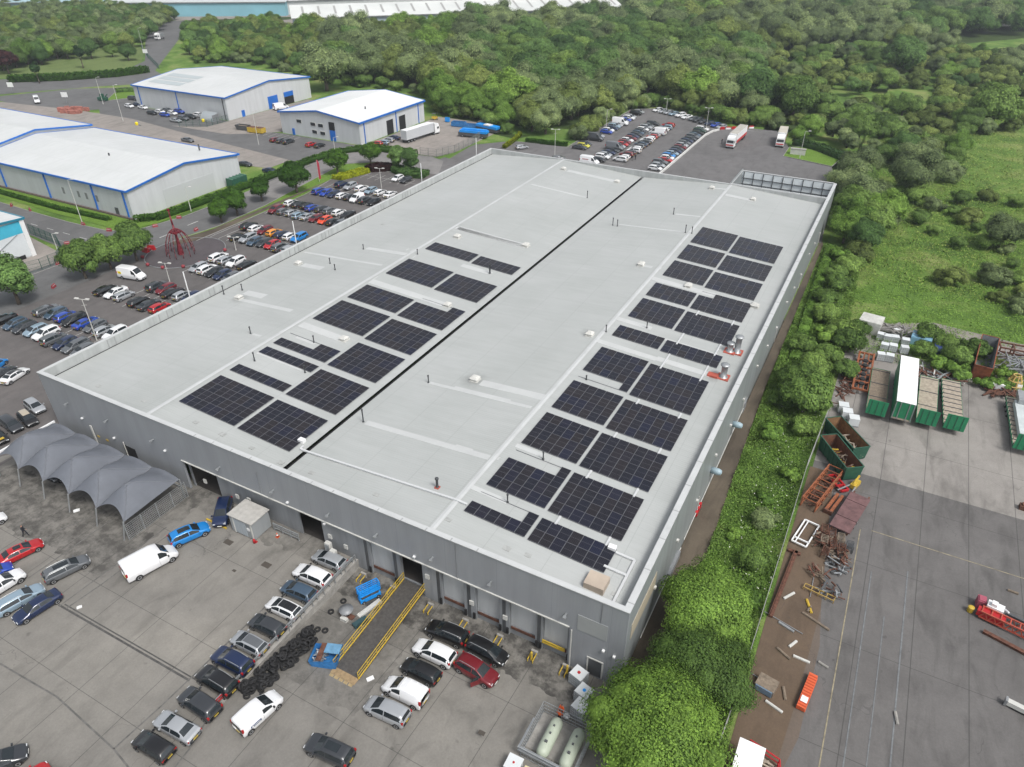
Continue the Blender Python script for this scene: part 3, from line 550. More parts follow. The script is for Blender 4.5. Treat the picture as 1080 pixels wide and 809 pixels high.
for x, y in ((-54.4, 48.2), (-14.9, 49.3)):
    WMB().box(x-.4, x+.4, y-.3, y+.3, rz(x), rz(x)+.45).build('inverter_cabinet', WHITE)
m_ = WMB()
for o, x, y in [(A, 155, 620), (A, 330, 705), (B, 110, 705), (C_, 50, 180)]:
    q = RP(o, x, y); m_.box(q[0]-.4, q[0]+.4, q[1]-.3, q[1]+.3, q[2], q[2]+.05)
for i in range(9):
    x = X0+9+i*9.2; m_.box(x-.35, x+.35, Y0+2.2, Y0+2.7, rz(x), rz(x)+.045)
m_.build('roof_patch', mat('grey patch', (.36, .37, .36), .7, var=.2, vscale=2))

# ------------------------------------------------------------------ solar arrays: one thing each, every module a part
PW, PH = 1.19, 1.745
mb = MB(); mb.box(0, PW-.03, 0, PH-.035, 0, .045, 0); mb.box(.022, PW-.052, .022, PH/2-.03, .045, .049, 1); mb.box(.022, PW-.052, PH/2-.005, PH-.057, .045, .049, 1)
pmesh = mb.mesh('solar_panel', [ALU, PANEL])
arr = [  # field, x, y, columns, rows, extra modules (col,row), missing modules
 ('L', 0, 46.1, 8, 4, [], []), ('L', 1, 46.0, 7, 4, [], []), ('L', 0, 54.6, 8, 1, [], []), ('L', 1, 54.4, 7, 4, [], []), ('L', 0, 60.0, 8, 1, [], []),
 ('L', 0, 62.9, 8, 2, [], [(c, 1) for c in range(5)]), ('L', 1, 62.7, 7, 4, [], []), ('L', 0, 71.4, 8, 4, [], []), ('L', 1, 71.0, 7, 4, [], []), ('L', 0, 79.7, 8, 3, [], []), ('L', 1, 79.3, 7, 4, [], [(c, 3) for c in range(5)]),
 ('L', 0, 90.1, 8, 4, [], []), ('L', 1, 89.8, 7, 4, [], []), ('L', 0, 102.3, 8, 2, [], []), ('L', 1, 102.0, 7, 2, [], []),
 ('R', 0, 46.1, 6, 2, [], [(c, 1) for c in range(5)]), ('R', 1, 46.0, 7, 2, [], []), ('R', 0, 50.8, 6, 4, [], [(c, 3) for c in range(5)]), ('R', 1, 50.7, 7, 4, [], []), ('R', 0, 59.1, 6, 4, [], []), ('R', 1, 59.0, 7, 4, [], []),
 ('R', 0, 67.4, 6, 4, [], []), ('R', 1, 67.1, 7, 4, [], []), ('R', 0, 75.6, 6, 5, [], [(c, 0) for c in range(5)]), ('R', 1, 75.3, 7, 5, [], []), ('R', 0, 88.2, 6, 2, [], []), ('R', 1, 88.0, 7, 2, [], []),
 ('R', 0, 95.0, 6, 4, [], []), ('R', 1, 94.8, 7, 4, [], []), ('R', 0, 103.3, 6, 3, [], []), ('R', 1, 103.1, 7, 4, [], [(0, 3), (1, 3)]), ('R', 0, 112.0, 6, 4, [], []), ('R', 1, 111.6, 7, 4, [], []), ('R', 0, 120.3, 6, 4, [], []), ('R', 1, 119.9, 7, 4, [], []), ('R', 0, 128.7, 6, 5, [], []), ('R', 1, 128.3, 7, 5, [], [])]
cnt = {}
for f, c, y, nx, ny, ex, miss in arr:
    x = {('L', 0): -72.75, ('L', 1): -62.65, ('R', 0): -30.25, ('R', 1): -22.75}[(f, c)]
    k = cnt[(f, c)] = cnt.get((f, c), 0)+1
    side = ('beside the ridge', 'by the middle gutter' if f == 'L' else 'by the right wall')[c]
    shape = 'notched' if miss else ('slim' if ny == 1 else 'big' if ny > 2 else 'shallow')
    t = thing('solar_array', '%s solar array, %s from the front in the %s field, %s' % (shape, ORD[k-1], 'left' if f == 'L' else 'right', side), 'solar array', (x, y, rz(x)+.09), 0, 'solar arrays on the warehouse roof')
    t.rotation_euler = (0, atan(SL), 0)
    m_ = MB()
    for j in range(ny+1): m_.bar((.1, j*PH*.98+.03, -.05), (nx*PW-.15, j*PH*.98+.03, -.05), .05, .06)
    m_.build('mounting_rail', ALU, t)
    for j in range(ny):
        for i in range(nx):
            if (i, j) in miss: continue
            link('solar_panel', pmesh, t, (i*PW, j*PH, 0))
# ------------------------------------------------------------------ cars
# station: x, half width, sill z, belt z, top z, top half width
ST = {
 'hatchback': [(-2.08, .66, .42, .74, .80, .6), (-2.02, .82, .27, .90, .99, .70), (-1.70, .87, .21, .94, 1.38, .58), (-1.2, .88, .2, .94, 1.46, .60), (-.3, .885, .2, .93, 1.48, .62), (.30, .885, .2, .92, 1.42, .60), (1.22, .875, .2, .88, .98, .73), (1.65, .86, .21, .78, .86, .68), (1.93, .78, .25, .64, .72, .58), (2.06, .6, .36, .5, .56, .44)],
 'estate': [(-2.38, .68, .42, .76, .82, .6), (-2.32, .84, .27, .92, .99, .70), (-2.05, .88, .21, .94, 1.40, .56), (-1.4, .895, .2, .94, 1.47, .60), (-.3, .9, .2, .93, 1.48, .62), (.45, .9, .2, .92, 1.42, .60), (1.3, .89, .2, .88, .98, .74), (1.85, .87, .21, .78, .86, .70), (2.2, .79, .25, .64, .72, .58), (2.33, .6, .36, .5, .56, .44)],
 'saloon': [(-2.35, .66, .40, .80, .86, .62), (-2.28, .83, .27, .92, 1.02, .72), (-1.75, .88, .21, .93, 1.07, .72), (-1.0, .89, .2, .93, 1.38, .57), (-.3, .895, .2, .92, 1.43, .60), (.35, .895, .2, .91, 1.38, .58), (1.2, .885, .2, .87, .96, .72), (1.85, .87, .21, .77, .85, .68), (2.2, .78, .25, .62, .70, .56), (2.34, .6, .36, .48, .54, .42)],
 'SUV': [(-2.28, .72, .50, .88, .94, .66), (-2.22, .88, .36, 1.05, 1.14, .76), (-1.95, .92, .28, 1.08, 1.60, .63), (-1.3, .93, .27, 1.07, 1.69, .66), (-.3, .935, .27, 1.06, 1.71, .67), (.32, .935, .27, 1.05, 1.64, .65), (1.22, .925, .27, 1.02, 1.13, .78), (1.75, .91, .28, .94, 1.03, .75), (2.12, .84, .32, .80, .90, .66), (2.27, .68, .44, .64, .70, .52)],
 'MPV': [(-2.2, .7, .44, .80, .86, .62), (-2.14, .86, .3, .98, 1.08, .72), (-1.95, .89, .23, .99, 1.55, .60), (-1.3, .905, .22, .98, 1.63, .64), (-.3, .91, .22, .97, 1.64, .65), (.45, .91, .22, .96, 1.56, .62), (1.45, .9, .22, .92, 1.02, .76), (1.85, .87, .23, .82, .90, .70), (2.1, .79, .27, .68, .76, .6), (2.22, .62, .38, .52, .58, .46)],
 'small van': [(-2.28, .78, .42, 1.0, 1.55, .62), (-2.24, .89, .28, 1.05, 1.72, .70), (-2.1, .91, .24, 1.05, 1.80, .74), (-1.2, .92, .22, 1.04, 1.84, .77), (-.2, .92, .22, 1.03, 1.84, .77), (.35, .92, .22, 1.02, 1.74, .74), (1.3, .91, .22, 1.0, 1.14, .78), (1.8, .88, .24, .9, 1.0, .72), (2.12, .8, .28, .72, .82, .62), (2.24, .64, .4, .56, .62, .48)],
 'large van': [(-2.9, .9, .5, 1.2, 2.35, .8), (-2.86, .97, .34, 1.3, 2.46, .84), (-2.7, .99, .3, 1.3, 2.5, .87), (-1.2, 1.0, .28, 1.28, 2.52, .88), (.4, 1.0, .28, 1.26, 2.52, .88), (1.1, 1.0, .28, 1.25, 2.36, .84), (1.95, .98, .28, 1.22, 1.42, .86), (2.4, .95, .3, 1.05, 1.18, .8), (2.72, .86, .34, .85, .95, .7), (2.86, .7, .46, .6, .7, .55)]}
def lerp(a, b, t): return a+(b-a)*t
def station(st, x):
    for i in range(len(st)-1):
        if st[i][0] <= x <= st[i+1][0]:
            t = (x-st[i][0])/(st[i+1][0]-st[i][0]); return tuple(lerp(a, b, t) for a, b in zip(st[i], st[i+1]))
    return st[-1]
def section(s):
    x, w, zb, zt, top, tw = s
    return [(0, zb), (w*.86, zb), (w*.97, zb+.07), (w, zb+.2), (w*1.0, (zb+zt)/2+.12), (w*.985, zt-.04), (w*.955, zt), (lerp(w*.955, tw, .93), lerp(zt, top, .90)), (tw*.93, top-.012), (tw*.6, top+.008), (0, top+.016)]
CARM = {}
def KN(k): return {'MPV': 'people carrier', 'SUV': 'crossover'}.get(k, k)
def quad(mb, pts, off, mi=0, th=.0):
    n = (Vector(pts[1])-Vector(pts[0])).cross(Vector(pts[2])-Vector(pts[0])); n.normalize()
    c = sum((Vector(p) for p in pts), Vector())/len(pts)
    if n.dot(c-Vector((0, 0, .8))) < 0: pts = pts[::-1]; n = -n
    mb.add([Vector(p)+n*off for p in pts], [tuple(range(len(pts)))], mi)
def carparts(kind):
    if kind in CARM: return CARM[kind]
    st = ST[kind]; van = 'van' in kind; out = {}
    # refine stations for a rounder body
    xs = []
    for i in range(len(st)-1): xs += [st[i][0], lerp(st[i][0], st[i+1][0], .5)]
    xs.append(st[-1][0]); S = [station(st, x) for x in xs]
    mb = MB(); n = 11
    for s in S:
        h = section(s); mb.v += [(s[0], y, z) for y, z in h]+[(s[0], -y, z) for y, z in h[1:-1][::-1]]
    m = 2*n-2
    for i in range(len(S)-1):
        for k in range(m): mb.f.append((i*m+k, (i+1)*m+k, (i+1)*m+(k+1) % m, i*m+(k+1) % m)[::-1]); mb.m.append(1 if k in (0, 1, m-1, m-2) else 0)
    mb.f += [tuple(range(m))[::-1][::-1], tuple(range((len(S)-1)*m, len(S)*m))[::-1]]; mb.m += [0, 0]
    r = .33 if 'SUV' not in kind else .37
    if kind == 'large van': r = .36
    wx = (st[0][0]+.72, st[-1][0]-.80) if kind != 'large van' else (-1.75, 1.95)
    for x in wx:
        for sg in (-1, 1):
            w = station(st, x)[1]; v = [(x, sg*(w+.004), r)]+[(x+(r+.06)*cos(a*pi/7), sg*(w+.004), max(.16, r+(r+.06)*sin(a*pi/7))) for a in range(14)]
            mb.add(v, [((0, a+1, (a+1) % 14+1) if sg < 0 else (0, (a+1) % 14+1, a+1)) for a in range(14)], 1)
    mb.v = [(x, y, z) for x, y, z in mb.v]
    # bumpers and sill trim
    out['body'] = mb
    g = MB()
    def strip(x0, x1, y0f, y1f, seg, side):   # glass on the flank between x0 and x1
        P_ = [station(st, lerp(x0, x1, i/seg)) for i in range(seg+1)]; lo = []; hi = []
        for s in P_:
            sec = section(s); a, b = sec[6], sec[7]
            lo.append((s[0], side*lerp(a[0], b[0], y0f), lerp(a[1], b[1], y0f))); hi.append((s[0], side*lerp(a[0], b[0], y1f), lerp(a[1], b[1], y1f)))
        q = MB()
        for i in range(seg): quad(q, [lo[i], lo[i+1], hi[i+1], hi[i]], .012)
        return q
    s2, s5, s6 = st[2][0], st[5][0], st[6][0]; s1 = st[1][0]
    if kind == 'saloon': s2 = st[3][0]; s1 = st[2][0]
    sw = []
    for side in (-1, 1):
        if van: sw += [strip(s5-.35, lerp(s5, s6, .62), .12, .88, 4, side)]
        else:
            mid = -.12
            sw += [strip(lerp(s1, s2, .55), mid-.05, .12, .95, 4, side), strip(mid+.04, lerp(s5, s6, .72), .12, .95, 5, side)]
    out['side_window'] = sw
    def glassband(xa, xb, f0, f1):
        q = MB(); A_ = section(station(st, lerp(xa, xb, f0))); B_ = section(station(st, lerp(xa, xb, f1))); xa_, xb_ = lerp(xa, xb, f0), lerp(xa, xb, f1)
        ids = [8, 9, 10]
        pa = [(xa_, A_[i][0]*.96, A_[i][1]) for i in ids]; pb = [(xb_, B_[i][0]*.97, B_[i][1]) for i in ids]
        for sg in (1, -1):
            for i in range(2):
                quad(q, [(pa[i][0], sg*pa[i][1], pa[i][2]), (pa[i+1][0], sg*pa[i+1][1], pa[i+1][2]), (pb[i+1][0], sg*pb[i+1][1], pb[i+1][2]), (pb[i][0], sg*pb[i][1], pb[i][2])], .012)
        return q
    out['windscreen'] = [glassband(s5, s6, .07, .93)]
    if not van: out['rear_window'] = [glassband(s1, s2, .10, .90)]
    # lamps, plates, grille
    fr, fr2 = st[-1], st[-2]; re = st[0]; re1 = st[1]; hl = []; tl = []
    for sg in (-1, 1):
        m1 = MB(); x = lerp(fr2[0], fr[0], .25); s = station(st, x); y0 = s[1]*.93
        m1.box(x-.30, x+.07, min(sg*y0*.62, sg*y0), max(sg*y0*.62, sg*y0), s[3]-.10, s[3]+.055); hl.append(m1)
        m2 = MB(); s = re1; z = s[3]
        if van or kind == 'MPV' or kind == 'SUV': m2.box(s[0]-.05, s[0]+.13, min(sg*s[1]*.80, sg*s[1]*1.0), max(sg*s[1]*.80, sg*s[1]*1.0), z-.12, z+(.35 if van else .14))
        else: m2.box(s[0]-.05, s[0]+.2, min(sg*s[1]*.62, sg*s[1]*.985), max(sg*s[1]*.62, sg*s[1]*.985), z-.17, z-.01)
        tl.append(m2)
    out['headlight'] = hl; out['tail_light'] = tl
    gx = fr[0]; g1 = MB(); g1.box(gx-.12, gx+.012, -.42, .42, fr[2]+.06, fr[4]-.08); out['grille'] = [g1]
    p = MB(); p.box(re[0]-.03, re[0]+.02, -.24, .24, re[2]+.13, re[2]+.24); out['rear_plate'] = [p]
    p = MB(); p.box(gx-.02, gx+.03, -.26, .26, fr[2]+.0, fr[2]+.11); out['front_plate'] = [p]
    mi = []
    for sg in (-1, 1):
        s = station(st, lerp(s5, s6, .7)); q = MB(); q.box(s[0]-.06, s[0]+.08, min(sg*s[1], sg*(s[1]+.2)), max(sg*s[1], sg*(s[1]+.2)), s[3]+.0, s[3]+.15); mi.append(q)
    out['wing_mirror'] = mi
    wh = []
    for x in wx:
        for sg in (-1, 1): wh.append((x, sg*(station(st, x)[1]-.085), r))
    t = MB(); t.lathe([(r*.62, -.10), (r*.95, -.10), (r, -.06), (r, .06), (r*.95, .10), (r*.62, .10)], 18, ax='y')
    q = MB(); q.lathe([(r*.60, -.085), (r*.64, -.108), (r*.2, -.095), (r*.2, .095), (r*.64, .108), (r*.60, .085)], 10, ax='y')
    out['wheelpos'] = wh
    CARM[kind] = dict(out=out, wheel=t.mesh('wheel', TYRE, True), rim=q.mesh('rim', RIM), cache={}, st=st, s=(s1, s2, s5, s6))
    return CARM[kind]
def partmesh(K, name, i, m, smooth=False):
    k = (name, i, m.name)
    if k not in K['cache']:
        b = K['out'][name] if name == 'body' else K['out'][name][i]
        K['cache'][k] = b.mesh(name, [m, TRIM] if name == 'body' else m, smooth)
    return K['cache'][k]
def car(kind, col, x, y, ang, label, group=None, roof=None, extras=(), near=False, z=None, cat=None):
    K = carparts(kind); P_ = PAINT[col]
    zz = z if z is not None else .03+pit(x, y)
    t = thing({'SUV': 'off_roader', 'MPV': 'people_carrier'}.get(kind, kind.lower().replace(' ', '_')), label, cat or ('van' if 'van' in kind else 'car'), (x, y, zz), ang, group)
    if z is None and pit(x, y) < -.02:
        g = (pit(x, y+.5)-pit(x, y-.5)); t.rotation_euler = (g*cos(ang), -g*sin(ang), ang)
    if 'van' not in kind: t.scale = (1, .98, .94)
    b = link('body', partmesh(K, 'body', 0, P_, True), t)
    for nm in ('side_window', 'windscreen', 'rear_window'):
        for i in range(len(K['out'].get(nm, []))): link(nm, partmesh(K, nm, i, GLASS), t)
    for nm, m in (('headlight', HLIGHT), ('tail_light', TLIGHT)):
        for i in range(2): link(nm, partmesh(K, nm, i, m), t)
    link('grille', partmesh(K, 'grille', 0, TRIM), t); link('number_plate', partmesh(K, 'rear_plate', 0, PLY), t)
    for p in K['out']['wheelpos']:
        w = link('wheel', K['wheel'], t, p); link('rim', K['rim'], w)
    for i in range(2): link('wing_mirror', partmesh(K, 'wing_mirror', i, P_ if col not in ('white',) else TRIM), t)
    if near: link('number_plate', partmesh(K, 'front_plate', 0, PLW), t)
    st = K['st']; s1, s2, s5, s6 = K['s']
    if roof or 'sunroof' in extras:          # roof skin in another colour or a glass roof
        m = PAINT[roof] if roof else GLASS; q = MB(); a, b_ = (s2+.02, s5-.02) if roof else (lerp(s2, s5, .35), s5-.12); k = .95 if roof else .72
        for i in range(6):
            u, v = lerp(a, b_, i/6), lerp(a, b_, (i+1)/6); su, sv = section(station(st, u)), section(station(st, v))
            for sg in (1, -1): quad(q, [(u, 0, su[10][1]), (u, sg*su[9][0]*k*1.35, su[9][1]-.004), (v, sg*sv[9][0]*k*1.35, sv[9][1]-.004), (v, 0, sv[10][1])], .014)
        q.build('roof_panel' if roof else 'sunroof', m, t)
    if 'rails' in extras:
        for sg in (-1, 1):
            q = MB(); a, b_ = s2+.25, s5-.15; za, zb = station(st, a), station(st, b_); zm = station(st, (a+b_)/2)
            q.tube([(a, sg*(za[5]-.03), za[4]), (a+.12, sg*(za[5]-.03), za[4]+.07), ((a+b_)/2, sg*(zm[5]-.03), zm[4]+.07), (b_-.12, sg*(zb[5]-.03), zb[4]+.08), (b_, sg*(zb[5]-.03), zb[4])], .028, 5); q.build('roof_rail', STEEL, t)
    if near:                                  # shut lines and door handles
        q = MB()
        for sg in (-1, 1):
            for xx in ((-.1, lerp(s5, s6, .75), lerp(s1, s2, 1.6)) if 'van' not in kind else (lerp(s5, s6, .7), s5-.4)):
                s = section(station(st, xx))
                for k in range(3, 6): q.bar((xx, sg*(s[k][0]+.003), s[k][1]), (xx, sg*(s[k+1][0]+.003), s[k+1][1]), .014, .012)
        a = section(station(st, s6+.12)); b2 = section(station(st, st[-2][0]))
        for sg in (-1, 1): q.bar((s6+.12, sg*a[8][0]*.93, a[8][1]+.012), (st[-2][0], sg*b2[8][0]*.93, b2[8][1]+.012), .014, .01)
        q.build('shut_line', TRIM, t)
        q = MB(); s = section(station(st, st[-1][0]-.02)); f = st[-1]
        q.box(st[0][0]-.025, st[0][0]+.1, -.62, .62, st[0][2]-.02, st[0][2]+.09); q.box(f[0]-.1, f[0]+.02, -.55, .55, f[2]-.03, f[2]+.03); q.build('bumper_trim', TRIM, t)
    return t
def carpx(kind, col, rear, front, label, **k):      # rear and front end of the car on the ground
    a = G(*rear, .5); b = G(*front, .5); return car(kind, col, (a[0]+b[0])/2, (a[1]+b[1])/2, math.atan2(b[1]-a[1], b[0]-a[0]), label, **k)
# --- the row parked on the upper side of the retaining wall
row = [((346.8, 589), 'hatchback', 'silver', 'silver grey hatchback at the warehouse end of the row by the retaining wall', {}),
 ((329, 606), 'SUV', 'white', 'white crossover second from the warehouse in the retaining wall row', {}),
 ((314.5, 622), 'hatchback', 'slate blue', 'slate blue hatchback third from the warehouse in the retaining wall row', {}),
 ((299, 640), 'hatchback', 'white', 'white hatchback with a black roof by the retaining wall', {'roof': 'black'}),
 ((281, 658.5), 'hatchback', 'dark grey', 'dark grey hatchback between the black-roofed and the silver hatchback', {}),
 ((262.5, 677), 'hatchback', 'silver', 'silver hatchback with a pale roof panel beside the tyre pile', {'roof': 'grey'}),
 ((244.5, 696), 'SUV', 'navy blue', 'navy blue estate car with silver roof rails behind the tyre pile', {'extras': ('rails',)}),
 ((228.5, 717), 'SUV', 'black', 'black off-roader with roof rails at the low end of the barrier', {'extras': ('rails',)}),
 ((210, 741), 'SUV', 'dark grey', 'charcoal crossover with yellow rear plate beside the red rail', {}),
 ((185.5, 765), 'saloon', 'silver', 'silver coupe with dark rear screen near the bottom of the yard', {}),
 ((161, 785.5), 'hatchback', 'black', 'small black hatchback last in the retaining wall row', {})]
for (p, k, c, l, kw) in row:
    x, y = G(*p, .8); car(k, c, x, y, pi+.03*((p[0] % 3)-1), l, near=True, group='cars parked along the retaining wall', **kw)
# --- cars on the loading apron
car('SUV', 'black', *G(470.8, 662, .4), pi+.05, 'black off-roader with chrome roof rails beside the yellow ramp', extras=('rails',), near=True)
car('SUV', 'white', *G(457.5, 684, .4), pi+.02, 'white crossover between two black cars right of the ramp', near=True)
car('hatchback', 'black', *G(443, 703.5, .5), pi, 'black hatchback between the white crossover and the white van', near=True)
v = car('small van', 'white', *G(426, 726, .7), pi+.02, 'white panel van with a ribbed roof parked beside a silver people carrier', near=True)
q = MB()
for i in range(4): q.box(-1.7+i*.6, -1.62+i*.6, -.62, .62, 1.845, 1.875)
q.build('roof_bow', WHITE, v)
car('MPV', 'silver', *G(407.5, 747.5, .7), pi+.06, 'silver people carrier at the yard end of the ramp row', near=True)
car('MPV', 'black', *G(513.5, 681, .4), -.03, 'glossy black people carrier nose out from the loading docks', extras=('rails',), near=True)
rv = car('SUV', 'dark red', *G(502.5, 702, .5), -.08, 'dark red car with one front door standing open', extras=('rails',), near=True)
q = MB(); q.add([(.95, -.93, .35), (.45, -1.75, .35), (.42, -1.76, 1.05), (.95, -.93, 1.05), (.98, -.95, .35), (.48, -1.78, .35), (.45, -1.79, 1.05), (.98, -.95, 1.05)], [(0, 1, 2, 3), (7, 6, 5, 4), (1, 5, 6, 2), (3, 2, 6, 7), (0, 4, 5, 1), (0, 3, 7, 4)])
dr = q.build('door', PAINT['dark red'], rv); q = MB(); q.add([(.93, -.93, 1.07), (.45, -1.75, 1.07), (.6, -1.45, 1.48), (.88, -.9, 1.5), (.96, -.95, 1.07), (.48, -1.77, 1.07), (.63, -1.47, 1.48), (.91, -.92, 1.5)], [(0, 1, 2, 3), (7, 6, 5, 4), (1, 5, 6, 2), (3, 2, 6, 7), (0, 4, 5, 1), (0, 3, 7, 4)]); q.build('window', GLASS, dr)
carpx('SUV', 'dark grey', (369, 802), (327, 783), 'dark grey crossover alone at the bottom edge of the yard', near=True, extras=('sunroof',))
v = carpx('small van', 'white', (254, 769), (292, 735), 'white van with a blue printed side parked beside the tyre pile', near=True)
q = MB()
for sg in (-1, 1): q.box(-1.45, -.35, min(sg*.905, sg*.935), max(sg*.905, sg*.935), .72, .98)
q.build('side_graphic', mat('navy print', (.02, .05, .14), .4), v)
q = MB()
for sg in (-1, 1):
    q.box(-1.36, -1.2, min(sg*.93, sg*.942), max(sg*.93, sg*.942), .76, .94)
    for i in range(5): q.box(-1.12+i*.14, -1.03+i*.14, min(sg*.93, sg*.942), max(sg*.93, sg*.942), .80, .90)
q.build('side_lettering', WHITE, v)
q = MB(); q.box(-2.31, -2.2, -.6, .6, 1.1, 1.5); q.build('rear_window', GLASS, v)
carpx('SUV', 'bright blue', (184, 571), (216, 557), 'bright blue coupe crossover parked near the fenced canopy', near=True, extras=('sunroof',))
carpx('large van', 'white', (139, 606), (180, 584), 'long white panel van alone in the middle of the yard', near=True)
carpx('SUV', 'navy blue', (238, 530), (232, 553), 'navy blue off-roader backed up against the warehouse wall', near=True)
carpx('saloon', 'red', (2, 592), (41, 573), 'red saloon with a black glass roof at the left edge', near=True, extras=('sunroof',))
carpx('estate', 'grey', (52, 609), (89, 591), 'dark grey estate car crossing the yard in front of the canopy', near=True, extras=('sunroof', 'rails'))
carpx('saloon', 'navy blue', (62, 626), (16, 655), 'navy blue saloon at the right end of the left edge row', near=True)
carpx('estate', 'pale blue', (-3, 646), (45, 619), 'silver blue estate between the white and the navy car', near=True, extras=('rails',))
carpx('SUV', 'white', (-20, 631), (24, 604), 'white crossover cut by the left edge of the picture', near=True)
carpx('hatchback', 'blue', (-26, 614), (8, 598), 'blue hatchback tail just showing at the left edge')
carpx('hatchback', 'white', (-34, 563), (6, 543), 'white car nose showing left of the person in the yard')
carpx('hatchback', 'dark grey', (-20, 812), (21, 795), 'dark car cut by the bottom left corner', near=True)
carpx('hatchback', 'red', (8, 842), (44, 815), 'red car roof just showing at the bottom left')
for p, q_, c, l, kd in [((28, 422), (46, 436), 'silver', 'silver hatchback nearest the left corner of the warehouse', 'hatchback'), ((21, 434), (38, 450), 'black', 'black hatchback with a beige roof beside the canopy beam', 'hatchback'), ((0, 439), (24, 457), 'dark grey', 'dark grey estate beside the canopy beam', 'estate'), ((-14, 450), (10, 472), 'black', 'black car with a yellow bonnet sign at the left edge', 'hatchback'),
                      ((-20, 397), (10, 375), 'bright blue', 'bright blue car tail at the left edge above the white coupe', 'hatchback'), ((-12, 403), (16, 386), 'dark grey', 'dark grey car between the bright blue car and white coupe', 'estate'), ((2, 405), (29, 388), 'white', 'white coupe with black roof nearest the warehouse corner', 'saloon')]:
    c_ = carpx(kd, c, p, q_, l, roof='beige' if 'beige' in l else ('black' if 'black roof' in l else None))
    if 'yellow' in l: MB().box(1.3, 1.8, -.35, .35, .95, .99).build('bonnet_sign', YEL, c_)
for i, (x, y) in enumerate([(-78.0, 36.6), (-85.8, 36.2)]): car(('hatchback', 'SUV')[i], ('white', 'dark grey')[i], x, y, -pi/2, ('white hatchback in the shade under the grey canopy', 'dark crossover in the shade under the grey canopy')[i])

# --- rows in the left-hand car park:  y, (x list), colours, facing
h_, s_, e_, a_, m_v = 'hatchback', 'SUV', 'estate', 'saloon', 'MPV'
rows = [
 (57.6, [-134.8, -131.4, -128.6, -125.9, -123.1, -120.2, -117.1, -114.7, -112.2], [('black', a_), ('slate blue', h_), ('dark grey', h_), ('pale blue', h_), ('white', s_), ('grey', m_v), ('navy blue', h_), ('grey', e_), ('grey', h_)], 'nearest long row', -1),
 (63.6, [-131.6, -128.8, -126.0, -123.4, -120.6, -117.9, -115.2, -112.4], [('grey', e_), ('slate blue', h_), ('blue', h_), ('black', m_v), ('blue', a_), ('grey', h_), ('silver', h_), ('white', s_)], 'row behind the nearest long row', 1),
 (74.1, [-129.4, -126.7, -124.0, -119.4, -116.6, -113.8], [('black', a_), ('white', a_), ('silver', h_), ('black', h_), ('dark grey', a_), ('red', h_)], 'row before the delivery van', 1),
 (79.8, [-121.8, -119.4, -116.9, -114.3, -112.0], [('dark grey', s_), ('dark red', h_), ('black', a_), ('silver', h_), ('navy blue', h_)], 'row right of the delivery van', 1),
 (90.2, [-121.8, -119.4, -117.0, -114.5, -112.1], [('silver', h_), ('white', s_), ('black', h_), ('navy blue', h_), ('grey', h_)], 'near row by the sculpture', -1),
 (96.0, [-122.0, -119.6, -116.9, -113.9], [('white', s_), ('silver', h_), ('white', s_), ('black', a_)], 'far row by the sculpture', 1),
 (106.4, [-126.9, -124.3, -121.8, -119.4, -117.0, -114.3, -112.0], [('black', h_), ('silver', s_), ('slate blue', h_), ('dark grey', h_), ('red', h_), ('grey', s_), ('silver', h_)], 'near row below the orange car', -1),
 (112.3, [-129.6, -127.3, -124.8, -121.9, -119.5, -117.0, -114.4], [('black', s_), ('white', h_), ('dark red', h_), ('orange', h_), ('navy blue', h_), ('white', h_), ('bright blue', s_)], 'row holding the orange car', 1),
 (123.7, [-132.2, -129.7, -127.1, -124.5, -122.0, -119.4, -116.8, -114.2, -111.9], [('dark red', s_), ('grey', h_), ('silver', h_), ('pale blue', h_), ('silver', a_), ('dark red', h_), ('orange red', h_), ('black', h_), ('grey', h_)], 'near row of the middle block', -1),
 (129.4, [-132.4, -130.0, -127.6, -125.2, -122.6, -120.0, -117.2, -114.2], [('white', h_), ('dark grey', h_), ('black', h_), ('blue', h_), ('dark grey', h_), ('grey', h_), ('white', h_), ('black', a_)], 'far row of the middle block', 1),
 (139.6, [-132.1, -129.7, -127.2, -124.5, -122.0, -119.5, -117.0, -114.2], [('blue', s_), ('blue', h_), ('navy blue', h_), ('white', h_), ('dark grey', h_), ('white', 'small van'), ('dark grey', s_), ('black', h_)], 'near row of the top block', -1),
 (146.6, [-130.6, -127.3, -123.4, -120.4, -117.4, -114.2], [('navy blue', s_), ('silver', s_), ('white', s_), ('pale blue', h_), ('white', h_), ('white', a_)], 'far row of the top block', 1),
 (158.2, [-120.4, -117.4], [('white', h_), ('dark grey', h_)], 'pair parked below the purple shrubs', -1)]
def article(i, n): return 'leftmost' if i == 0 else ('rightmost' if i == n-1 else ORD[i]+' from the left')
for y, xs, cs, desc, f in rows:
    for i, (x, (c, k)) in enumerate(zip(xs, cs)):
        car(k, c, x+random.uniform(-.08, .08), y+random.uniform(-.3, .3), (pi/2 if (f > 0) == (random.random() < .7) else -pi/2)+random.uniform(-.03, .03), '%s %s, %s in the %s' % (c, KN(k), article(i, len(xs)), desc), 'cars in the left-hand car park', z=.04)
v = car('large van', 'white', -130.2, 81.0, .18, 'white delivery van with yellow side panels beside the three round trees', z=.04)
q = MB()
for sg in (-1, 1): q.box(-2.5, -1.7, min(sg*.99, sg*1.015), max(sg*.99, sg*1.015), 1.2, 1.7)
q.box(-2.93, -2.85, -.75, .75, .95, 1.45); q.build('yellow_panel', mat('signal yellow', (.85, .68, .01), .4), v)
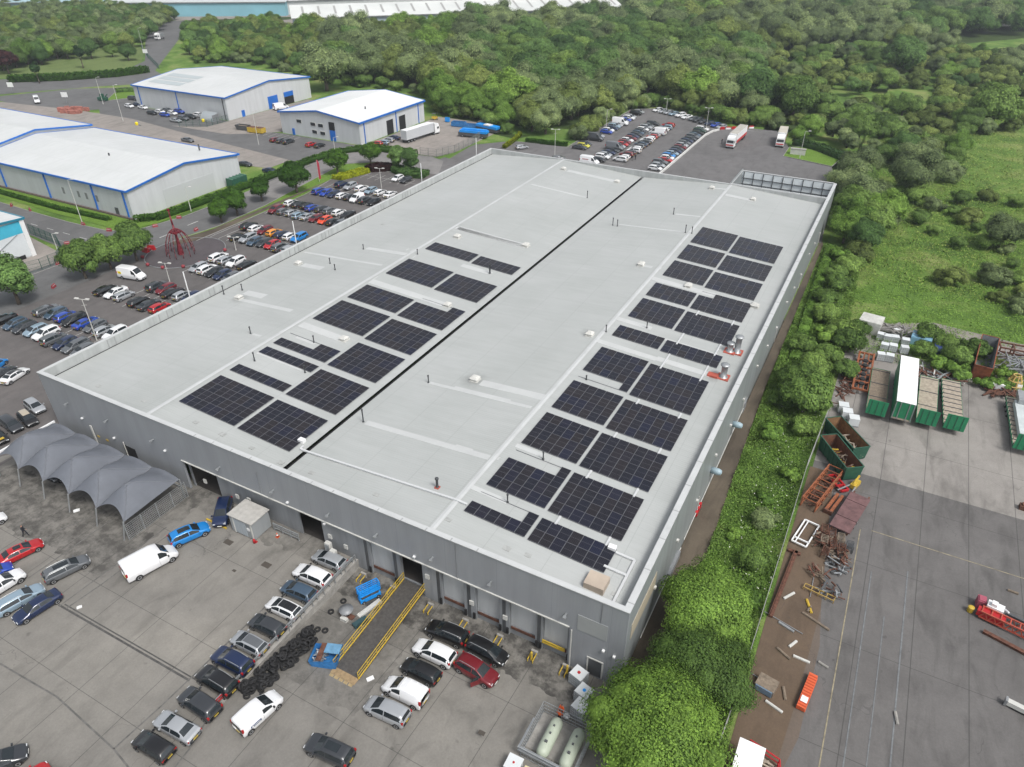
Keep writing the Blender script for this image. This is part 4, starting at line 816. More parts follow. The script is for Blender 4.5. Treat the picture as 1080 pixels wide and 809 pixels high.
# --- rear car park: rows run away from the warehouse
def rowY(x, ys, cs, desc, f):
    for i, (y, (c, k)) in enumerate(zip(ys, cs)):
        car(k, c, x+random.uniform(-.3, .3), y, (0 if f > 0 else pi)+random.uniform(-.04, .04), '%s %s, %s in the %s' % (c, KN(k), ('nearest' if i == 0 else 'farthest' if i == len(ys)-1 else ORD[i]+' along'), desc), 'cars in the rear car park', z=.04)
rowY(-88.2, [210.9, 213.4, 215.8], [('dark grey', a_), ('yellow', h_), ('dark grey', h_)], 'short row by the hedge', 1)
rowY(-88.0, [222.6, 225.8, 232.6, 235.2, 238.0, 240.6, 243.2, 245.8, 248.6, 251.4, 254.2, 257.0, 262.4, 265.2], [('dark grey', 'large van'), ('silver', s_), ('blue', h_), ('white', h_), ('navy blue', h_), ('pale blue', s_), ('silver', h_), ('white', 'large van'), ('silver', h_), ('blue', h_), ('white', s_), ('silver', h_), ('black', s_), ('silver', h_)], 'row against the left-hand trees', 1)
L2 = [204.6, 207.2, 209.9, 212.6, 215.2, 217.8, 220.6, 223.4, 226.0, 228.6, 231.2, 233.8, 236.4, 239.0, 241.6, 244.4, 247.4, 250.4]
rowY(-78.0, [201.2]+L2, [('black', h_), ('white', s_), ('silver', h_), ('navy blue', a_), ('dark grey', h_), ('grey', 'large van'), ('silver', h_), ('red', h_), ('dark red', h_), ('white', h_), ('dark red', h_), ('navy blue', h_), ('dark grey', h_), ('slate blue', h_), ('dark grey', h_), ('white', h_), ('silver', s_), ('grey', h_), ('dark grey', s_)], 'left half of the double row', 1)
rowY(-72.2, L2, [('white', s_), ('white', h_), ('dark red', s_), ('dark grey', h_), ('white', s_), ('white', h_), ('grey', h_), ('slate blue', a_), ('dark grey', h_), ('white', s_), ('white', h_), ('red', h_), ('silver', h_), ('white', 'large van'), ('silver', h_), ('white', h_), ('pale blue', s_), ('red', s_)], 'right half of the double row', -1)
rowY(-60.6, [201.0, 204.2, 207.2, 210.2, 212.8, 215.4, 218.0, 220.6, 223.2, 225.8, 228.6, 231.4, 234.2, 237.0, 239.8, 242.6, 245.4, 248.4, 251.2], [('white', h_), ('silver', h_), ('grey', s_), ('red', a_), ('white', h_), ('bright blue', h_), ('pale blue', h_), ('navy blue', h_), ('dark grey', h_), ('dark red', h_), ('silver', h_), ('grey', h_), ('navy blue', h_), ('dark grey', h_), ('grey', s_), ('slate blue', h_), ('black', h_), ('green', s_), ('white', s_)], 'row along the low white wall', 1)
for i, ((x, y), (c, k)) in enumerate(zip([(-82.9, 271.3), (-80.5, 270.4), (-78.2, 269.4), (-75.9, 268.4), (-73.0, 267.2), (-70.2, 265.8), (-67.4, 264.4), (-65.3, 263.1), (-63.0, 261.8), (-60.4, 260.4), (-57.9, 258.9), (-55.6, 257.6)], [('white', h_), ('silver', h_), ('silver', h_), ('pale blue', h_), ('white', s_), ('white', a_), ('grey', h_), ('dark grey', s_), ('dark grey', h_), ('navy blue', h_), ('blue', h_), ('silver', h_)])):
    car(k, c, x, y, -pi/2-.5, '%s %s, %s in the slanting row against the woodland' % (c, k, article(i, 12)), 'cars in the rear car park', z=.04)
v = car('large van', 'white', -79.2, 197.4, .02, 'white high-sided van with red lettering behind the roof edge', z=.04)
q = MB()
for sg in (-1, 1):
    for i in range(7): q.box(-2.0+i*.27, -1.8+i*.27, min(sg*.985, sg*1.012), max(sg*.985, sg*1.012), 1.55, 1.75)
q.build('side_lettering', RED, v)
carpx('hatchback', 'silver', (543, 156.4), (558, 154.6), 'silver hatchback beside the yellow hedge at the rear', z=.04)
carpx('hatchback', 'grey', (583, 167.5), (596, 167.0), 'grey car half hidden by the rear parapet', z=.04)
# --- cars by the sheds
def loose(lst, desc, group):
    for i, (x, y, a, c, k) in enumerate(lst): car(k, c, x, y, a, '%s %s, %s %s' % (c, KN(k), ORD[i], desc), group, z=.06)
loose([(-262.5, 183.1, -.1, 'white', h_), (-261.6, 186.2, -.1, 'navy blue', h_), (-256.0, 184.0, -.1, 'white', a_), (-255.6, 187.0, 0, 'blue', h_), (-255.0, 190.2, 0, 'grey', h_), (-254.6, 193.0, 0, 'white', h_), (-254.0, 195.6, 0, 'dark grey', h_), (-260.6, 189.6, 0, 'white', h_), (-260.0, 192.8, 0, 'grey', s_), (-259.6, 196, 0, 'silver', h_), (-259, 199, 0, 'dark grey', h_),
       (-272.4, 192.6, .1, 'dark grey', s_), (-272.7, 196.4, .1, 'silver', h_)], 'car back in the lot left of the middle shed', 'cars beside the middle shed')
loose([(-245.4, 179.4, 0, 'black', h_), (-244.4, 182.2, 0, 'white', h_), (-238.8, 179.6, 0, 'blue', h_), (-238.4, 182.6, 0, 'white', h_), (-238.0, 185.5, 0, 'blue', s_), (-244, 185.2, 0, 'grey', h_), (-243.6, 188.2, 0, 'black', h_), (-236.6, 188.8, 0, 'black', s_)], 'car back in front of the middle shed', 'cars beside the middle shed')
loose([(-228.4, 175.6, 0, 'silver', a_), (-228.2, 178.8, 0, 'grey', s_), (-228, 181.8, 0, 'dark grey', s_), (-227, 184.9, 0, 'white', s_)], 'car back by the silver shelter', 'cars beside the middle shed')
def px(k, c, x, y, a, l, **kw): X, Y = G(x, y, .7); return car(k, c, X, Y, a, l, z=.06, **kw)
px(h_, 'dark red', 290.5, 147, pi/2, 'dark red hatchback leftmost in front of the near shed'); px(h_, 'dark grey', 297, 148, pi/2, 'dark grey car second in front of the near shed'); px(s_, 'dark grey', 304, 149, pi/2, 'dark crossover third in front of the near shed')
px(h_, 'red', 328, 152, pi/2, 'red hatchback below the office windows of the near shed'); px(h_, 'black', 337, 153, pi/2, 'black hatchback below the blue office door')
px(h_, 'red', 397, 151, pi+.1, 'bright red car beside the right wall of the near shed'); px(h_, 'pale blue', 404, 150, pi+.1, 'pale blue car beside the bright red one'); px(h_, 'silver', 409.5, 147.5, pi+.1, 'silver car by the open shed door'); px(a_, 'navy blue', 415, 145, pi+.1, 'navy saloon nearest the open shed door')
px(a_, 'dark grey', 258, 172.5, 0.1, 'dark grey saloon parked beyond the white shed'); px(a_, 'navy blue', 285, 179.5, 0.1, 'navy saloon on the hard shoulder near the hedge'); px(a_, 'grey', 198, 147.3, .0, 'grey car waiting on the pale apron'); px(a_, 'silver', 148, 91, 1.1, 'silver car on the road behind the clipped hedge')
px('large van', 'white', 39, 106.5, -.5, 'white van parked beside the red scrap compound')
px('large van', 'white', 296.5, 113.5, 1.2, 'white van backed up to the blue shed door')
for i, (x, y) in enumerate([(46, 34.5), (65, 36.2), (75, 36), (9, 38)]): px(h_, ('white', 'silver', 'silver', 'white')[i], x, y, .4, '%s far car through the trees at the top left, %s along' % (('white', 'silver', 'silver', 'white')[i], ORD[i]))
px('large van', 'blue', 2, 34, 1.0, 'blue and white van at the far left edge')
for i, (x, y) in enumerate([(445.5, 134), (388, 146)]): pass

# ------------------------------------------------------------------ lorries and trailers
def wheelset(t, xs, half, r=.5, w=.3, z=None):
    for x in xs:
        for sg in (-1, 1):
            q = MB(); q.lathe([(r*.55, -w/2), (r*.95, -w/2), (r, -w/2+.04), (r, w/2-.04), (r*.95, w/2), (r*.55, w/2)], 16, (0, 0, 0), 0, 'y'); k = q.build('wheel', TYRE, t, True, (x, sg*half, r))
            q = MB(); q.lathe([(r*.52, -w/2-.01), (r*.2, -w/2-.03), (r*.2, w/2+.03), (r*.52, w/2+.01)], 10, (0, 0, 0), 0, 'y'); q.build('rim', GREYM, k)
def cab(t, x0, m, band=None):
    q = MB(); pr = [(0, .5), (2.15, .5), (2.3, .9), (2.3, 1.7), (2.1, 2.9), (1.7, 3.45), (.2, 3.7), (0, 3.6)]
    vs = [(x0+x, s*1.22*(1 if z < 2.5 else .93), z) for s in (-1, 1) for x, z in pr]; n = len(pr)
    q.add(vs, [tuple(range(n)), tuple(range(n, 2*n))[::-1]]+[(i, i+n, (i+1) % n+n, (i+1) % n) for i in range(n)]); q.build('cab', m, t)
    q = MB(); q.add([(x0+2.31, -1.08, 1.75), (x0+2.31, 1.08, 1.75), (x0+2.12, 1.02, 2.75), (x0+2.12, -1.02, 2.75)], [(0, 1, 2, 3)]); q.build('windscreen', GLASS, t)
    for s in (-1, 1): q = MB(); q.box(x0+1.1, x0+1.95, min(s*1.2, s*1.225), max(s*1.2, s*1.225), 1.75, 2.4); q.build('side_window', GLASS, t)
    for s in (-1, 1): q = MB(); q.box(x0+2.2, x0+2.34, min(s*.7, s*1.1), max(s*.7, s*1.1), .75, .95); q.build('headlight', HLIGHT, t)
    q = MB(); q.box(x0+2.22, x0+2.33, -1.15, 1.15, .95 if band else .5, 1.3 if band else .7); q.build('bumper', band or DGREY, t)
def lorry(x, y, a, L, label, side, band, top, cabm=None, fridge=True):
    t = thing('articulated_lorry', label, 'lorry', (x, y, .04), a)
    q = MB(); q.box(-L, -.4, -1.27, 1.27, 1.15, 4.0); q.build('trailer_box', side, t)
    q = MB(); q.box(-L-.01, -.39, -1.25, 1.25, 4.0, 4.03); q.build('trailer_roof', top, t)
    if band:
        q = MB()
        for s in (-1, 1): q.box(-L, -.4, min(s*1.27, s*1.285), max(s*1.27, s*1.285), 1.15, 2.0)
        q.build('stripe', band, t)
    q = MB(); q.box(-L, 2.0, -.5, .5, .75, 1.12); q.build('chassis', DGREY, t)
    if fridge: MB().box(-.4, 0, -.9, .9, 2.2, 3.9).build('fridge_unit', WHITE, t)
    cab(t, .35, cabm or WHITE, band); wheelset(t, (-L+1.0, -L+2.4, -L+3.8, -.2, 2.0), 1.05)
    return t
LR = mat('livery red', (.55, .03, .03), .4)
lorry(-46.9, 236, -pi/2-.02, 13.4, 'red and white articulated lorry parked beside the low white wall', WHITE, LR, mat('grubby roof', (.42, .40, .36), .7, var=.15))
lorry(-33.6, 244.5, -pi/2+.1, 9.0, 'short red and white lorry beside the grass island', WHITE, LR, mat('beige roof', (.5, .47, .40), .7, var=.1))
lorry(-139.0, 204.0, pi/2-.13, 13.6, 'white articulated lorry standing beside the near shed', mat('pale trailer side', (.5, .52, .54), .5), None, WHITE, fridge=False)
t = thing('recovery_truck', 'white truck with orange marker driving up the far road', 'truck', (*G(168, 42), .05), radians(-75)); cab(t, 0, WHITE); MB().box(-4.2, -.1, -1.2, 1.2, 1.2, 3.2).build('box_body', GREYM, t); wheelset(t, (-3, 1.2), 1.05)
def trailer(x, y, a, L, label, kind):
    t = thing('flatbed_trailer' if kind != 'box' else 'curtainside_trailer', label, 'trailer', (x, y, .03), a)
    q = MB(); q.box(-L, 0, -1.27, 1.27, 1.05, 1.28); q.build('deck', WOOD if kind != 'grey' else BRN, t)
    q = MB(); q.box(-L, 0, -1.31, -1.27, .98, 1.3); q.box(-L, 0, 1.27, 1.31, .98, 1.3); q.box(-L-.06, -L, -1.3, 1.3, .9, 1.32); q.build('side_rail', GREEN, t)
    q = MB(); q.box(-L+.3, -.5, -.55, -.35, .6, 1.05); q.box(-L+.3, -.5, .35, .55, .6, 1.05); q.build('chassis', DGREY, t); wheelset(t, (-L+1.2, -L+2.5, -L+3.8), 1.05, .48)
    MB().box(-2.4, -2.2, -.9, .9, .0, 1.0).build('landing_leg', DGREY, t)
    if kind == 'box':
        MB().box(-L, -.02, -1.28, 1.28, 1.32, 4.0).build('curtain_side', GREEN, t); MB().box(-L-.02, 0.02, -1.27, 1.27, 4.0, 4.06).build('roof', mat('bright white roof', (.86, .87, .87), .4), t)
        q = MB()
        for y0 in (-1.25, -.62, .5, 1.13): q.box(-.0, .05, y0, y0+.12, 1.1, 3.98)
        q.build('frame_bar', GREYM, t)
    else:
        q = MB(); q.add([(0, -1.3, .95), (.06, -1.3, .95), (.06, 1.3, .95), (0, 1.3, .95), (0, -1.3, 3.4), (.06, -1.3, 3.4), (.06, 1.3, 3.4), (0, 1.3, 3.4)], [(0, 3, 2, 1), (4, 5, 6, 7), (0, 1, 5, 4), (1, 2, 6, 5), (2, 3, 7, 6), (3, 0, 4, 7)]); q.build('headboard', GREEN, t)
        q = MB()
        for i in range(3): q.box(.06, .1, -.9+i*.8, -.8+i*.8, 1.0, 3.3)
        q.build('headboard_rib', DGREEN, t)
        q = MB()
        for i in range(11 if kind == 'slat' else 4):
            x_ = -L+.5+i*(L-1)/(10 if kind == 'slat' else 3); q.box(x_, x_+.1, -1.27, 1.27, 1.28, 1.36)
        q.build('cross_bar', DGREY, t)
        if kind == 'slat':
            q = MB()
            for i in range(12):
                x_ = -L+.2+i*(L-.4)/11
                q.box(x_, x_+.08, -1.36, -1.3, .95, 1.9)
            q.build('stake', DGREEN, t)
    return t
trailer(7.0, 99.2, -pi/2+.02, 13.2, 'green flatbed trailer with worn grey deck, leftmost of four', 'grey')
trailer(10.35, 99.4, -pi/2+.02, 14.0, 'green curtainside trailer with a bright white roof', 'box')
trailer(13.6, 100.1, -pi/2+.0, 13.4, 'green flatbed trailer with tan timber deck beside the white-roofed one', 'flat')
trailer(17.1, 100.5, -pi/2+.04, 13.6, 'green flatbed trailer with cross bars and side stakes', 'slat')
t = trailer(25.6, 99.8, -pi/2+.03, 13.4, 'green trailer loaded with pale sheets at the right edge', 'slat')
t = thing('sheet_stack', 'stack of pale metal sheets loaded on the right-hand trailer', 'sheet stack', (25.7, 106, 1.42), -pi/2+.03)
q = MB(); q.box(-5, 4, -.9, 1.0, 0, .8); q.build('lower_sheets', mat('pale sheet metal', (.5, .55, .55), .5, var=.15), t); q = MB(); q.box(-7, -4, -.6, 1.0, .82, 1.5); q.build('upper_sheets', STEEL, t)
# ------------------------------------------------------------------ sheds beyond the car park
def shed(name, label, x0, x1, y0, y1, he, hr, ridge, trim, loc=None):
    """ridge 'x': ridge runs along x, gables face +-x; 'y': ridge along y"""
    t = thing(name, label, 'shed', ((x0+x1)/2, (y0+y1)/2, 0)); cx, cy = (x0+x1)/2, (y0+y1)/2; a, b = (x1-x0)/2, (y1-y0)/2
    q = MB(); q.box(-a, a, -b, -b+.3, 0, he-.05); q.box(-a, a, b-.3, b, 0, he-.05); q.build('long_wall' if ridge == 'x' else 'gable_wall', WCLX, t)
    q = MB(); q.box(-a, -a+.3, -b+.3, b-.3, 0, he-.05); q.box(a-.3, a, -b+.3, b-.3, 0, he-.05); q.build('gable_wall' if ridge == 'x' else 'long_wall', WCLY, t)
    q = MB(); g = MB(); e = .35; tr = MB()
    if ridge == 'x':
        for s in (-1, 1): q.add([(-a-e, s*(b+e), he), (a+e, s*(b+e), he), (a+e, 0, hr), (-a-e, 0, hr)], [(0, 1, 2, 3) if s < 0 else (3, 2, 1, 0)])
        for s in (-1, 1): g.add([(s*(a-.02), -b, he-.06), (s*(a-.02), b, he-.06), (s*(a-.02), 0, hr-.1)], [(0, 1, 2) if s > 0 else (2, 1, 0)])
        for s in (-1, 1):
            tr.box(-a-e, a+e, min(s*(b+e), s*(b+e+.25)), max(s*(b+e), s*(b+e+.25)), he-.32, he+.12)
            for u in (-1, 1): tr.bar((s*(a+e+.05), u*(b+e), he-.12), (s*(a+e+.05), 0, hr-.12), .12, .45)
    else:
        for s in (-1, 1): q.add([(s*(a+e), -b-e, he), (s*(a+e), b+e, he), (0, b+e, hr), (0, -b-e, hr)], [(0, 1, 2, 3) if s > 0 else (3, 2, 1, 0)])
        for s in (-1, 1): g.add([(-a, s*(b-.02), he-.06), (a, s*(b-.02), he-.06), (0, s*(b-.02), hr-.1)], [(0, 1, 2) if s < 0 else (2, 1, 0)])
        for s in (-1, 1):
            tr.box(min(s*(a+e), s*(a+e+.25)), max(s*(a+e), s*(a+e+.25)), -b-e, b+e, he-.45, he+.12)
            for u in (-1, 1): tr.bar((u*(a+e), s*(b+e+.05), he-.12), (0, s*(b+e+.05), hr-.12), .12, .45)
    q.build('roof', ROOFW if ridge == 'x' else roofing('white roof sheeting b', (.76, .78, .78), 1, .4, 30, .06), t); g.build('gable', WCLY if ridge == 'x' else WCLX, t); tr.build('blue_trim' if trim is BLUE else 'trim', trim, t)
    return t, cx, cy
def wbox(t, name, m, b, cx, cy): q = MB(); q.box(b[0]-cx, b[1]-cx, b[2]-cy, b[3]-cy, b[4], b[5]); return q.build(name, m, t)
t, cx, cy = shed('industrial_shed', 'long white-roofed shed with blue trim across the road from the car park', -218, -158.4, 103.4, 138.2, 7.2, 9.4, 'x', BLUE)
for x in (-209, -190, -171.5, -160): wbox(t, 'downpipe', BLUE, (x, x+.3, 103.1, 103.4, 0, 7.1), cx, cy)
wbox(t, 'door', DGREY, (-164.6, -163.4, 103.3, 103.42, 0, 2.2), cx, cy)
for x in (-184, -178, -175, -171): wbox(t, 'wall_stain', mat('grey stain', (.2, .21, .21), .8), (x, x+.9, 103.36, 103.41, 2.6, 4.2), cx, cy)
wbox(t, 'cladding_patch', mat('light patch', (.50, .52, .53), .5), (-158.42, -158.36, 113, 129, .2, 4.6), cx, cy)
wbox(t, 'plinth', mat('brown plinth', (.13, .10, .085), .9), (-218, -158.3, 102.9, 103.35, 0, .5), cx, cy)
for x, y in ((-182, 117), (-168, 134)): wbox(t, 'roof_flue', DGREY, (x, x+.3, y, y+.3, 8, 9.6), cx, cy)
t, cx, cy = shed('industrial_shed', 'taller white-roofed shed joined behind the long one at the left edge', -275, -218.4, 104.0, 137.6, 8.3, 10.6, 'x', BLUE)
t, cx, cy = shed('industrial_shed', 'white-roofed shed with blue doors in the middle distance', -261.5, -213.5, 186, 229.5, 7.8, 10.0, 'x', BLUE)
for y in (206.0, 214.5):
    wbox(t, 'loading_door', BLUE if y < 210 else DARK, (-213.5, -213.38, y, y+5, 0, 4.4), cx, cy)
wbox(t, 'loading_door_head', BLUE, (-213.5, -213.36, 214.5, 219.5, 2.8, 4.5), cx, cy); wbox(t, 'door', BLUE, (-213.5, -213.38, 192.4, 193.8, 0, 2.2), cx, cy)
for x in (-259, -238.5, -215): wbox(t, 'downpipe', BLUE if x < -220 else DGREY, (x, x+.3, 185.8, 186, 0, 7.6), cx, cy)
q = MB(); k = 2.2/22.1
for y in (-17, -12.6, -8.2): q.add([(-21, y, 7.8+k*(y+22.1)+.06), (-4, y, 7.8+k*(y+22.1)+.06), (-4, y+3.4, 7.8+k*(y+25.5)+.06), (-21, y+3.4, 7.8+k*(y+25.5)+.06)], [(0, 1, 2, 3)])
q.build('rooflight', mat('grey rooflights', (.42, .47, .48), .5), t)
t, cx, cy = shed('industrial_shed', 'white-roofed shed with office windows and two open doors', -184.6, -151.6, 182.2, 218.4, 7.0, 9.0, 'y', BLUE)
for x, z in ((-177.4, 4.3), (-171.5, 4.0), (-168.3, 3.9), (-171.2, 1.6), (-167.8, 1.5)):
    wbox(t, 'window', GLASS, (x, x+1.9, 182.05, 182.2, z, z+.95), cx, cy); wbox(t, 'window_frame', OFFW, (x-.1, x+2.0, 182.1, 182.2, z-.1, z+1.05), cx, cy)
wbox(t, 'office_door', BLUE, (-163.8, -161.6, 182.05, 182.2, 0, 3.4), cx, cy); wbox(t, 'office_glazing', DARK, (-163.8, -161.6, 182.0, 182.19, 3.4, 5.9), cx, cy); wbox(t, 'door', BLUE, (-180, -179, 182.05, 182.2, 0, 2.1), cx, cy)
for y in (196.3, 203.3): wbox(t, 'open_door', DARK, (-151.7, -151.55, y, y+3.6, 0, 4.6), cx, cy)
for y in (184.4, 201.5, 214.6): wbox(t, 'downpipe', BLUE, (-151.6, -151.35, y, y+.25, 0, 6.9), cx, cy)
wbox(t, 'roof_flue', DGREY, (-159, -158.7, 195, 195.3, 7.4, 8.7), cx, cy)
t, cx, cy = shed('industrial_shed', 'white shed with cyan fascia at the left edge', -196, -159.2, 48, 79, 8.4, 9.6, 'x', DCYAN)
wbox(t, 'cyan_band', CYAN, (-159.25, -159.1, 47.9, 79.1, 5.4, 7.95), cx, cy); wbox(t, 'cyan_band', CYAN, (-196, -159.2, 78.95, 79.1, 5.4, 7.95), cx, cy)
wbox(t, 'white_cladding', mat('white cladding', (.62, .66, .68), .5, var=.05), (-159.22, -159.12, 48, 79, .3, 5.4), cx, cy)
q = MB(); q.bar((-159.05-cx, 66-cy, .3), (-159.05-cx, 77-cy, 5.4), .08); q.bar((-159.05-cx, 77-cy, .3), (-159.05-cx, 66-cy, 5.4), .08); q.build('cable_brace', GREYM, t)
wbox(t, 'yellow_notice', YEL, (-159.1, -159.0, 71, 72.2, .8, 3.0), cx, cy); wbox(t, 'door', DARK, (-159.1, -159.0, 73, 77, 0, .9), cx, cy); wbox(t, 'fascia_corner_post', WHITE, (-159.3, -158.9, 78.3, 79.2, 0, 8.3), cx, cy)
# far buildings
def farshed(label, p0, p1, depth, h, hr, wall, roofm, n=18, slits=True):
    a = Vector((*G(*p0, h), 0)); b = Vector((*G(*p1, h), 0)); d = b-a; L = d.length; an = math.atan2(d.y, d.x)
    t = thing('far_warehouse', label, 'warehouse', a, an)
    MB().box(0, L, .3, depth, 0, h-.1).build('wall', wall, t)
    q = MB(); q.add([(-1, -.5, h), (L+1, -.5, h), (L+1, depth/2, hr), (-1, depth/2, hr), (-1, depth+.5, h), (L+1, depth+.5, h)], [(0, 1, 2, 3), (3, 2, 5, 4)]); q.build('roof', roofm, t)
    q = MB(); q.add([(-.02, 0.3, h-.1), (-.02, depth, h-.1), (-.02, depth/2, hr-.2), (L+.02, .3, h-.1), (L+.02, depth, h-.1), (L+.02, depth/2, hr-.2)], [(0, 1, 2), (5, 4, 3)]); q.build('gable', wall, t)
    if slits:
        q = MB(); s = (hr-h)/(depth/2+.5)
        for i in range(n):
            x = L*(i+.6)/n; q.add([(x, depth*.12, h+s*(depth*.12+.5)+.12), (x+1.3, depth*.12, h+s*(depth*.12+.5)+.12), (x+1.3, depth*.42, h+s*(depth*.42+.5)+.12), (x, depth*.42, h+s*(depth*.42+.5)+.12)], [(0, 1, 2, 3)])
        q.build('rooflight', mat('dull rooflight', (.34, .34, .33), .6), t)
    q = MB(); q.box(-.5, L+.5, -.6, -.45, h-.5, h+.1); q.build('gutter', GREYM, t)
    return t
FROOF = mat('far pale roof', (.62, .64, .62), .6, var=.1, vscale=.05)
farshed('very long pale roofed warehouse beyond the woodland', (309, 19.5), (657, 8), 44, 10, 15, mat('far pale wall', (.36, .44, .48), .6, var=.1, vscale=.1), FROOF, 22)
farshed('long cyan walled building on the skyline behind the trees', (112, 3), (300, 2), 60, 9, 12, mat('far cyan wall', (.22, .46, .54), .6, var=.12, vscale=.05), mat('far light roof', (.5, .54, .54), .6), 10, False)
farshed('pale cyan building at the top left corner', (-20, 3), (106, 2), 60, 8, 11, mat('far pale cyan wall', (.28, .42, .47), .6), mat('far cyan roof', (.3, .44, .48), .6), 10, False)
farshed('white walled warehouse at the top centre edge', (300, 1), (560, -9), 60, 9, 13, mat('far white wall', (.5, .52, .52), .6), FROOF, 10, False)
farshed('low pale shed far away in the woods at the top right', (1035, 20), (1082, 18), 25, 5, 7, OFFW, FROOF, 4, False)
struct(MB().sheet([G(*p) for p in ((268, 24), (312, 20), (316, 34), (296, 36))], .05).build('far_yard', GRAVEL))
struct(MB().sheet([G(*p) for p in ((150, 12), (330, 10), (330, 17), (186, 22))], .04).build('far_road', GRAVEL))

# ------------------------------------------------------------------ trees
def n_keep(a):
    a = np.asarray(a, dtype=float); return a/(np.linalg.norm(a, axis=1)[:, None]+1e-9)
def leafcloud(pts, nrm, size, jitter, seed):
    r = np.random.default_rng(seed); n = len(pts)
    nv = nrm+r.normal(0, jitter, (n, 3)); nv /= np.linalg.norm(nv, axis=1)[:, None]+1e-9
    u = np.cross(nv, r.normal(0, 1, (n, 3))); u /= np.linalg.norm(u, axis=1)[:, None]+1e-9; v = np.cross(nv, u)
    s = (size*r.uniform(.6, 1.35, n))[:, None]; a = u*s; b = v*s*.62
    V = np.empty((n, 4, 3)); V[:, 0] = pts-a; V[:, 1] = pts-b*.9+nv*s*.12; V[:, 2] = pts+a; V[:, 3] = pts+b
    NV = n_keep(nrm)*.75+nv*.45; NV /= np.linalg.norm(NV, axis=1)[:, None]+1e-9
    return V.reshape(-1, 3), np.repeat(NV, 4, axis=0)
def leafmesh(name, VN, core, m):
    V, NV = VN
    nq = len(V)//4; cv, cf = core; me = D.meshes.new(name); tv = np.vstack([V, np.array(cv)]) if len(cv) else V
    me.vertices.add(len(tv)); me.vertices.foreach_set('co', tv.astype(np.float32).ravel())
    fi = np.arange(nq*4); cl = [i+nq*4 for f in cf for i in f]
    loops = np.concatenate([fi, np.array(cl, dtype=int)]) if cl else fi
    me.loops.add(len(loops)); me.loops.foreach_set('vertex_index', loops.astype(np.int32))
    st = list(range(0, nq*4, 4)); o = nq*4; tot = [4]*nq
    for f in cf: st.append(o); tot.append(len(f)); o += len(f)
    me.polygons.add(len(st)); me.polygons.foreach_set('loop_start', np.array(st, dtype=np.int32)); me.polygons.foreach_set('loop_total', np.array(tot, dtype=np.int32))
    me.materials.append(m); me.update(calc_edges=True)
    nn = np.zeros((len(tv), 3)); nn[:len(V)] = NV
    if cv:
        vn = np.empty(len(tv)*3, dtype=np.float32); me.vertex_normals.foreach_get('vector', vn); nn[len(V):] = vn.reshape(-1, 3)[len(V):]
    me.normals_split_custom_set_from_vertices(nn.astype(np.float32).tolist()); return me
def blob(c, r, seed, n=10):
    rr = random.Random(seed); vs = []; fs = []; rows = 6
    for j in range(rows+1):
        th = pi*j/rows
        for i in range(n):
            k = 1+rr.uniform(-.12, .12); a = 2*pi*i/n; vs.append((c[0]+r[0]*k*sin(th)*cos(a), c[1]+r[1]*k*sin(th)*sin(a), c[2]+r[2]*k*cos(th)))
    for j in range(rows):
        for i in range(n): fs.append((j*n+i, (j+1)*n+i, (j+1)*n+(i+1) % n, j*n+(i+1) % n))
    return vs, fs
def crownmesh(name, m, seed, R_, H_, zc, nl, lobes, size, flat_=1., cone=0.):
    """R_ crown radius, H_ half height, zc centre height; built from leaf sprays on many lobes"""
    r = np.random.default_rng(seed); L = []
    for i in range(lobes):
        d = r.normal(0, 1, 3); d /= np.linalg.norm(d); d[2] = abs(d[2])*1.0-.25 if r.random() < .8 else d[2]
        k = r.uniform(.45, .78 if nl < 20000 else .92); z = d[2]*H_*k; sc = 1-cone*(z/H_*.5+.5)
        L.append((np.array([d[0]*R_*k*sc, d[1]*R_*k*sc, zc+z]), R_*r.uniform(.24, .42)*sc**.5))
    L.append((np.array([0, 0, zc]), min(R_, H_)*.72))
    w = np.array([l[1]**2 for l in L]); w /= w.sum(); cnt = r.multinomial(nl, w); P_ = []; N_ = []
    for (c, rad), k in zip(L, cnt):
        d = r.normal(0, 1, (k, 3)); d /= np.linalg.norm(d, axis=1)[:, None]; d[:, 2] = np.where(r.random(k) < .6, np.abs(d[:, 2]), d[:, 2])
        q = rad*r.uniform(.72, 1.08, k)[:, None]; P_.append(c+d*q*np.array([1, 1, .85])); N_.append(d*.75+(c+d*q-np.array([0, 0, zc-H_*.45]))/max(R_, H_)*.9+np.array([0, 0, .15]))
    P_ = np.vstack(P_); N_ = np.vstack(N_)
    V = leafcloud(P_, N_, size, .42, seed+5); cv, cf = [], []
    for c, rad in L:
        v, f = blob(c, (rad*.66, rad*.66, rad*.58), seed+len(cv), 8); cf += [tuple(i+len(cv) for i in g) for g in f]; cv += v
    return leafmesh(name, V, (cv, cf), m)
def trunkmesh(seed, h, r0, spread):
    rr = random.Random(seed); q = MB(); q.tube([(0, 0, -.1), (.05, 0, h*.5), (0, .08, h)], [r0*1.25, r0, r0*.75], 8)
    for i in range(5):
        a = i*1.257+rr.uniform(-.3, .3); s = spread*rr.uniform(.4, .6); q.tube([(0, 0, h*rr.uniform(.7, .95)), (cos(a)*s*.5, sin(a)*s*.5, h*1.25), (cos(a)*s, sin(a)*s, h*1.55)], [r0*.5, r0*.32, r0*.15], 6)
    return q.mesh('trunk', BARK, True)
TM = {}
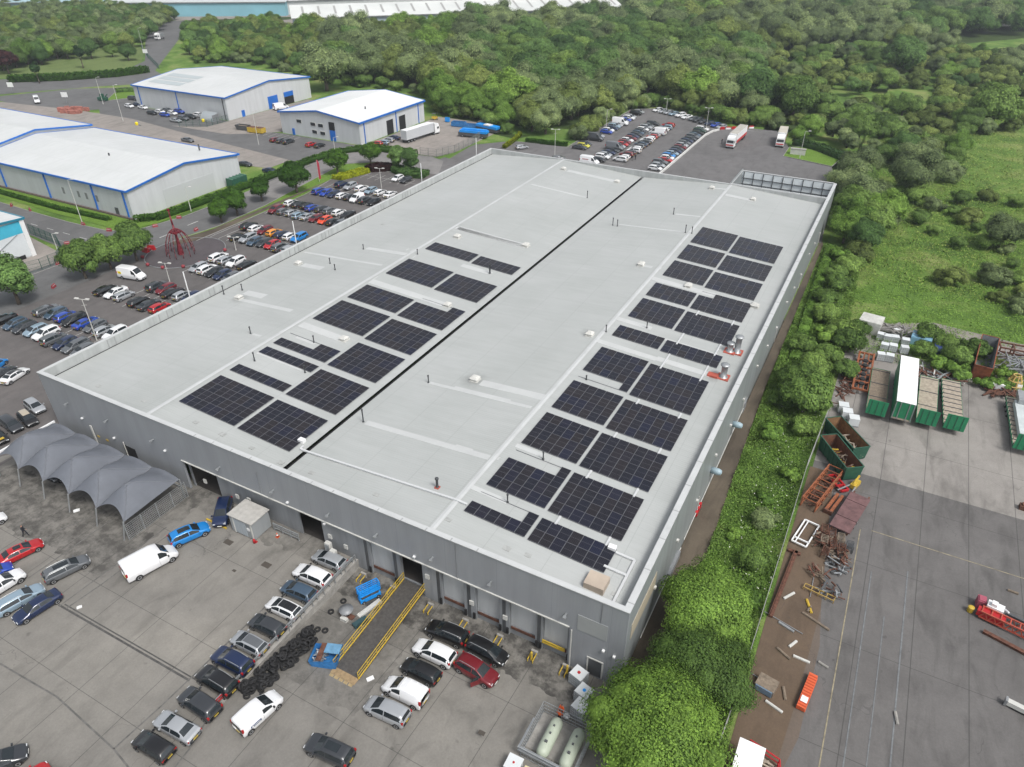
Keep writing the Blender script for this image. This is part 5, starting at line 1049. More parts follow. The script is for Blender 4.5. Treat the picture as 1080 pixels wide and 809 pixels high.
def proto(kind):
    if kind in TM: return TM[kind]
    P = {  # leaf, R, H, zc, n, lobes, size, cone
     'round': ('mid', 5.6, 4.7, 4.7, 12000, 22, .22, 0), 'round2': ('deep', 5.4, 5.0, 4.9, 12000, 20, .22, 0), 'willow': ('grey', 6.2, 5.2, 5.2, 13000, 26, .21, 0), 'olive': ('olive', 5.4, 4.4, 4.5, 12000, 24, .22, 0),
     'fresh': ('lush', 5.4, 4.6, 4.7, 12000, 20, .22, 0), 'thicket': ('mid', 4.0, 2.6, 2.0, 7000, 16, .19, 0), 'bush': ('mid', 3.0, 2.2, 1.8, 6000, 14, .17, 0), 'oliveb': ('olive', 3.8, 2.4, 1.9, 7000, 16, .19, 0), 'greyb': ('grey', 3.4, 2.4, 1.9, 6000, 14, .17, 0),
     'spire': ('dark', 2.4, 5.2, 5.6, 2200, 14, .34, .75), 'purple': ('purple', 4.2, 3.6, 4.8, 2200, 14, .36, 0), 'neat': ('hedge', 3.9, 3.5, 3.9, 8000, 20, .22, .25), 'conic': ('deep', 3.1, 4.6, 4.6, 7000, 18, .22, .5), 'lawnbush': ('lush', 2.2, 1.3, 1.2, 1500, 9, .24, 0),
     'near1': ('lush', 5.6, 4.4, 5.0, 56000, 60, .13, 0), 'near2': ('mid', 5.8, 4.2, 4.6, 50000, 56, .13, 0), 'near3': ('bright', 6.5, 5.0, 5.4, 74000, 80, .13, 0), 'carpark': ('deep', 4.6, 4.0, 5.2, 11000, 26, .25, 0), 'hedgetree': ('mid', 4.4, 4.0, 4.1, 11000, 22, .25, 0), 'young': ('bright', 1.7, 1.9, 3.2, 900, 8, .22, 0)}[kind]
    lf, R_, H_, zc, n, lo, sz, cone = P; s = hash_(kind)
    TM[kind] = (crownmesh('crown', LEAF[lf], s, R_, H_, zc, n, lo, sz, 1, cone), trunkmesh(s, max(.8, zc-H_*.45), .05*R_+.06, R_), R_, zc+H_); return TM[kind]
def hash_(s): return sum((i+3)*ord(c) for i, c in enumerate(s)) % 9973
def tree(name, kind, x, y, label, sc=1., group=None, rot=None, cat='tree', sz=None, z=0.):
    cr, tr, R_, H_ = proto(kind); t = thing(name, label, cat, (x, y, z), random.uniform(0, 6.28) if rot is None else rot, group)
    s = sc/1. if not isinstance(sc, tuple) else sc[0]; hz = sz or (s if not isinstance(sc, tuple) else sc[1]); t.scale = (s, s, hz)
    link('crown', cr, t); link('trunk', tr, t); return t
# the near trees at the warehouse corner
tree('broadleaf_tree', 'near1', -5.0, 50.6, 'large fresh green tree against the right front corner of the warehouse', .86, rot=.4)
tree('broadleaf_tree', 'near2', -3.6, 44.0, 'dark green tree between the two brighter corner trees', .80, rot=1.1)
tree('broadleaf_tree', 'near3', -5.6, 35.6, 'large yellow-green tree at the bottom, over the gas tank compound', .86, rot=2.1)
# car park trees
for i, (x, y, s) in enumerate([(-138.6, 76.5, .95), (-138.0, 81.8, .88), (-137.2, 87.4, .98)]): tree('round_tree', 'hedgetree', x, y, '%s of the three round trees by the white van' % ('leftmost', 'middle one', 'rightmost')[i], s*.92, 'three round trees', sz=s*1.22)
tree('broadleaf_tree', 'carpark', -139.6, 63.2, 'dark spreading tree at the left edge of the car park', 1.05)
for x, y, s, l, k in [(-138.6, 112.2, .86, 'conical tree nearest the red sculpture on the verge', 'neat'), (-139.0, 117.6, .95, 'taller conical tree beside the one by the sculpture', 'neat'), (-141.1, 128.1, .85, 'small round tree alone on the verge by the road', 'neat'), (-137.6, 137.2, 1.0, 'broad dark tree on the verge above the near row', 'neat'), (-138.4, 154.9, 1.0, 'round dark tree right of the pink banner', 'neat'), (-135.6, 166.4, .95, 'round dark tree at the bend of the road', 'neat'),
                      (-126.4, 167.0, .95, 'left one of the two tapering trees at the road end', 'conic'), (-121.6, 166.4, .95, 'right one of the two tapering trees at the road end', 'conic')]: tree('street_tree', k, x, y, l, s*(1.25 if k == 'neat' and 'broad' in l else 1.05))
tree('young_tree', 'young', -129.5, 168.6, 'small yellow-green sapling left of the tapering trees', .9); tree('young_tree', 'young', -150.5, 148.5, 'thin pale sapling by the long hedge', .7)
def scatterbox(name, label, m, poly, zt, n, size, cat='hedge', z0=0, side=True, seed=3, group=None):
    """clipped hedge or shrub bed: leaves over the top and flanks of a swept block"""
    r = np.random.default_rng(seed+len(name)+int(abs(poly[0][0]))); xs_ = [p[0] for p in poly]; ys_ = [p[1] for p in poly]; P_ = []; N_ = []
    while len(P_) < n*.6:
        x, y = r.uniform(min(xs_), max(xs_)), r.uniform(min(ys_), max(ys_))
        if inpoly(x, y, poly): P_.append((x, y, zt*(.9+.16*sin(x*1.3)*cos(y*1.7))+r.uniform(-.1, .12))); N_.append((0, 0, 1))
    k = len(poly); ln = [hypot(poly[i][0]-poly[(i+1) % k][0], poly[i][1]-poly[(i+1) % k][1]) for i in range(k)]; T = sum(ln)
    for i in range(k):
        a, b = poly[i], poly[(i+1) % k]; nx_, ny_ = (b[1]-a[1])/ln[i], -(b[0]-a[0])/ln[i]
        for j in range(int(n*.4*ln[i]/T)):
            u = r.random(); P_.append((lerp(a[0], b[0], u), lerp(a[1], b[1], u), r.uniform(.1, zt))); N_.append((nx_, ny_, .3))
    P_ = np.array(P_); c = (sum(xs_)/k, sum(ys_)/k); P_[:, 0] -= c[0]; P_[:, 1] -= c[1]
    V = leafcloud(P_, np.array(N_), size, .6, seed); cen = [(c[0]+(x-c[0])*.97, c[1]+(y-c[1])*.97) for x, y in poly]
    q = MB(); q.prism([(x-c[0], y-c[1]) for x, y in cen], 0, zt*.86)
    me = leafmesh(name, V, (q.v, q.f), m); o = link(name, me, None, (c[0], c[1], z0)); return tag(o, label, cat, group)
HG = LEAF['hedge']
def ribbon(pts, w): # polygon round a polyline
    l, r_ = [], []
    for i, p in enumerate(pts):
        a = pts[max(0, i-1)]; b = pts[min(len(pts)-1, i+1)]; d = hypot(b[0]-a[0], b[1]-a[1]); nx_, ny_ = -(b[1]-a[1])/d*w/2, (b[0]-a[0])/d*w/2
        l.append((p[0]+nx_, p[1]+ny_)); r_.append((p[0]-nx_, p[1]-ny_))
    return l+r_[::-1]
scatterbox('clipped_hedge', 'long low clipped hedge on the lawn in front of the long shed', HG, ribbon([(-235, 100.6), (-205, 100), (-181, 99.4), (-163, 100.3)], 1.2), .9, 3800, .2)
scatterbox('clipped_hedge', 'clipped hedge along the gable end of the long shed', HG, ribbon([(-157.2, 102.6), (-153.6, 106), (-153.0, 114), (-152.7, 134), (-152.9, 148), (-153.5, 160), (-152.5, 171), (-146, 180.6), (-130, 181.6)], 1.9), 1.5, 9000, .22)
scatterbox('yellow_shrub_bed', 'bright yellow-green shrub bed beside the pink banner', LEAF['yellow'], [(-137.0, 150.6), (-133.8, 151), (-131.2, 160.2), (-134.2, 161)], 1.2, 2400, .22, 'shrubs')
scatterbox('purple_shrub_bed', 'dark purple shrub bed between the yellow shrubs and the hedge', LEAF['purple'], [(-134.0, 161.5), (-131.0, 161), (-126.8, 164.4), (-128.2, 167), (-133, 166.2)], 1.5, 1800, .25, 'shrubs')
scatterbox('green_shrub_bed', 'dark green shrub bed above the two parked cars', LEAF['deep'], [(-126.4, 163.6), (-120.5, 161), (-114.8, 162.6), (-115.4, 167), (-127, 167)], 1.4, 2200, .25, 'shrubs')
scatterbox('clipped_hedge', 'dark hedge in front of the triangular lawn', LEAF['deep'], ribbon([(-291, 199), (-285, 205), (-277.5, 212)], 1.6), 1.6, 1500, .3)
scatterbox('clipped_hedge', 'bright double hedge climbing beside the rear car park', LEAF['yellow'], ribbon([(-109.5, 200.2), (-110.6, 209), (-112.4, 217)], 1.1), 1.2, 1200, .25)
scatterbox('clipped_hedge', 'bright hedge along the corner of the rear car park', HG, ribbon([(-107, 210.6), (-98, 211.6), (-93.2, 212.4)], 1.6), 1.2, 1400, .25)
scatterbox('clipped_hedge', 'long meadow hedge beside the back road', HG, ribbon([(-352, 192), (-336, 205), (-322, 222), (-318, 236)], 5), 2.6, 4200, .45)
scatterbox('bramble_hedge', 'dark hedge curving round the grass island', LEAF['dark'], ribbon([(-30, 248.5), (-22, 245), (-13.6, 237), (-12.4, 230)], 2.4), 2.0, 2600, .3)
scatterbox('bramble_hedge', 'long weedy hedge on the bank beside the side path', LEAF['lush'], ribbon([(-6.0, 110), (-6.6, 128), (-7.2, 148), (-7.6, 164)], 1.9), 1.1, 6000, .16)
# row of trees along the right of the lorry park and warehouse
for i, (x, y, k, s) in enumerate([(-5.5, 168.5, 'fresh', .8), (-4.8, 176, 'fresh', .9), (-5.6, 182.5, 'round', 1.0), (-4.6, 190, 'willow', 1.0), (-8.2, 197, 'willow', 1.0), (-6.2, 205, 'round', .95), (-8, 213, 'willow', 1.0), (-6.5, 222, 'willow', .8), (-1, 166, 'round2', .8), (0, 176, 'round', .9), (1, 186, 'fresh', .9)]):
    tree('broadleaf_tree', k, x, y, '%s tree of the belt right of the warehouse, counting away from the yard' % ORD[i], s, 'tree belt right of the warehouse')
for i, (x, y, k, s) in enumerate([(-2.4, 96.5, 'hedgetree', .9), (-4.2, 101.5, 'hedgetree', .72), (-3.0, 107, 'hedgetree', .62), (-1.4, 90.6, 'bush', .8), (1.0, 118, 'bush', 1.1), (-1.5, 112.5, 'bush', .9), (1.6, 110, 'bush', .8), (-2.2, 62.6, 'bush', .7), (-2.6, 70, 'greyb', .6), (-1.4, 80, 'lawnbush', .7), (-3.4, 74, 'lawnbush', .6), (-2.0, 57.2, 'lawnbush', .9), (-5.6, 96, 'bush', .8), (-5.4, 88, 'lawnbush', .9), (-6.0, 104, 'bush', .8), (-5.8, 114, 'bush', .9), (-3.0, 120, 'lawnbush', 1.2), (-5.4, 66, 'lawnbush', .6), (-3.6, 128, 'bush', 1.0), (-4.6, 134, 'thicket', .8), (-3.4, 141, 'bush', 1.1), (-4.8, 147, 'bush', .9), (-2.6, 152, 'thicket', .9), (-4.6, 157, 'lawnbush', 1.2), (-1.5, 160, 'oliveb', 1.0)]):
    tree('bush', k, x, y, '%s bush up the green strip between the side path and the fence' % ORD[i], s, 'bushes on the green strip', cat='bush')
tree('broadleaf_tree', 'fresh', -29.4, 249.6, 'bright young tree behind the grass island', .62); 
for i, (x, y, k, s) in enumerate([(12.8, 128.2, 'bush', .9), (16.0, 127, 'bush', .8), (17.6, 121.8, 'bush', 1.0), (14.6, 119.4, 'lawnbush', 1.0), (17.5, 117.6, 'lawnbush', 1.1), (12.4, 122.3, 'bush', .75), (23.4, 117.5, 'lawnbush', .8), (21.3, 116.6, 'lawnbush', .7), (2.0, 124.5, 'bush', .8), (-.5, 121, 'bush', 1.1), (19.6, 126, 'bush', .9), (24.2, 121.5, 'lawnbush', .8)]):
    tree('bush', k, x, y, '%s bush growing through the scrap behind the trailers' % ORD[i], s, 'bushes among the scrap', cat='bush')
# ---- woodland: nearest trees are things, the far mass is one object
W1P = [(-122, 226), (-110, 222), (-96, 218), (-96, 268), (-85, 282), (-54, 270), (-36, 271), (-29, 253), (-14, 247), (-8, 236), (2, 236), (2, 330), (-130, 330)]
D1 = [(455, 118), (500, 124), (535, 140), (560, 145), (592, 138), (614, 126), (640, 112), (672, 98), (702, 94), (742, 104), (770, 120), (812, 130), (838, 135), (862, 150), (880, 150), (905, 160), (945, 178), (985, 192), (1085, 198), (1085, -40), (675, -40), (675, 18), (664, 27), (316, 43), (332, 55), (345, 85), (450, 95)]
D2 = [(201, 66), (195, 32), (300, 30), (314, 42), (336, 60), (345, 84), (300, 74), (262, 64), (215, 66)]
D3 = [(-40, 74), (-40, 14), (182, 12), (186, 22), (160, 38), (152, 52), (128, 56), (100, 50), (80, 62), (40, 70), (0, 76)]
D4 = [(862, 190), (880, 300), (900, 330), (1085, 360), (1085, 232), (985, 215), (945, 190), (905, 160)]
CLR = [[(0, 38), (90, 34), (96, 40), (0, 44)], [(985, 40), (1085, 38), (1085, 60), (1000, 58)], [(880, 100), (980, 96), (990, 112), (890, 112)], [(1000, 150), (1085, 140), (1085, 200), (1030, 205)]]
cand = []
yy = 190
while yy < 1150:
    st_ = 8.6 if yy < 420 else 10.5; xx = -620
    while xx < 170:
        x = xx+random.uniform(-.42, .42)*st_; y = yy+random.uniform(-.42, .42)*st_; p, q_ = toP(x, y)
        if -60 < p < 1110:
            zone = None
            if inpoly(p, q_, D1) or inpoly(x, y, W1P): zone = 'wood' if (p < 800 or q_ < 55) else 'scrub'
            elif inpoly(p, q_, D2): zone = 'mid'
            elif inpoly(p, q_, D3): zone = 'left'
            if zone and not any(inpoly(p, q_, c) for c in CLR): cand.append((y*cos(YAW)-x*sin(YAW), x, y, zone, p, q_))
        xx += st_
    yy += st_
cand.sort()
things_ = []; rest = []
quota = {'wood': 140, 'scrub': 70, 'mid': 34, 'left': 40}; got = dict.fromkeys(quota, 0)
for c in cand:
    if got[c[3]] < quota[c[3]]: got[c[3]] += 1; things_.append(c)
    else: rest.append(c)
def pick(zone, x, y):
    n_ = sin(x*.021+1.3)*cos(y*.017)+.5*sin(x*.06+y*.045); u = random.random()
    if zone == 'scrub':
        if u < .16: return random.choice(['fresh', 'willow', 'round', 'round2']), random.uniform(.6, 1.05)
        return ('oliveb' if n_ > .1 else 'thicket' if n_ > -.5 else 'greyb') if u < .7 else random.choice(['bush', 'thicket', 'oliveb', 'greyb']), random.uniform(.9, 1.5)
    if zone == 'wood':
        k = ['round', 'round2', 'willow', 'olive', 'fresh']; i = int((n_+1.5)/3*5+random.uniform(-.9, .9)); return k[min(4, max(0, i))], random.choice([random.uniform(.9, 1.2), random.uniform(1.2, 1.75)])
    if zone == 'mid': return random.choice(['round', 'round2', 'round2', 'olive', 'fresh']), random.uniform(.7, 1.15)
    return random.choice(['round', 'round2', 'round2', 'olive', 'willow']), random.uniform(.75, 1.2)
DESC = {'round': 'mid green rounded tree', 'round2': 'deep green dense tree', 'willow': 'grey-green willowy tree', 'olive': 'olive green tree', 'fresh': 'fresh green leafy tree', 'oliveb': 'olive bramble thicket', 'thicket': 'dark thicket', 'greyb': 'grey-green bush', 'bush': 'mid green bush'}
ZD = {'wood': 'in the near edge of the woodland behind the rear car park', 'scrub': 'in the scrub wood beyond the lorry park', 'mid': 'in the copse behind the middle shed', 'left': 'in the copse at the top left'}
for d, x, y, zone, p, q_ in things_:
    k, s = pick(zone, x, y)
    if zone == 'wood' and d < 262: s = min(s, 1.15)
    tree('woodland_tree' if k in ('round', 'round2', 'willow', 'olive', 'fresh') else 'thicket_bush', k, x, y, DESC[k]+' '+ZD[zone], s, DESC[k]+' '+ZD[zone], cat='tree' if zone != 'scrub' or 'tree' in DESC[k] else 'bush')
SPK = ['round', 'round2', 'willow', 'olive', 'fresh', 'oliveb', 'thicket', 'greyb', 'bush']
def stuffscatter(name, label, cat, items):        # items: (x,y,kind index,scale)
    me = D.meshes.new(name); me.from_pydata([(x, y, 0) for x, y, k, s in items], [], [])
    a = me.attributes.new('k', 'INT', 'POINT'); a.data.foreach_set('value', [i[2] for i in items]); a = me.attributes.new('s', 'FLOAT', 'POINT'); a.data.foreach_set('value', [i[3] for i in items])
    a = me.attributes.new('r', 'FLOAT', 'POINT'); a.data.foreach_set('value', [random.uniform(0, 6.28) for i in items])
    o = link(name, me); tag(o, label, cat, kind='stuff')
    ng = D.node_groups.new(name, 'GeometryNodeTree'); ng.interface.new_socket('Geometry', in_out='INPUT', socket_type='NodeSocketGeometry'); ng.interface.new_socket('Geometry', in_out='OUTPUT', socket_type='NodeSocketGeometry')
    N = ng.nodes; L = ng.links; gi = N.new('NodeGroupInput'); go = N.new('NodeGroupOutput'); jn = N.new('GeometryNodeGeometryToInstance'); 
    ji = N.new('GeometryNodeJoinGeometry'); src = {}
    for ob in SC.objects:
        if ob.name.split('.')[0] == 'crown' and ob.data.name not in src: src[ob.data.name] = ob
    ka = N.new('GeometryNodeInputNamedAttribute'); ka.data_type = 'INT'; ka.inputs['Name'].default_value = 'k'
    sa = N.new('GeometryNodeInputNamedAttribute'); sa.data_type = 'FLOAT'; sa.inputs['Name'].default_value = 's'
    ra = N.new('GeometryNodeInputNamedAttribute'); ra.data_type = 'FLOAT'; ra.inputs['Name'].default_value = 'r'
    cx_ = N.new('ShaderNodeCombineXYZ'); L.new(ra.outputs['Attribute'], cx_.inputs['Z'])
    outs = []
    for ki, kn in enumerate(SPK):
        cm = proto(kn)[0].name
        if cm not in src:
            if not any(i[2] == ki for i in items): continue
            continue
        oi = N.new('GeometryNodeObjectInfo'); oi.inputs['Object'].default_value = src[cm]; oi.transform_space = 'ORIGINAL'; oi.inputs['As Instance'].default_value = True
        cp = N.new('FunctionNodeCompare'); cp.data_type = 'INT'; cp.operation = 'EQUAL'; L.new(ka.outputs['Attribute'], cp.inputs[2]); cp.inputs[3].default_value = ki
        ip = N.new('GeometryNodeInstanceOnPoints'); L.new(gi.outputs[0], ip.inputs['Points']); L.new(cp.outputs[0], ip.inputs['Selection']); L.new(oi.outputs['Geometry'], ip.inputs['Instance'])
        L.new(cx_.outputs[0], ip.inputs['Rotation']); L.new(sa.outputs['Attribute'], ip.inputs['Scale']); L.new(ip.outputs[0], ji.inputs[0])
    L.new(ji.outputs[0], go.inputs[0]); md = o.modifiers.new('scatter', 'NODES'); md.node_group = ng; return o
items = []
for d, x, y, zone, p, q_ in rest:
    k, s = pick(zone, x, y); items.append((x, y, SPK.index(k), s*(1.15 if y > 420 else 1)))
stuffscatter('far_woodland', 'far woodland stretching to the horizon behind the nearer trees', 'woodland', items)
# notable single trees
for kind, x, y, s, l in [('willow', 25.0, 181, .8, 'large grey-green dome shaped shrub at the right edge'), ('greyb', 23.8, 160, 1.0, 'silvery bush below the dome shaped shrub'), ('round2', -8, 391, 1.9, 'tall dark green tree standing out of the scrub'), ('round', 25.6, 300, 1.7, 'broad rounded tree at the right edge of the scrub'),
                         ('willow', *G(345, 96), 1.9, 'tall grey-green willow behind the middle shed'), ('round', -36.6, 283, 1.7, 'wide rounded tree above the lorry park'), ('willow', *G(960, 205), 1.2, 'spreading grey-green tree above the warehouse corner')]: tree('specimen_tree', kind, x, y, l, s)
for kind, p, s, l in [('spire', (88, 72), 1.25, 'tall dark conifer in the meadow, right one'), ('spire', (42, 88), 1.1, 'dark conifer by the back road, left one'), ('purple', (10, 78), 1.3, 'dark copper-leaved tree at the far left edge'), ('round2', (97, 62), 1.1, 'dark round tree behind the right conifer'), ('round2', (136, 64), .9, 'lone rounded tree in the meadow'), ('round', (119, 60), .7, 'small pale tree in the meadow'), ('round', (72, 62), 1.1, 'bushy green tree behind the meadow'), ('fresh', (30, 68), 1.3, 'bright bushy tree at the left of the meadow'), ('fresh', (50, 64), 1.1, 'fresh green tree left of the conifers')]:
    x, y = G(*p); tree('meadow_tree', kind, x, y, l, s)
# bushes on the field
edge = []
for pl, n_, nm in (([(-93.5, 216), (-93.8, 268), (-85, 280)], 15, 'left-hand side'), ([(-84, 280), (-54, 266.5), (-37, 267)], 11, 'far side')):
    for i in range(n_):
        k_ = (len(pl)-1)*(i+.5)/n_; a = int(k_); edge.append((lerp(pl[a][0], pl[a+1][0], k_-a)+random.uniform(-1.6, -.4), lerp(pl[a][1], pl[a+1][1], k_-a)+random.uniform(0, 1.2), '%s bush along the '+nm+' of the rear car park', i))
pl = [(199, 68), (232, 66), (262, 66), (300, 77), (345, 89), (400, 94), (448, 101), (470, 122), (500, 127), (538, 146)]
for i in range(26):
    k_ = (len(pl)-1)*(i+.5)/26; a = int(k_); x, y = G(lerp(pl[a][0], pl[a+1][0], k_-a), lerp(pl[a][1], pl[a+1][1], k_-a)); edge.append((x, y+random.uniform(0, 3), '%s bush along the woodland edge behind the sheds', i))
for x, y, l, i in edge: tree('edge_bush', random.choice(['bush', 'thicket', 'greyb', 'oliveb', 'bush']), x, y, l % ORD[i], random.uniform(.9, 1.35), 'bushes along the woodland edge', cat='bush')
fb = [(1000, 300), (1040, 262), (1060, 268), (1030, 245), (1075, 250), (965, 215), (985, 222), (1005, 228), (1020, 236), (950, 208), (1045, 300), (1070, 300), (1052, 318), (985, 248), (1075, 330), (1010, 262), (900, 232), (905, 205), (925, 215), (1065, 282), (1078, 312), (968, 236), (940, 236), (1010, 215), (1040, 212), (1070, 218)]
for i, (p, q_) in enumerate(fb):
    x, y = G(p, q_); k = ['oliveb', 'thicket', 'greyb', 'bush'][i % 4]; tree('field_bush', k, x, y, '%s standing on the rough field at the right' % DESC[k], random.uniform(.55, 1.0), DESC[k]+' on the rough field', cat='bush')
# weeds: uncountable ground cover
def cover(name, label, poly, n, size, m, hmax, excl=None, seed=1):
    r = np.random.default_rng(seed); xs_ = [p[0] for p in poly]; ys_ = [p[1] for p in poly]; P_ = []
    while len(P_) < n:
        x, y = r.uniform(min(xs_), max(xs_)), r.uniform(min(ys_), max(ys_))
        if inpoly(x, y, poly):
            k = .5+.5*sin(x*.9+2*sin(y*.31))*cos(y*.7+sin(x*.4))
            if r.random() < .25+.75*k: P_.append((x, y, r.uniform(.02, .2+hmax*k)))
    P_ = np.array(P_); V = leafcloud(P_, np.tile([0, 0, 1.], (len(P_), 1)), size, .6, seed); o = link(name, leafmesh(name, V, ([], []), m)); return tag(o, label, 'weeds', kind='stuff')
strip = [(-6.4, 40), (.2, 40), (.3, 98), (.5, 128), (-1, 165), (-9.2, 165), (-8.6, 110), (-8.2, 85), (-7.4, 60)]
cover('weeds', 'lush weeds and nettles covering the bank beside the fence', strip, 90000, .10, LEAF['lush'], .7)
cover('undergrowth', 'darker undergrowth mixed into the bank beside the fence', strip, 30000, .12, LEAF['mid'], .9, seed=4)
cover('field_weeds', 'tall bright weeds over the near part of the field', [(-5.5, 130), (0, 128), (60, 139), (60, 200), (20, 230), (-5, 230)], 100000, .13, LEAF['lush'], .5, seed=5)
cover('field_brambles', 'brambles and rough growth further over the field', [(-2, 150), (80, 150), (90, 330), (-8, 330)], 60000, .20, LEAF['olive'], .6, seed=6)
cover('scrap_weeds', 'weeds growing between the scrap behind the trailers', [(1, 118), (24, 117), (30, 118), (60, 119), (60, 131), (27, 129), (14, 131), (1, 128.5)], 18000, .12, LEAF['lush'], .6, seed=8)
r_ = np.random.default_rng(9); P_ = []
while len(P_) < 170:
    x, y = r_.uniform(-5.5, 0), r_.uniform(55, 100); P_.append((x, y, r_.uniform(.7, 1.2)))
V = leafcloud(np.array(P_), np.tile([0, 0, 1.], (170, 1)), .08, .3, 2); tag(link('white_blossom', leafmesh('white_blossom', V, ([], []), mat('blossom', (.7, .7, .62), .8))), 'small white flower heads dotted through the weeds', 'flowers', kind='stuff')
# ------------------------------------------------------------------ tensile canopy in the front yard
t = thing('canopy', 'grey tensile fabric canopy of five peaks on posts beside the warehouse', 'canopy', (-80.8, 32.2, 0))
PXs = [-93.4, -88.6, -83.6, -78.6, -73.4, -68.5]; YA, YB = 32.2, 40.3
def canz(u, v): # u across a bay, v front to back
    ex = 1-abs(2*u-1); pk = max(0, 1-max(abs(2*u-1), abs(v-.36)/(.36 if v < .36 else .64))); edge = 1.0*(4*u*(1-u))*(1-min(1, v*1.4))
    bar_ = (.55+1.15*sin(pi*min(1, v*1.08+.02))**.8)*sin(pi*u)**.85
    return 2.65+.75*pk**1.3+.85*bar_+edge*.4+.35*v
for b in range(5):
    q = MB(); n = 16; xa, xb = PXs[b]+80.8, PXs[b+1]+80.8
    for j in range(n+1):
        for i in range(n+1):
            u, v = i/n, j/n; z = canz(u, v); ins = .35*4*u*(1-u)*(1-v)**3; q.v.append((lerp(xa, xb, u), lerp(0, YB-YA, v)+ins*2.2, z))
    q.f = [(j*(n+1)+i, j*(n+1)+i+1, (j+1)*(n+1)+i+1, (j+1)*(n+1)+i) for j in range(n) for i in range(n)]; q.m = [0]*len(q.f)
    q.build('canopy_bay', TARP, t)
SEAM = mat('canopy seam tape', (.17, .18, .20), .6)
q = MB()
for b in range(5):
    xa, xb = PXs[b]+80.8, PXs[b+1]+80.8; W_ = YB-YA
    def cp(u, v): return (lerp(xa, xb, u), lerp(0, W_, v)+.35*4*u*(1-u)*(1-v)**3*2.2, canz(u, v)+.03)
    for (a0, a1) in (((0, 0), (.5, .36)), ((1, 0), (.5, .36)), ((0, 1), (.5, .36)), ((1, 1), (.5, .36)), ((0, 0), (0, 1))):
        pts = [cp(lerp(a0[0], a1[0], k/10), lerp(a0[1], a1[1], k/10)) for k in range(11)]; q.tube(pts, .03, 4)
q.build('seam', SEAM, t)
for x in PXs:
    q = MB(); q.tube([(x+80.8-.35 if x > -93 else x+80.8, -.5, 0), (x+80.8, 0, 2.7)], .09, 8); q.build('post', STEEL, t)
    q = MB(); q.tube([(x+80.8, YB-YA, 0), (x+80.8, YB-YA, 3.0)], .09, 8); q.build('post', STEEL, t)
MB().box(-12.9, -12.6, -4.0, 8.4, 2.95, 3.2).build('edge_beam', WHITE, t)
for y in (-3.8, 4.0): MB().box(-12.85, -12.65, y, y+.15, 0, 3.0).build('post', STEEL, t)
MESHF = mat('open mesh grey', (.22, .23, .23), .6)
def meshfence(name, label, pts, h, m=STEEL, gap=.3, wires=5, posts=2.4, z=0, group=None, th=.05, diag=False):
    o = pts[0]; t = thing(name, label, 'fence', (o[0], o[1], z), 0, group)
    for i in range(len(pts)-1):
        a, b = pts[i], pts[i+1]; L = hypot(b[0]-a[0], b[1]-a[1]); n = max(1, round(L/posts)); ux, uy = (b[0]-a[0])/L, (b[1]-a[1])/L
        for k in range(n+(1 if i == len(pts)-2 else 0)):
            x, y = a[0]-o[0]+ux*L*k/n, a[1]-o[1]+uy*L*k/n; MB().box(x-th, x+th, y-th, y+th, 0, h+.05).build('fence_post', m, t)
        q = MB(); A_ = (a[0]-o[0], a[1]-o[1]); B_ = (b[0]-o[0], b[1]-o[1])
        for w in range(wires+1): zz = .08+(h-.08)*w/wires; q.bar((*A_, zz), (*B_, zz), .035, .04)
        k = int(L/gap)
        for j in range(k): q.bar((A_[0]+ux*gap*j, A_[1]+uy*gap*j, .05), (A_[0]+ux*gap*j, A_[1]+uy*gap*j, h), .022, .022)
        q.build('mesh_panel', m, t)
    return t
meshfence('canopy_fence', 'galvanised mesh fence closing the right end of the canopy', [(-68.3, 32.0), (-68.3, 40.6)], 2.3, STEEL, .25, 8, 2.1)
meshfence('chain_link_fence', 'long chain-link fence between the weedy bank and the right-hand yard', [(-.9, 28), (-.1, 45), (.1, 65), (.2, 82), (.9, 97)], 2.3, mat('weathered fence', (.33, .34, .32), .7), .5, 10, 3.0)
meshfence('palisade_fence', 'green palisade fence curving round the cyan shed yard', [(-152.2, 70), (-150.6, 75), (-150.9, 79), (-154, 82.2), (-160, 85), (-172, 86.2)], 2.4, mat('fence green', (.04, .10, .08), .6), .17, 3, 2.5)
meshfence('palisade_fence', 'grey palisade fence at the end of the near shed yard', [(-128.6, 181.8), (-123.2, 182.6), (-120.8, 189), (-120.8, 200), (-122.5, 210)], 2.4, mat('fence grey', (.2, .21, .2), .7), .17, 3, 2.5)
meshfence('palisade_fence', 'green fence beside the middle shed corner', [(-222, 171.6), (-213.6, 176.2), (-213, 185)], 2.2, MC['fence green'], .3, 3, 2.5)
meshfence('palisade_fence', 'dark green fence climbing beside the far road', [G(150, 52), G(157, 62), G(168, 73)], 2.4, MC['fence green'], .6, 3, 4)
# cabin against the wall
t = thing('store_cabin', 'pale grey store cabin standing against the warehouse wall', 'cabin', (-56.9, 40.2, .02))
q = MB(); q.box(-1.8, 1.8, -1.3, 1.4, .1, 2.6); q.build('wall', cladding('cabin cladding', (.30, .32, .33), 0, .25, .15), t)
q = MB(); q.box(-1.95, 1.95, -1.45, 1.55, 2.6, 2.72); q.build('roof', mat('cabin roof', (.42, .41, .385), .8, var=.15, vscale=1.5), t)
for s in (0, 1): q = MB(); q.box(-1.1+s*.95, -.2+s*.95, -1.35, -1.3, .2, 2.3); q.build('door', mat('cabin door', (.36, .40, .43), .5), t)
q = MB(); q.box(-1.3, -1.1, -1.38, -1.3, .1, 2.4); q.box(1.55, 1.75, -1.38, -1.3, .1, 2.4); q.build('corner_post', OFFW, t); MB().box(.9, 1.3, -1.36, -1.3, 1.3, 1.7).build('sign', WHITE, t)
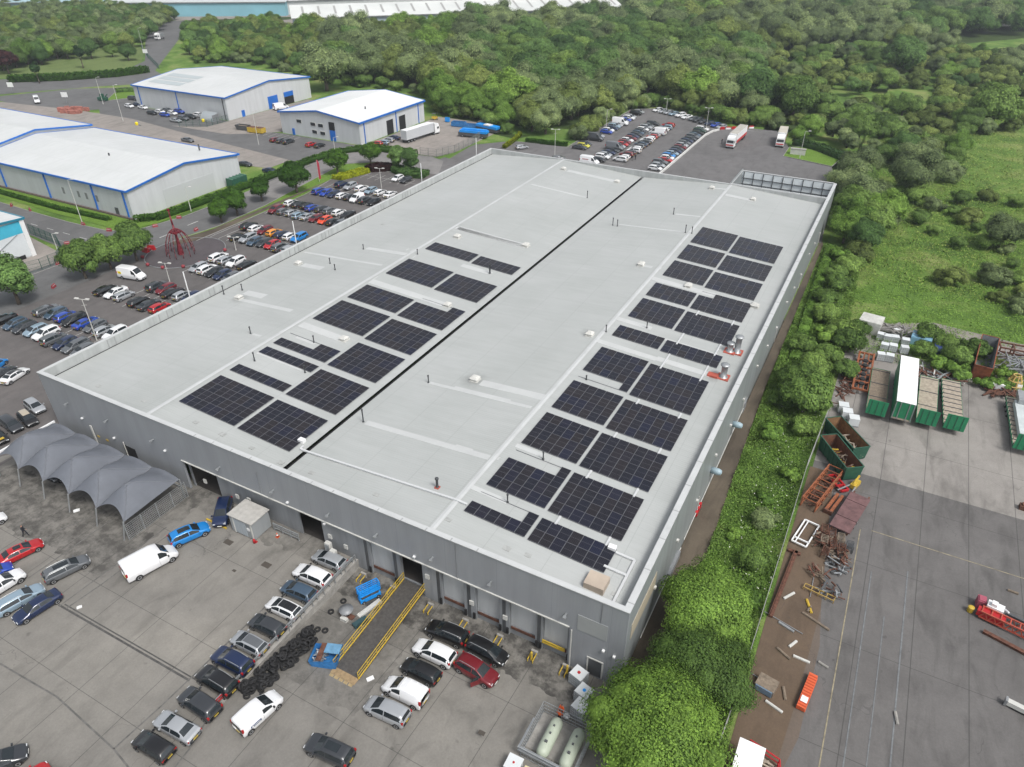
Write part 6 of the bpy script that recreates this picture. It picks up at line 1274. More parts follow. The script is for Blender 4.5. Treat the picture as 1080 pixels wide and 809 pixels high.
t = thing('fire_extinguisher', 'red extinguisher box at the foot of the cabin corner', 'extinguisher', (-54.9, 38.6, .02)); q = MB(); q.lathe([(.16, 0), (.17, .5), (.1, .6), (.04, .7)], 10); q.build('cylinder', RED, t, True); MB().box(-.2, .2, .0, .3, 0, .12).build('stand', RED, t)
t = thing('traffic_cone', 'orange and white traffic cone beside the cabin', 'cone', (-53.2, 40.6, .02)); q = MB(); q.lathe([(.16, .04), (.03, .7)], 12); q.build('cone', ORG, t, True); MB().box(-.2, .2, -.2, .2, 0, .04).build('base', ORG, t); q = MB(); q.lathe([(.115, .3), (.08, .45)], 12); q.build('band', WHITE, t)
def simple(name, label, cat, mbx, m, part=None, loc=(0, 0, 0), rz=0, group=None):
    o = mbx.build(name, m, None, False, loc, rz); return tag(o, label, cat, group)
q = MB(); q.prism([(-1.7, -.1), (1.7, -.1), (1.7, .1), (-1.7, .1)], 0, .14); a, b = G(217, 547.5), G(240, 558.5)
simple('kerb_block', 'yellow wheel stop bar on the ground left of the cabin', 'wheel stop', q, YEL, loc=((a[0]+b[0])/2, (a[1]+b[1])/2, .03), rz=math.atan2(b[1]-a[1], b[0]-a[0]))
q = MB()
for z in (.35, .75, 1.05): q.box(-2.0, 2.0, -.05, .05, z, z+.12)
for x in (-1.9, -.6, .7, 1.9): q.box(x-.06, x+.06, -.06, .06, 0, 1.2)
simple('guard_rail', 'grey steel guard rail along the wall left of the open bay', 'guard rail', q, STEEL, loc=(-52.4, 41.3, .02))
for i, (x, y) in enumerate([(-45.9, 41.4), (-44.9, 41.0)]):
    t = thing('electric_cabinet', '%s pale grey electric cabinet at the top of the retaining wall' % ('taller', 'shorter')[i], 'cabinet', (x, y, .02)); MB().box(-.35, .35, -.25, .25, .1, 1.9-.4*i).build('box', OFFW, t); MB().box(-.28, .28, -.28, -.25, .2, 1.7-.4*i).build('door', STEEL, t); MB().box(-.38, .38, -.28, .28, 0, .1).build('plinth', CONC, t)
q = MB(); q.box(-.8, .8, -.05, .05, .3, .42); q.box(-.8, -.7, -.05, .05, 0, .42); q.box(.7, .8, -.05, .05, 0, .42); simple('hoop_barrier', 'small grey hoop barrier under the white boxes by the wall', 'barrier', q, STEEL, loc=(-71.2, 41.2, .02))
# retaining wall and its barrier
t = thing('retaining_wall', 'concrete retaining wall with a steel crash barrier above the sunken apron', 'wall', (-42.7, 22, 0))
q = MB(); q.add([(-.2, 0, -.1), (.25, 0, -.1), (.25, 20.4, -1.4), (-.2, 20.4, -1.4), (-.2, 0, .14), (.25, 0, .14), (.25, 20.4, .14), (-.2, 20.4, .14)], [(3, 2, 1, 0), (4, 5, 6, 7), (0, 1, 5, 4), (1, 2, 6, 5), (2, 3, 7, 6), (3, 0, 4, 7)]); q.build('wall', CONC, t)
q = MB(); q.box(-.12, -.04, -.6, 19.6, .62, .95); q.box(-.16, -.12, -.6, 19.6, .70, .87); q.build('crash_barrier', STEEL, t)
for i in range(11): MB().box(-.05, .08, -.5+i*2, -.38+i*2, .0, .98).build('barrier_post', STEEL, t)
q = MB()
for z in (1.2, .9): q.box(.2, .25, 9, 19.8, z, z+.05)
for i in range(7): q.box(.19, .26, 9+i*1.8, 9.07+i*1.8, .1, 1.25)
q.build('hand_rail', STEEL, t)
t = thing('red_railing', 'short red painted railing at the low end of the retaining wall', 'railing', (*G(237, 738), .02), radians(88)); q = MB(); q.box(-1.2, 1.2, -.04, .04, .85, .95); q.box(-1.2, 1.2, -.04, .04, .45, .53); q.build('rail', RED, t)
for x in (-1.1, 0, 1.1): MB().box(x-.05, x+.05, -.05, .05, 0, .95).build('post', RED, t)
# yellow ramp
t = thing('loading_ramp', 'steel loading ramp with yellow handrails rising to the open dock', 'ramp', (-34.4, 30.2, 0))
z0, z1 = pit(-34.4, 30.2)+.12, .02; LY = 42.4-30.2
def rzp(y): return lerp(z0, z1, min(1, y/LY))
q = MB(); q.add([(-1.55, 0, z0), (1.35, 0, z0), (1.05, LY, z1), (-1.75, LY, z1), (-1.55, 0, z0-.25), (1.35, 0, z0-.25), (1.05, LY, z1-.35), (-1.75, LY, z1-.35)], [(0, 1, 2, 3), (7, 6, 5, 4), (0, 4, 5, 1), (1, 5, 6, 2), (2, 6, 7, 3), (3, 7, 4, 0)]); q.build('ramp_deck', mat('tread plate', (.085, .08, .075), .6, .2, var=.3, vscale=3), t)
for sx0, sx1 in ((-1.6, -1.8), (1.4, 1.1)):
    q = MB()
    for hh, w in ((.12, .10), (.6, .045), (1.05, .06)): q.bar((sx0, 0, z0+hh), (sx1, LY, z1+hh), w, w)
    for i in range(9): y = LY*i/8; x = lerp(sx0, sx1, i/8); q.bar((x, y, rzp(y)), (x, y, rzp(y)+1.08), .055)
    q.build('hand_rail', YEL, t)
q = MB(); q.add([(-1.6, -.7, z0-.01), (1.4, -.7, z0-.01), (1.4, 0.05, z0+.03), (-1.6, 0.05, z0+.03)], [(0, 1, 2, 3)]); q.build('apron_plate', mat('rusty tan plate', (.28, .20, .11), .8, var=.25, vscale=3), t)
for i in range(5): q = MB(); x = -1.5+i*.58; q.add([(x, -2.2, z0-.12), (x+.46, -2.2, z0-.12), (x+.46, -.72, z0+.01), (x, -.72, z0+.01), (x, -2.2, z0-.2), (x+.46, -2.2, z0-.2), (x+.46, -.72, z0-.1), (x, -.72, z0-.1)], [(0, 1, 2, 3), (0, 4, 5, 1), (1, 5, 6, 2), (3, 7, 4, 0)]); q.build('approach_finger', mat('tan steel', (.33, .25, .13), .8, var=.2, vscale=3), t)
# dock side bollards / yellow guards
for i, x in enumerate([-41.1, -37.0, -32.0, -27.6, -23.4, -19.4, -15.9]):
    t = thing('wheel_guide', '%s yellow wheel guide from the left along the loading docks' % ORD[i], 'wheel guide', (x, 41.2, pit(x, 41.2)), 0, 'yellow wheel guides at the docks'); q = MB()
    for s in (-.28, .28): q.tube([(s, -.9, .0), (s, -.9, .35), (s, 0, .45)], .06, 6)
    q.build('guide_tube', YEL, t); MB().box(-.35, .35, .0, .25, 0, .6).build('end_block', CONC, t)
for i, (x, y) in enumerate([(-19.4, 40.6), (-15.6, 40.9)]): q = MB(); q.lathe([(.12, 0), (.12, 1.2), (.07, 1.25)], 10); simple('bollard', ('yellow bollard at the foot of the dock pillar', 'yellow bollard with a white head by the last dock')[i], 'bollard', q, YEL, loc=(x, y, pit(x, y)))
# tyres
TY = MB(); TY.lathe([(.19, -.1), (.31, -.11), (.345, -.06), (.345, .06), (.31, .11), (.19, .1), (.17, 0)], 18); TY.f = TY.f[:-2]; TY.m = TY.m[:-2]
tm_ = TY.mesh('tyre', BLACK, True); random.seed(21)
TYL = ['black tyre lying flat in the tyre pile', 'black tyre standing on edge in the tyre pile', 'black tyre leaning on others in the tyre pile']
pa, pb = (-41.6, 23.6), (-40.8, 32.4)
for i in range(200):
    u = random.random(); v = random.random(); x = lerp(pa[0], pb[0], u)+v*1.9*(1 if .12 < u < .92 else .55)-.45; y = lerp(pa[1], pb[1], u)+random.uniform(-.2, .2); lay = int(random.random()*4.2*(1-abs(v-.45)*1.2)); v0 = v
    m_ = random.choice([0, 0, 1, 2]); o = link('tyre', tm_, None, (x, y, pit(x, y)+.14+(.2 if m_ else 0)+lay*.3)); o.rotation_euler = ((.15, 1.45, .8)[m_]+random.uniform(-.2, .2), random.uniform(-.3, .3), random.uniform(0, 6.28)); tag(o, TYL[m_], 'tyre', TYL[m_])
for i, (p) in enumerate([(334, 660), (342, 661), (348, 640), (361, 628)]):
    x, y = G(*p); o = link('tyre', tm_, None, (x, y, pit(x, y)+.13)); tag(o, ('flat tyre lying above the end of the pile', 'loose tyre right of the pile end', 'loose tyre against the retaining wall', 'loose tyre highest up the retaining wall')[i], 'tyre')
random.seed(5)
# open blue skip with scrap by the ramp
x, y = G(345, 693); zz = pit(x, y); t = thing('tipping_skip', 'blue and rust tipping skip of scrap at the foot of the ramp', 'skip', (x, y, zz), .35)
q = MB(); q.add([(-1.3, -1, .1), (1.2, -1, .1), (1.2, 1, .1), (-1.3, 1, .1), (-1.5, -1.05, 1.0), (1.4, -1.05, 1.35), (1.4, 1.05, 1.35), (-1.5, 1.05, 1.0)], [(3, 2, 1, 0), (0, 1, 5, 4), (1, 2, 6, 5), (2, 3, 7, 6), (3, 0, 4, 7)]); q.build('body', SBLUE, t)
q = MB(); q.box(-.2, 1.35, -.1, 1.0, 1.3, 1.36); q.build('lid', mat('faded blue lid', (.12, .27, .42), .6, var=.2, vscale=2), t); q = MB(); q.box(-.75, -.2, -1.0, 1.0, 1.2, 1.3); q.build('rusty_rail', RUST, t)
t = thing('scrap_heap', 'heap of silver and black scrap metal in the blue skip', 'scrap', (x-.5, y-.3, zz+.3), .3); q = MB()
for i in range(26): q.bar((random.uniform(-.8, .6), random.uniform(-.8, .6), random.uniform(0, .5)), (random.uniform(-.8, .6), random.uniform(-.8, .6), random.uniform(.2, .8)), .12, .07)
q.build('scrap_piece', STEEL, t)
# scissor lift
x, y = G(389, 624); t = thing('scissor_lift', 'bright blue folded scissor lift on the sunken apron', 'scissor lift', (x, y, pit(x, y)), radians(62))
MB().box(-1.2, 1.2, -.4, .4, .25, .7).build('chassis', PBLUE, t); MB().box(-1.2, 1.2, -.4, .4, 1.15, 1.28).build('platform', PBLUE, t)
q = MB()
for s in (-.38, .38):
    for zz_ in (1.55, 1.85, 2.15): q.bar((-1.2, s, zz_), (1.2, s, zz_), .08)
    for xx in (-1.2, -.6, 0, .6, 1.2): q.bar((xx, s, 1.2), (xx, s, 2.15), .07)
for s in (-1.2, 1.2): q.bar((s, -.38, 2.15), (s, .38, 2.15), .08); q.bar((s, -.38, 1.7), (s, .38, 1.7), .07)
q.build('guard_rail', PBLUE, t); q = MB()
for s in (-.3, .3):
    for k in range(2): q.bar((-1.0, s, .72+k*.2), (1.0, s, .9+k*.2), .07); q.bar((1.0, s, .72+k*.2), (-1.0, s, .9+k*.2), .07)
q.build('scissor_arm', DGREY, t); wheelset(t, (-.85, .85), .38, .22, .15)
x, y = G(365, 643); t = thing('old_machine', 'grey dish-topped machine standing on the dirty apron', 'machine', (x, y, pit(x, y))); q = MB(); q.lathe([(.3, 0), (.3, .7), (.75, .9), (.78, 1.0), (.1, 1.05)], 14); q.build('drum', GREYM, t, True); MB().box(-.2, .6, -.9, -.5, 0, .5).build('motor', OFFW, t); MB().box(-.9, .9, -.3, .3, .02, .14).build('skid', RUST, t)
x, y = G(379, 652); q = MB(); q.box(-.8, .8, -.3, .3, 0, .5); q.box(-.7, .7, -.2, .2, .5, .55); simple('tool_chest', 'dark teal chest pushed against the ramp side', 'chest', q, mat('dark teal', (.03, .07, .08), .6), loc=(x, y, pit(x, y)), rz=radians(70))
x, y = G(389, 636); q = MB(); q.box(-1.5, 1.5, -.2, .2, 0, .25); q.box(-1.5, 1.5, .22, .3, 0, .3); simple('timber_beam', 'pale timber beams lying against the ramp side', 'timber', q, OFFW, loc=(x, y, pit(x, y)), rz=radians(75))
# white and blue containers under the corner tree
for i, (px_, py_) in enumerate([(610.5, 712), (616, 731), (612.5, 747)]):
    x, y = G(px_, py_); t = thing('bulk_container', ('white caged tank nearest the last dock', 'white caged tank half under the tree', 'white caged tank with a square lid in front of the tree')[i], 'caged tank', (x, y, pit(x, y)), -.25); MB().box(-.7, .7, -.65, .65, .16, 1.55).build('tank', PLASTW, t); MB().box(-.75, .75, -.7, .7, 0, .15).build('pallet', GREYM, t)
    q = MB()
    for k in range(8): u = -.72+k*.206; q.bar((u, -.68, .15), (u, -.68, 1.5), .035); q.bar((.73, u*.92, .15), (.73, u*.92, 1.5), .035)
    for zz_ in (.5, .85, 1.2, 1.55): q.bar((-.73, -.68, zz_), (.73, -.68, zz_), .035); q.bar((.73, -.68, zz_), (.73, .68, zz_), .035)
    q.build('cage', STEEL, t); q = MB(); q.lathe([(.16, 1.55), (.16, 1.62)], 10); q.build('cap', (RED, PBLUE, WHITE)[i], t)
# gas tank compound
t = thing('tank_compound', 'fenced concrete compound around two gas tanks at the bottom', 'compound', (-13.3, 33.2, pit(-13.3, 33.2))); zb = 0
q = MB(); q.box(-2.4, 2.6, -2.2, 2.6, 0, .12); q.build('slab', CONC, t)
q = MB()
for a, b in (((-2.4, -2.2), (-2.4, 2.6)), ((-2.4, 2.6), (2.6, 2.6)), ((-2.4, -2.2), (2.6, -2.2)), ((2.6, -2.2), (2.6, 2.6))):
    for zz_ in (.3, .8, 1.3, 1.8): q.bar((*a, zz_), (*b, zz_), .05)
    n = 14
    for k in range(n+1): q.bar((lerp(a[0], b[0], k/n), lerp(a[1], b[1], k/n), .1), (lerp(a[0], b[0], k/n), lerp(a[1], b[1], k/n), 1.8), .03)
q.build('mesh_panel', STEEL, t); q = MB(); q.box(-2.6, 2.8, -2.35, -2.15, 1.1, 1.3); q.box(-2.6, 2.8, -2.35, -2.15, 1.6, 1.75); q.box(-2.65, -2.5, -2.2, .9, 1.3, 1.5); q.build('crash_rail', STEEL, t)
for i, x in enumerate((-13.9, -11.7)):
    t = thing('gas_tank', ('pale green gas tank on the left of the compound', 'pale green gas tank on the right under the tree')[i], 'gas tank', (x, 33.3, pit(x, 33.3)+.12)); q = MB(); q.lathe([(.1, -2.0), (.38, -1.9), (.55, -1.65), (.6, -1.3), (.6, 1.3), (.55, 1.65), (.38, 1.9), (.1, 2.0)], 20, (0, 0, .95), 0, 'y'); q.build('vessel', TANK, t, True)
    for y in (-1.1, 1.1): MB().box(-.4, .4, y-.12, y+.12, 0, .5).build('saddle', GREYM, t)
    q = MB(); q.box(-.12, .12, -.9, -.7, 1.5, 1.7); q.box(-.08, .08, 0, .16, 1.52, 1.66); q.box(-.08, .08, .8, .96, 1.52, 1.62); q.build('valve', DGREY, t)
for i, (x, y, c) in enumerate([(-15.6, 29.6, 0), (-13.9, 29.2, 1), (-12.3, 29.4, 0)]):
    t = thing('storage_bin', ('white lidded bin with a red dot below the tank compound', 'cream lidded bin between the two white ones', 'white lidded bin nearest the tree')[i], 'bin', (x, y, pit(x, y)), .02); m = (PLASTW, mat('cream plastic', (.62, .55, .32), .5))[c]; MB().box(-.6, .6, -.6, .6, 0, 1.05).build('tub', m, t); MB().box(-.68, .68, -.68, .68, 1.05, 1.15).build('lid', m, t); q = MB(); q.lathe([(.1, 1.15), (.1, 1.2)], 10); q.build('cap', RED, t)
q = MB(); q.lathe([(.3, 0), (.32, .1), (.1, .2)], 8); simple('white_sack', 'small white sack on the ground beside the two people', 'sack', q, WHITE, loc=(*G(598, 750), -.9))
# people
def person(loc, ang, label, top, legs, pose='stand'):
    ob = D.meshes.new('figure'); walk = pose == 'walk'; a = .28 if walk else .05; ar = .25 if walk else .06
    J = [(0, 0, .95), (0, 0, 1.15), (0, 0, 1.38), (0, 0, 1.50), (.02, 0, 1.62), (.02, 0, 1.74),           # pelvis .. head 0-5
         (0, .10, .92), (a*.6, .11, .5), (a, .11, .08), (a+.16, .11, .04), (0, -.10, .92), (-a*.3, -.11, .5), (-a*1.1, -.11, .1), (-a*1.1+.15, -.11, .04),
         (0, .19, 1.40), (-ar*.5, .25, 1.13), (.10+ar*.3, .24, .90), (.14+ar*.4, .24, .82), (0, -.19, 1.40), (.03+ar*.3, -.25, 1.13), (.20, -.22, .95), (.26, -.21, .88)]
    E_ = [(0, 1), (1, 2), (2, 3), (3, 4), (4, 5), (0, 6), (6, 7), (7, 8), (8, 9), (0, 10), (10, 11), (11, 12), (12, 13), (2, 14), (14, 15), (15, 16), (16, 17), (2, 18), (18, 19), (19, 20), (20, 21)]
    Rr = [.13, .13, .15, .06, .095, .085, .095, .065, .05, .045, .095, .065, .05, .045, .07, .05, .036, .03, .07, .05, .036, .03]
    ob.from_pydata(J, E_, []); o = link('person', ob, None, loc, ang); sk = o.modifiers.new('skin', 'SKIN'); sv = ob.skin_vertices[0].data
    for i, r in enumerate(Rr): sv[i].radius = (r, r*(1.25 if i < 3 else 1)); 
    sv[0].use_root = True; ss = o.modifiers.new('s', 'SUBSURF'); ss.levels = ss.render_levels = 1
    dg = bpy.context.evaluated_depsgraph_get(); me = D.meshes.new_from_object(o.evaluated_get(dg)); o.modifiers.clear(); o.data = me; me.materials.clear()
    for m in (SKIN, top, legs, HAIR): me.materials.append(m)
    for p in me.polygons:
        z = p.center.z; p.material_index = 3 if z > 1.70 or (z > 1.6 and p.center.x < -.02) else 0 if z > 1.5 else (0 if z < .93 and abs(p.center.y) > .19 else 1 if z > .98 or abs(p.center.y) > .2 else 2); p.use_smooth = True
    return tag(o, label, 'person')
person((*G(590, 754), pit(*G(590, 754))), 1.4, 'person in an orange hi-vis jacket standing by the tank compound', HIVIS, CLOTH)
person((*G(592.5, 748), pit(*G(592.5, 748))), -1.9, 'person in orange hi-vis and dark trousers facing the other one', HIVIS, CLOTH)
person((*G(27.5, 565.5), .03), .5, 'person in dark clothes walking beside the red saloon', CLOTH, CLOTH, 'walk')
person((*G(666.5, 169.5), .04), .5, 'person standing behind the rear double row, left one', CLOTH, CLOTH); person((*G(670, 169), .04), 2.5, 'person standing behind the rear double row, right one', CLOTH, CLOTH); person((*G(761, 152), .04), 2.5, 'person standing beside the red and white lorry cab', CLOTH, CLOTH)

# ------------------------------------------------------------------ red sculpture and road furniture
t = thing('sculpture', 'tall red steel sculpture of curved ribs on a round paved plaza', 'sculpture', (-131.6, 94.2, .07))
RS = mat('sculpture red', (.16, .012, .02), .5)
q = MB(); q.tube([(0, 0, 4.4), (-.5, .2, 6.5), (-.9, .4, 8.3), (-1.1, .5, 9.4)], [.26, .2, .15, .13], 8); q.build('mast', RS, t, True); MB().box(-1.3, -.9, .3, .7, 9.3, 9.8).build('finial', RS, t)
q = MB(); q.lathe([(.7, 0), (.4, 2.2), (.2, 4.8)], 5); q.build('core_cone', RS, t)
for k in range(12):
    a = 2*pi*k/12; q = MB(); pts = []
    for j in range(9): u = j/8; rad = .2+2.7*sin(u*pi/2)**1.1; pts.append((cos(a)*rad, sin(a)*rad, 5.8*(1-u**1.7)))
    q.tube(pts, .07, 6); q.build('rib', RS, t, True)
q = MB(); q.box(-.9, .9, -.9, .9, 4.9, 5.15); q.build('collar', RS, t)
for i, a in enumerate([200, 228, 262, 290, 318, 340, 12, 30]):
    x, y = -131.6+8.3*cos(radians(a)), 95.4+8.9*sin(radians(a)); q = MB(); q.lathe([(.22, 0), (.34, .15), (.38, .35), (.3, .58), (.1, .68)], 12); o = simple('bollard', '%s red ball bollard anticlockwise round the sculpture plaza' % ORD[i], 'bollard', q, DRED, loc=(x, y, .07), group='red bollards round the plaza'); o.data.polygons.foreach_set('use_smooth', [True]*len(o.data.polygons))
bar_px = [(88, 237.5), (115.5, 244), (135, 244), (71, 258), (76, 264.5), (62, 279), (57, 303.5), (12.5, 217.5), (32, 222.5), (154, 266), (160, 263.5), (189, 230.5), (164, 239.5), (222, 220), (207, 243.5)]
for i, p in enumerate(bar_px):
    x, y = G(*p); t = thing('road_barrier', '%s faded red plastic barrier block along the road edge, near to far' % ORD[i], 'barrier', (x, y, .06), radians(20*i), 'faded red barrier blocks'); big = i in (9, 10)
    q = MB(); k = 1.2 if big else .8; q.add([(-.75*k, -.3*k, 0), (.75*k, -.3*k, 0), (.75*k, .3*k, 0), (-.75*k, .3*k, 0), (-.65*k, -.12*k, .85*k), (.65*k, -.12*k, .85*k), (.65*k, .12*k, .85*k), (-.65*k, .12*k, .85*k)], [(3, 2, 1, 0), (4, 5, 6, 7), (0, 1, 5, 4), (1, 2, 6, 5), (2, 3, 7, 6), (3, 0, 4, 7)]); q.build('block', RED if big else DRED, t); MB().box(-.5, .5, -.16, .16, .4, .55).build('band', mat('pale band', (.5, .35, .35), .6), t)
t = thing('banner_flag', 'pink red feather banner on a pole beside the yellow shrubs', 'flag', (*G(337, 192), .05)); q = MB(); q.tube([(0, 0, 0), (0, 0, 6)], .05, 6); q.build('pole', OFFW, t); q = MB(); q.add([(0, .03, .8), (.7, .03, .9), (.8, .03, 5.2), (.3, .03, 6.0), (0, .03, 6.0), (0, -.03, .8), (.7, -.03, .9), (.8, -.03, 5.2), (.3, -.03, 6.0), (0, -.03, 6.0)], [(0, 1, 2, 3, 4), (9, 8, 7, 6, 5), (1, 6, 7, 2), (2, 7, 8, 3), (0, 5, 6, 1)]); q.build('sail', mat('pink red banner', (.6, .06, .10), .6), t)
def lamppost(px_, head, label, heads=2, m=OFFW):
    x, y = G(*px_); best = 8
    for h in range(30, 160):
        if abs(toP(x, y, h/10)[1]-head) < abs(toP(x, y, best)[1]-head): best = h/10
    h = best; t = thing('lamp_post', label, 'lamp post', (x, y, .04), .3); q = MB(); q.tube([(0, 0, 0), (0, 0, 1.2), (0, 0, h)], [.12, .09, .055], 8); q.build('column', m, t)
    if heads == 2: q = MB(); q.bar((-.9, 0, h), (.9, 0, h), .07); q.bar((-.5, 0, h-1.2), (.5, 0, h-1.0), .05); q.build('arm', m, t)
    else: q = MB(); q.bar((0, 0, h), (1.3, 0, h+.25), .07); q.build('arm', m, t)
    for s in ((-1, 1) if heads == 2 else (1.3,)): MB().box(s-.35, s+.35, -.2, .2, h+(.02 if heads == 2 else .2), h+(.17 if heads == 2 else .34)).build('lamp_head', m, t)
LP_ = [((102.6, 359.7), 316, 'twin-headed lamp post in the nearest row of the left car park', 2), ((180.3, 301), 278, 'twin-headed lamp post between the rows by the sculpture', 2), ((249, 264), 251, 'short lamp post at the end of the row beside the sculpture', 2), ((402.4, 199), 178, 'lamp post in the upper left car park', 2),
       ((639, 139), 116, 'lamp post against the trees of the rear car park', 1), ((702.4, 119.5), 104.5, 'twin-headed lamp post at the far end of the rear car park', 2), ((744, 141), 114, 'twin-headed lamp post at the corner of the low white wall', 2), ((585, 165), 137, 'twin-headed lamp post behind the rear parapet', 2), ((843.3, 167), 139, 'lamp post on the grass island', 1),
       ((63.8, 272), 247, 'round-headed lamp post by the green fence', 1), ((87.5, 237), 190, 'roadside lamp post in front of the long shed', 1), ((201.7, 223), 198, 'roadside lamp post at the gable end of the long shed', 1), ((152, 56), 30, 'lamp post beside the far road', 1), ((130, 128), 90, 'lamp post in the lot left of the middle shed', 1), ((109, 110), 82, 'lamp post at the junction behind the long shed', 1), ((28, 30), 20, 'far lamp post among the trees at the top left', 1), ((273, 153), 118, 'slim lamp post on the hard shoulder', 1), ((354, 165), 145, 'lamp post before the near shed', 1), ((58, 560), 540, '', 0)]
for p, hd, l, n in LP_:
    if n: lamppost(p, hd, l, n)
for i, (tx, ty) in enumerate([(193, 287), (308.5, 233.5), (443.6, 172.5), (502, 145.5)]):
    r = FW*FPX+RT*(tx-540)-UP*(ty-404.5); X = -97.4; k = X/r.x; y, z = r.y*k, CH+r.z*k; t = thing('white_pole', ('white pole nearest the front', 'second white pole', 'third white pole', 'white pole nearest the far corner')[i]+' standing outside the left warehouse wall', 'pole', (X, y, .04)); q = MB(); q.tube([(0, 0, 0), (0, 0, z)], [.14, .09], 8); q.build('column', WHITE, t); MB().box(-.2, .2, -.2, .2, 0, .3).build('base', STEEL, t)
for i, (p, l) in enumerate([((14, 99), 'white square sign on a post in the roadside grass'), ((71, 110), 'white square sign on a post by the scrap compound'), ((155, 62), 'white square sign on a post beside the far road')]):
    x, y = G(*p); t = thing('sign_post', l, 'sign', (x, y, .04), YAW); MB().box(-.06, .06, -.06, .06, 0, 4.0).build('post', GREYM, t); MB().box(-1.2, 1.2, -.1, -.06, 2.6, 4.4).build('sign_board', WHITE, t)
# low white wall and barriers between rear car park and lorry park
t = thing('low_wall', 'long low white wall dividing the rear car park from the lorry park', 'wall', (-57.8, 201, .04)); q = MB(); q.box(-.2, .2, -30, 44, 0, .6); q.build('wall', mat('white barrier wall', (.62, .62, .6), .7, var=.12), t); q = MB(); q.bar((0, 44, .3), (.9, 50.6, .3), .4, .6); q.bar((.9, 50.6, .3), (2.2, 53.5, .3), .4, .6); q.build('wall', MC['white barrier wall'], t)
for i in range(6): x, y = lerp(-55.0, -46.5, i/5), lerp(256.4, 262.5, i/5); t = thing('plastic_barrier', '%s red and white plastic barrier at the far corner, left to right' % ORD[i], 'barrier', (x, y, .04), .62, 'red and white plastic barriers'); MB().box(-.85, .85, -.25, .25, 0, .5).build('base', WHITE if i % 2 else RED, t); MB().box(-.8, .8, -.12, .12, .5, .85).build('top', RED, t)
t = thing('switch_box', 'pale concrete service box on the grass island', 'service box', (*G(841, 163), .1), .1); MB().box(-2.2, 2.2, -.7, .7, 0, 1.6).build('box', OFFW, t); MB().box(-2.3, 2.3, -.8, .8, 1.6, 1.7).build('lid', CONC, t)
# blue covered things, skips and stacks by the near shed
t = thing('covered_boat', 'dark truck body under a bright blue cover, nearest one', 'covered load', (*G(501, 145), .05), .15); q = MB(); q.box(-5, 4.5, -1.3, 1.3, 1.6, 2.3); q.box(-4.4, 4.2, -.7, .7, 2.3, 2.7); q.build('blue_cover', PBLUE, t); MB().box(-5.5, 4.3, -1.2, 1.2, .5, 1.6).build('body', DGREY, t); wheelset(t, (-4, 3), 1.1)
t = thing('covered_boat', 'load under a bright blue and white cover behind the nearest one', 'covered load', (*G(515, 139), .05), -.2); q = MB(); q.box(-4.5, 4.5, -1.3, 1.3, 1.4, 2.2); q.build('blue_cover', PBLUE, t); MB().box(-1, 1.5, -1.32, .6, 2.2, 2.5).build('white_sheet', WHITE, t); MB().box(-4.3, 4.3, -1.2, 1.2, .4, 1.4).build('body', DGREY, t)
for p, l, m, s in [((484, 133.5), 'open blue skip against the woodland', SBLUE, 1.2), ((497, 136), 'small blue skip left of the blue covers', SBLUE, 1.0), ((472, 129), 'small bright blue bin by the lorry cab', PBLUE, .4)]:
    t = thing('skip', l, 'skip', (*G(*p), .05), .15); q = MB(); q.box(-2*s, 2*s, -1*s, -.9*s, .2, 1.6); q.box(-2*s, 2*s, .9*s, 1*s, .2, 1.6); q.box(-2*s, -1.9*s, -.9*s, .9*s, .2, 1.6); q.box(1.9*s, 2*s, -.9*s, .9*s, .2, 1.6); q.build('side', m, t); MB().box(-1.9*s, 1.9*s, -.9*s, .9*s, .1, .3).build('floor', RUST, t)
for i, (p, h) in enumerate([((508, 133), 1.6), ((515, 132), 2.4), ((521, 134), 2.0), ((526.5, 131), 5.0)]):
    t = thing('pallet_stack', ('low', 'middling', 'squat grey', 'tallest narrow')[i]+' stack of pallets at the edge of the woodland', 'pallet stack', (*G(*p), .05), .1*i); q = MB()
    for k in range(int(h/.16)): q.box(-1.2+random.uniform(-.08, .08), 1.2, -1, 1, k*.16, k*.16+.11)
    q.build('pallets', CONC if i > 1 else BRN, t)
t = thing('forklift', 'yellow forklift beyond the white lorry', 'forklift', (*G(458.5, 126.5), .05), .6); MB().box(-1, 1, -.6, .6, .3, 1.2).build('body', YEL, t); q = MB(); q.box(-.9, .5, -.55, .55, 2.1, 2.2); q.bar((-.8, .5, 1.2), (-.8, .5, 2.1), .08); q.bar((.4, .5, 1.2), (.4, .5, 2.1), .08); q.bar((.4, -.5, 1.2), (.4, -.5, 2.1), .08); q.build('cage', DGREY, t); q = MB(); q.box(1, 1.1, -.5, .5, 0, 2.6); q.build('mast', DGREY, t); wheelset(t, (-.7, .7), .55, .3, .2)
t = thing('yellow_skip', 'yellow skips in the forecourt of the middle shed', 'skip', (*G(271, 140), .06), .1); q = MB(); q.box(-3, 3, -1.1, 1.1, .2, 1.7); q.build('body', YEL, t); q = MB(); q.box(-2.8, -.2, -.95, .95, 1.7, 1.75); q.box(.2, 2.8, -.95, .95, 1.7, 1.75); q.build('load', RUST, t)
t = thing('dark_skip', 'dark skip left of the yellow skips', 'skip', (*G(257, 137), .06), .1); q = MB(); q.add([(-2, -1, .1), (2, -1, .1), (2, 1, .1), (-2, 1, .1), (-2.6, -1.1, 1.6), (2.6, -1.1, 1.6), (2.6, 1.1, 1.6), (-2.6, 1.1, 1.6)], [(0, 1, 5, 4), (1, 2, 6, 5), (2, 3, 7, 6), (3, 0, 4, 7)]); q.build('body', DGREY, t); MB().box(-2.2, 2.2, -1, 1, .9, 1.2).build('load', BRN, t)
t = thing('bike_shelter', 'silver curved-roof shelter at the corner of the middle shed', 'shelter', (*G(221.5, 127), .06), 0); q = MB()
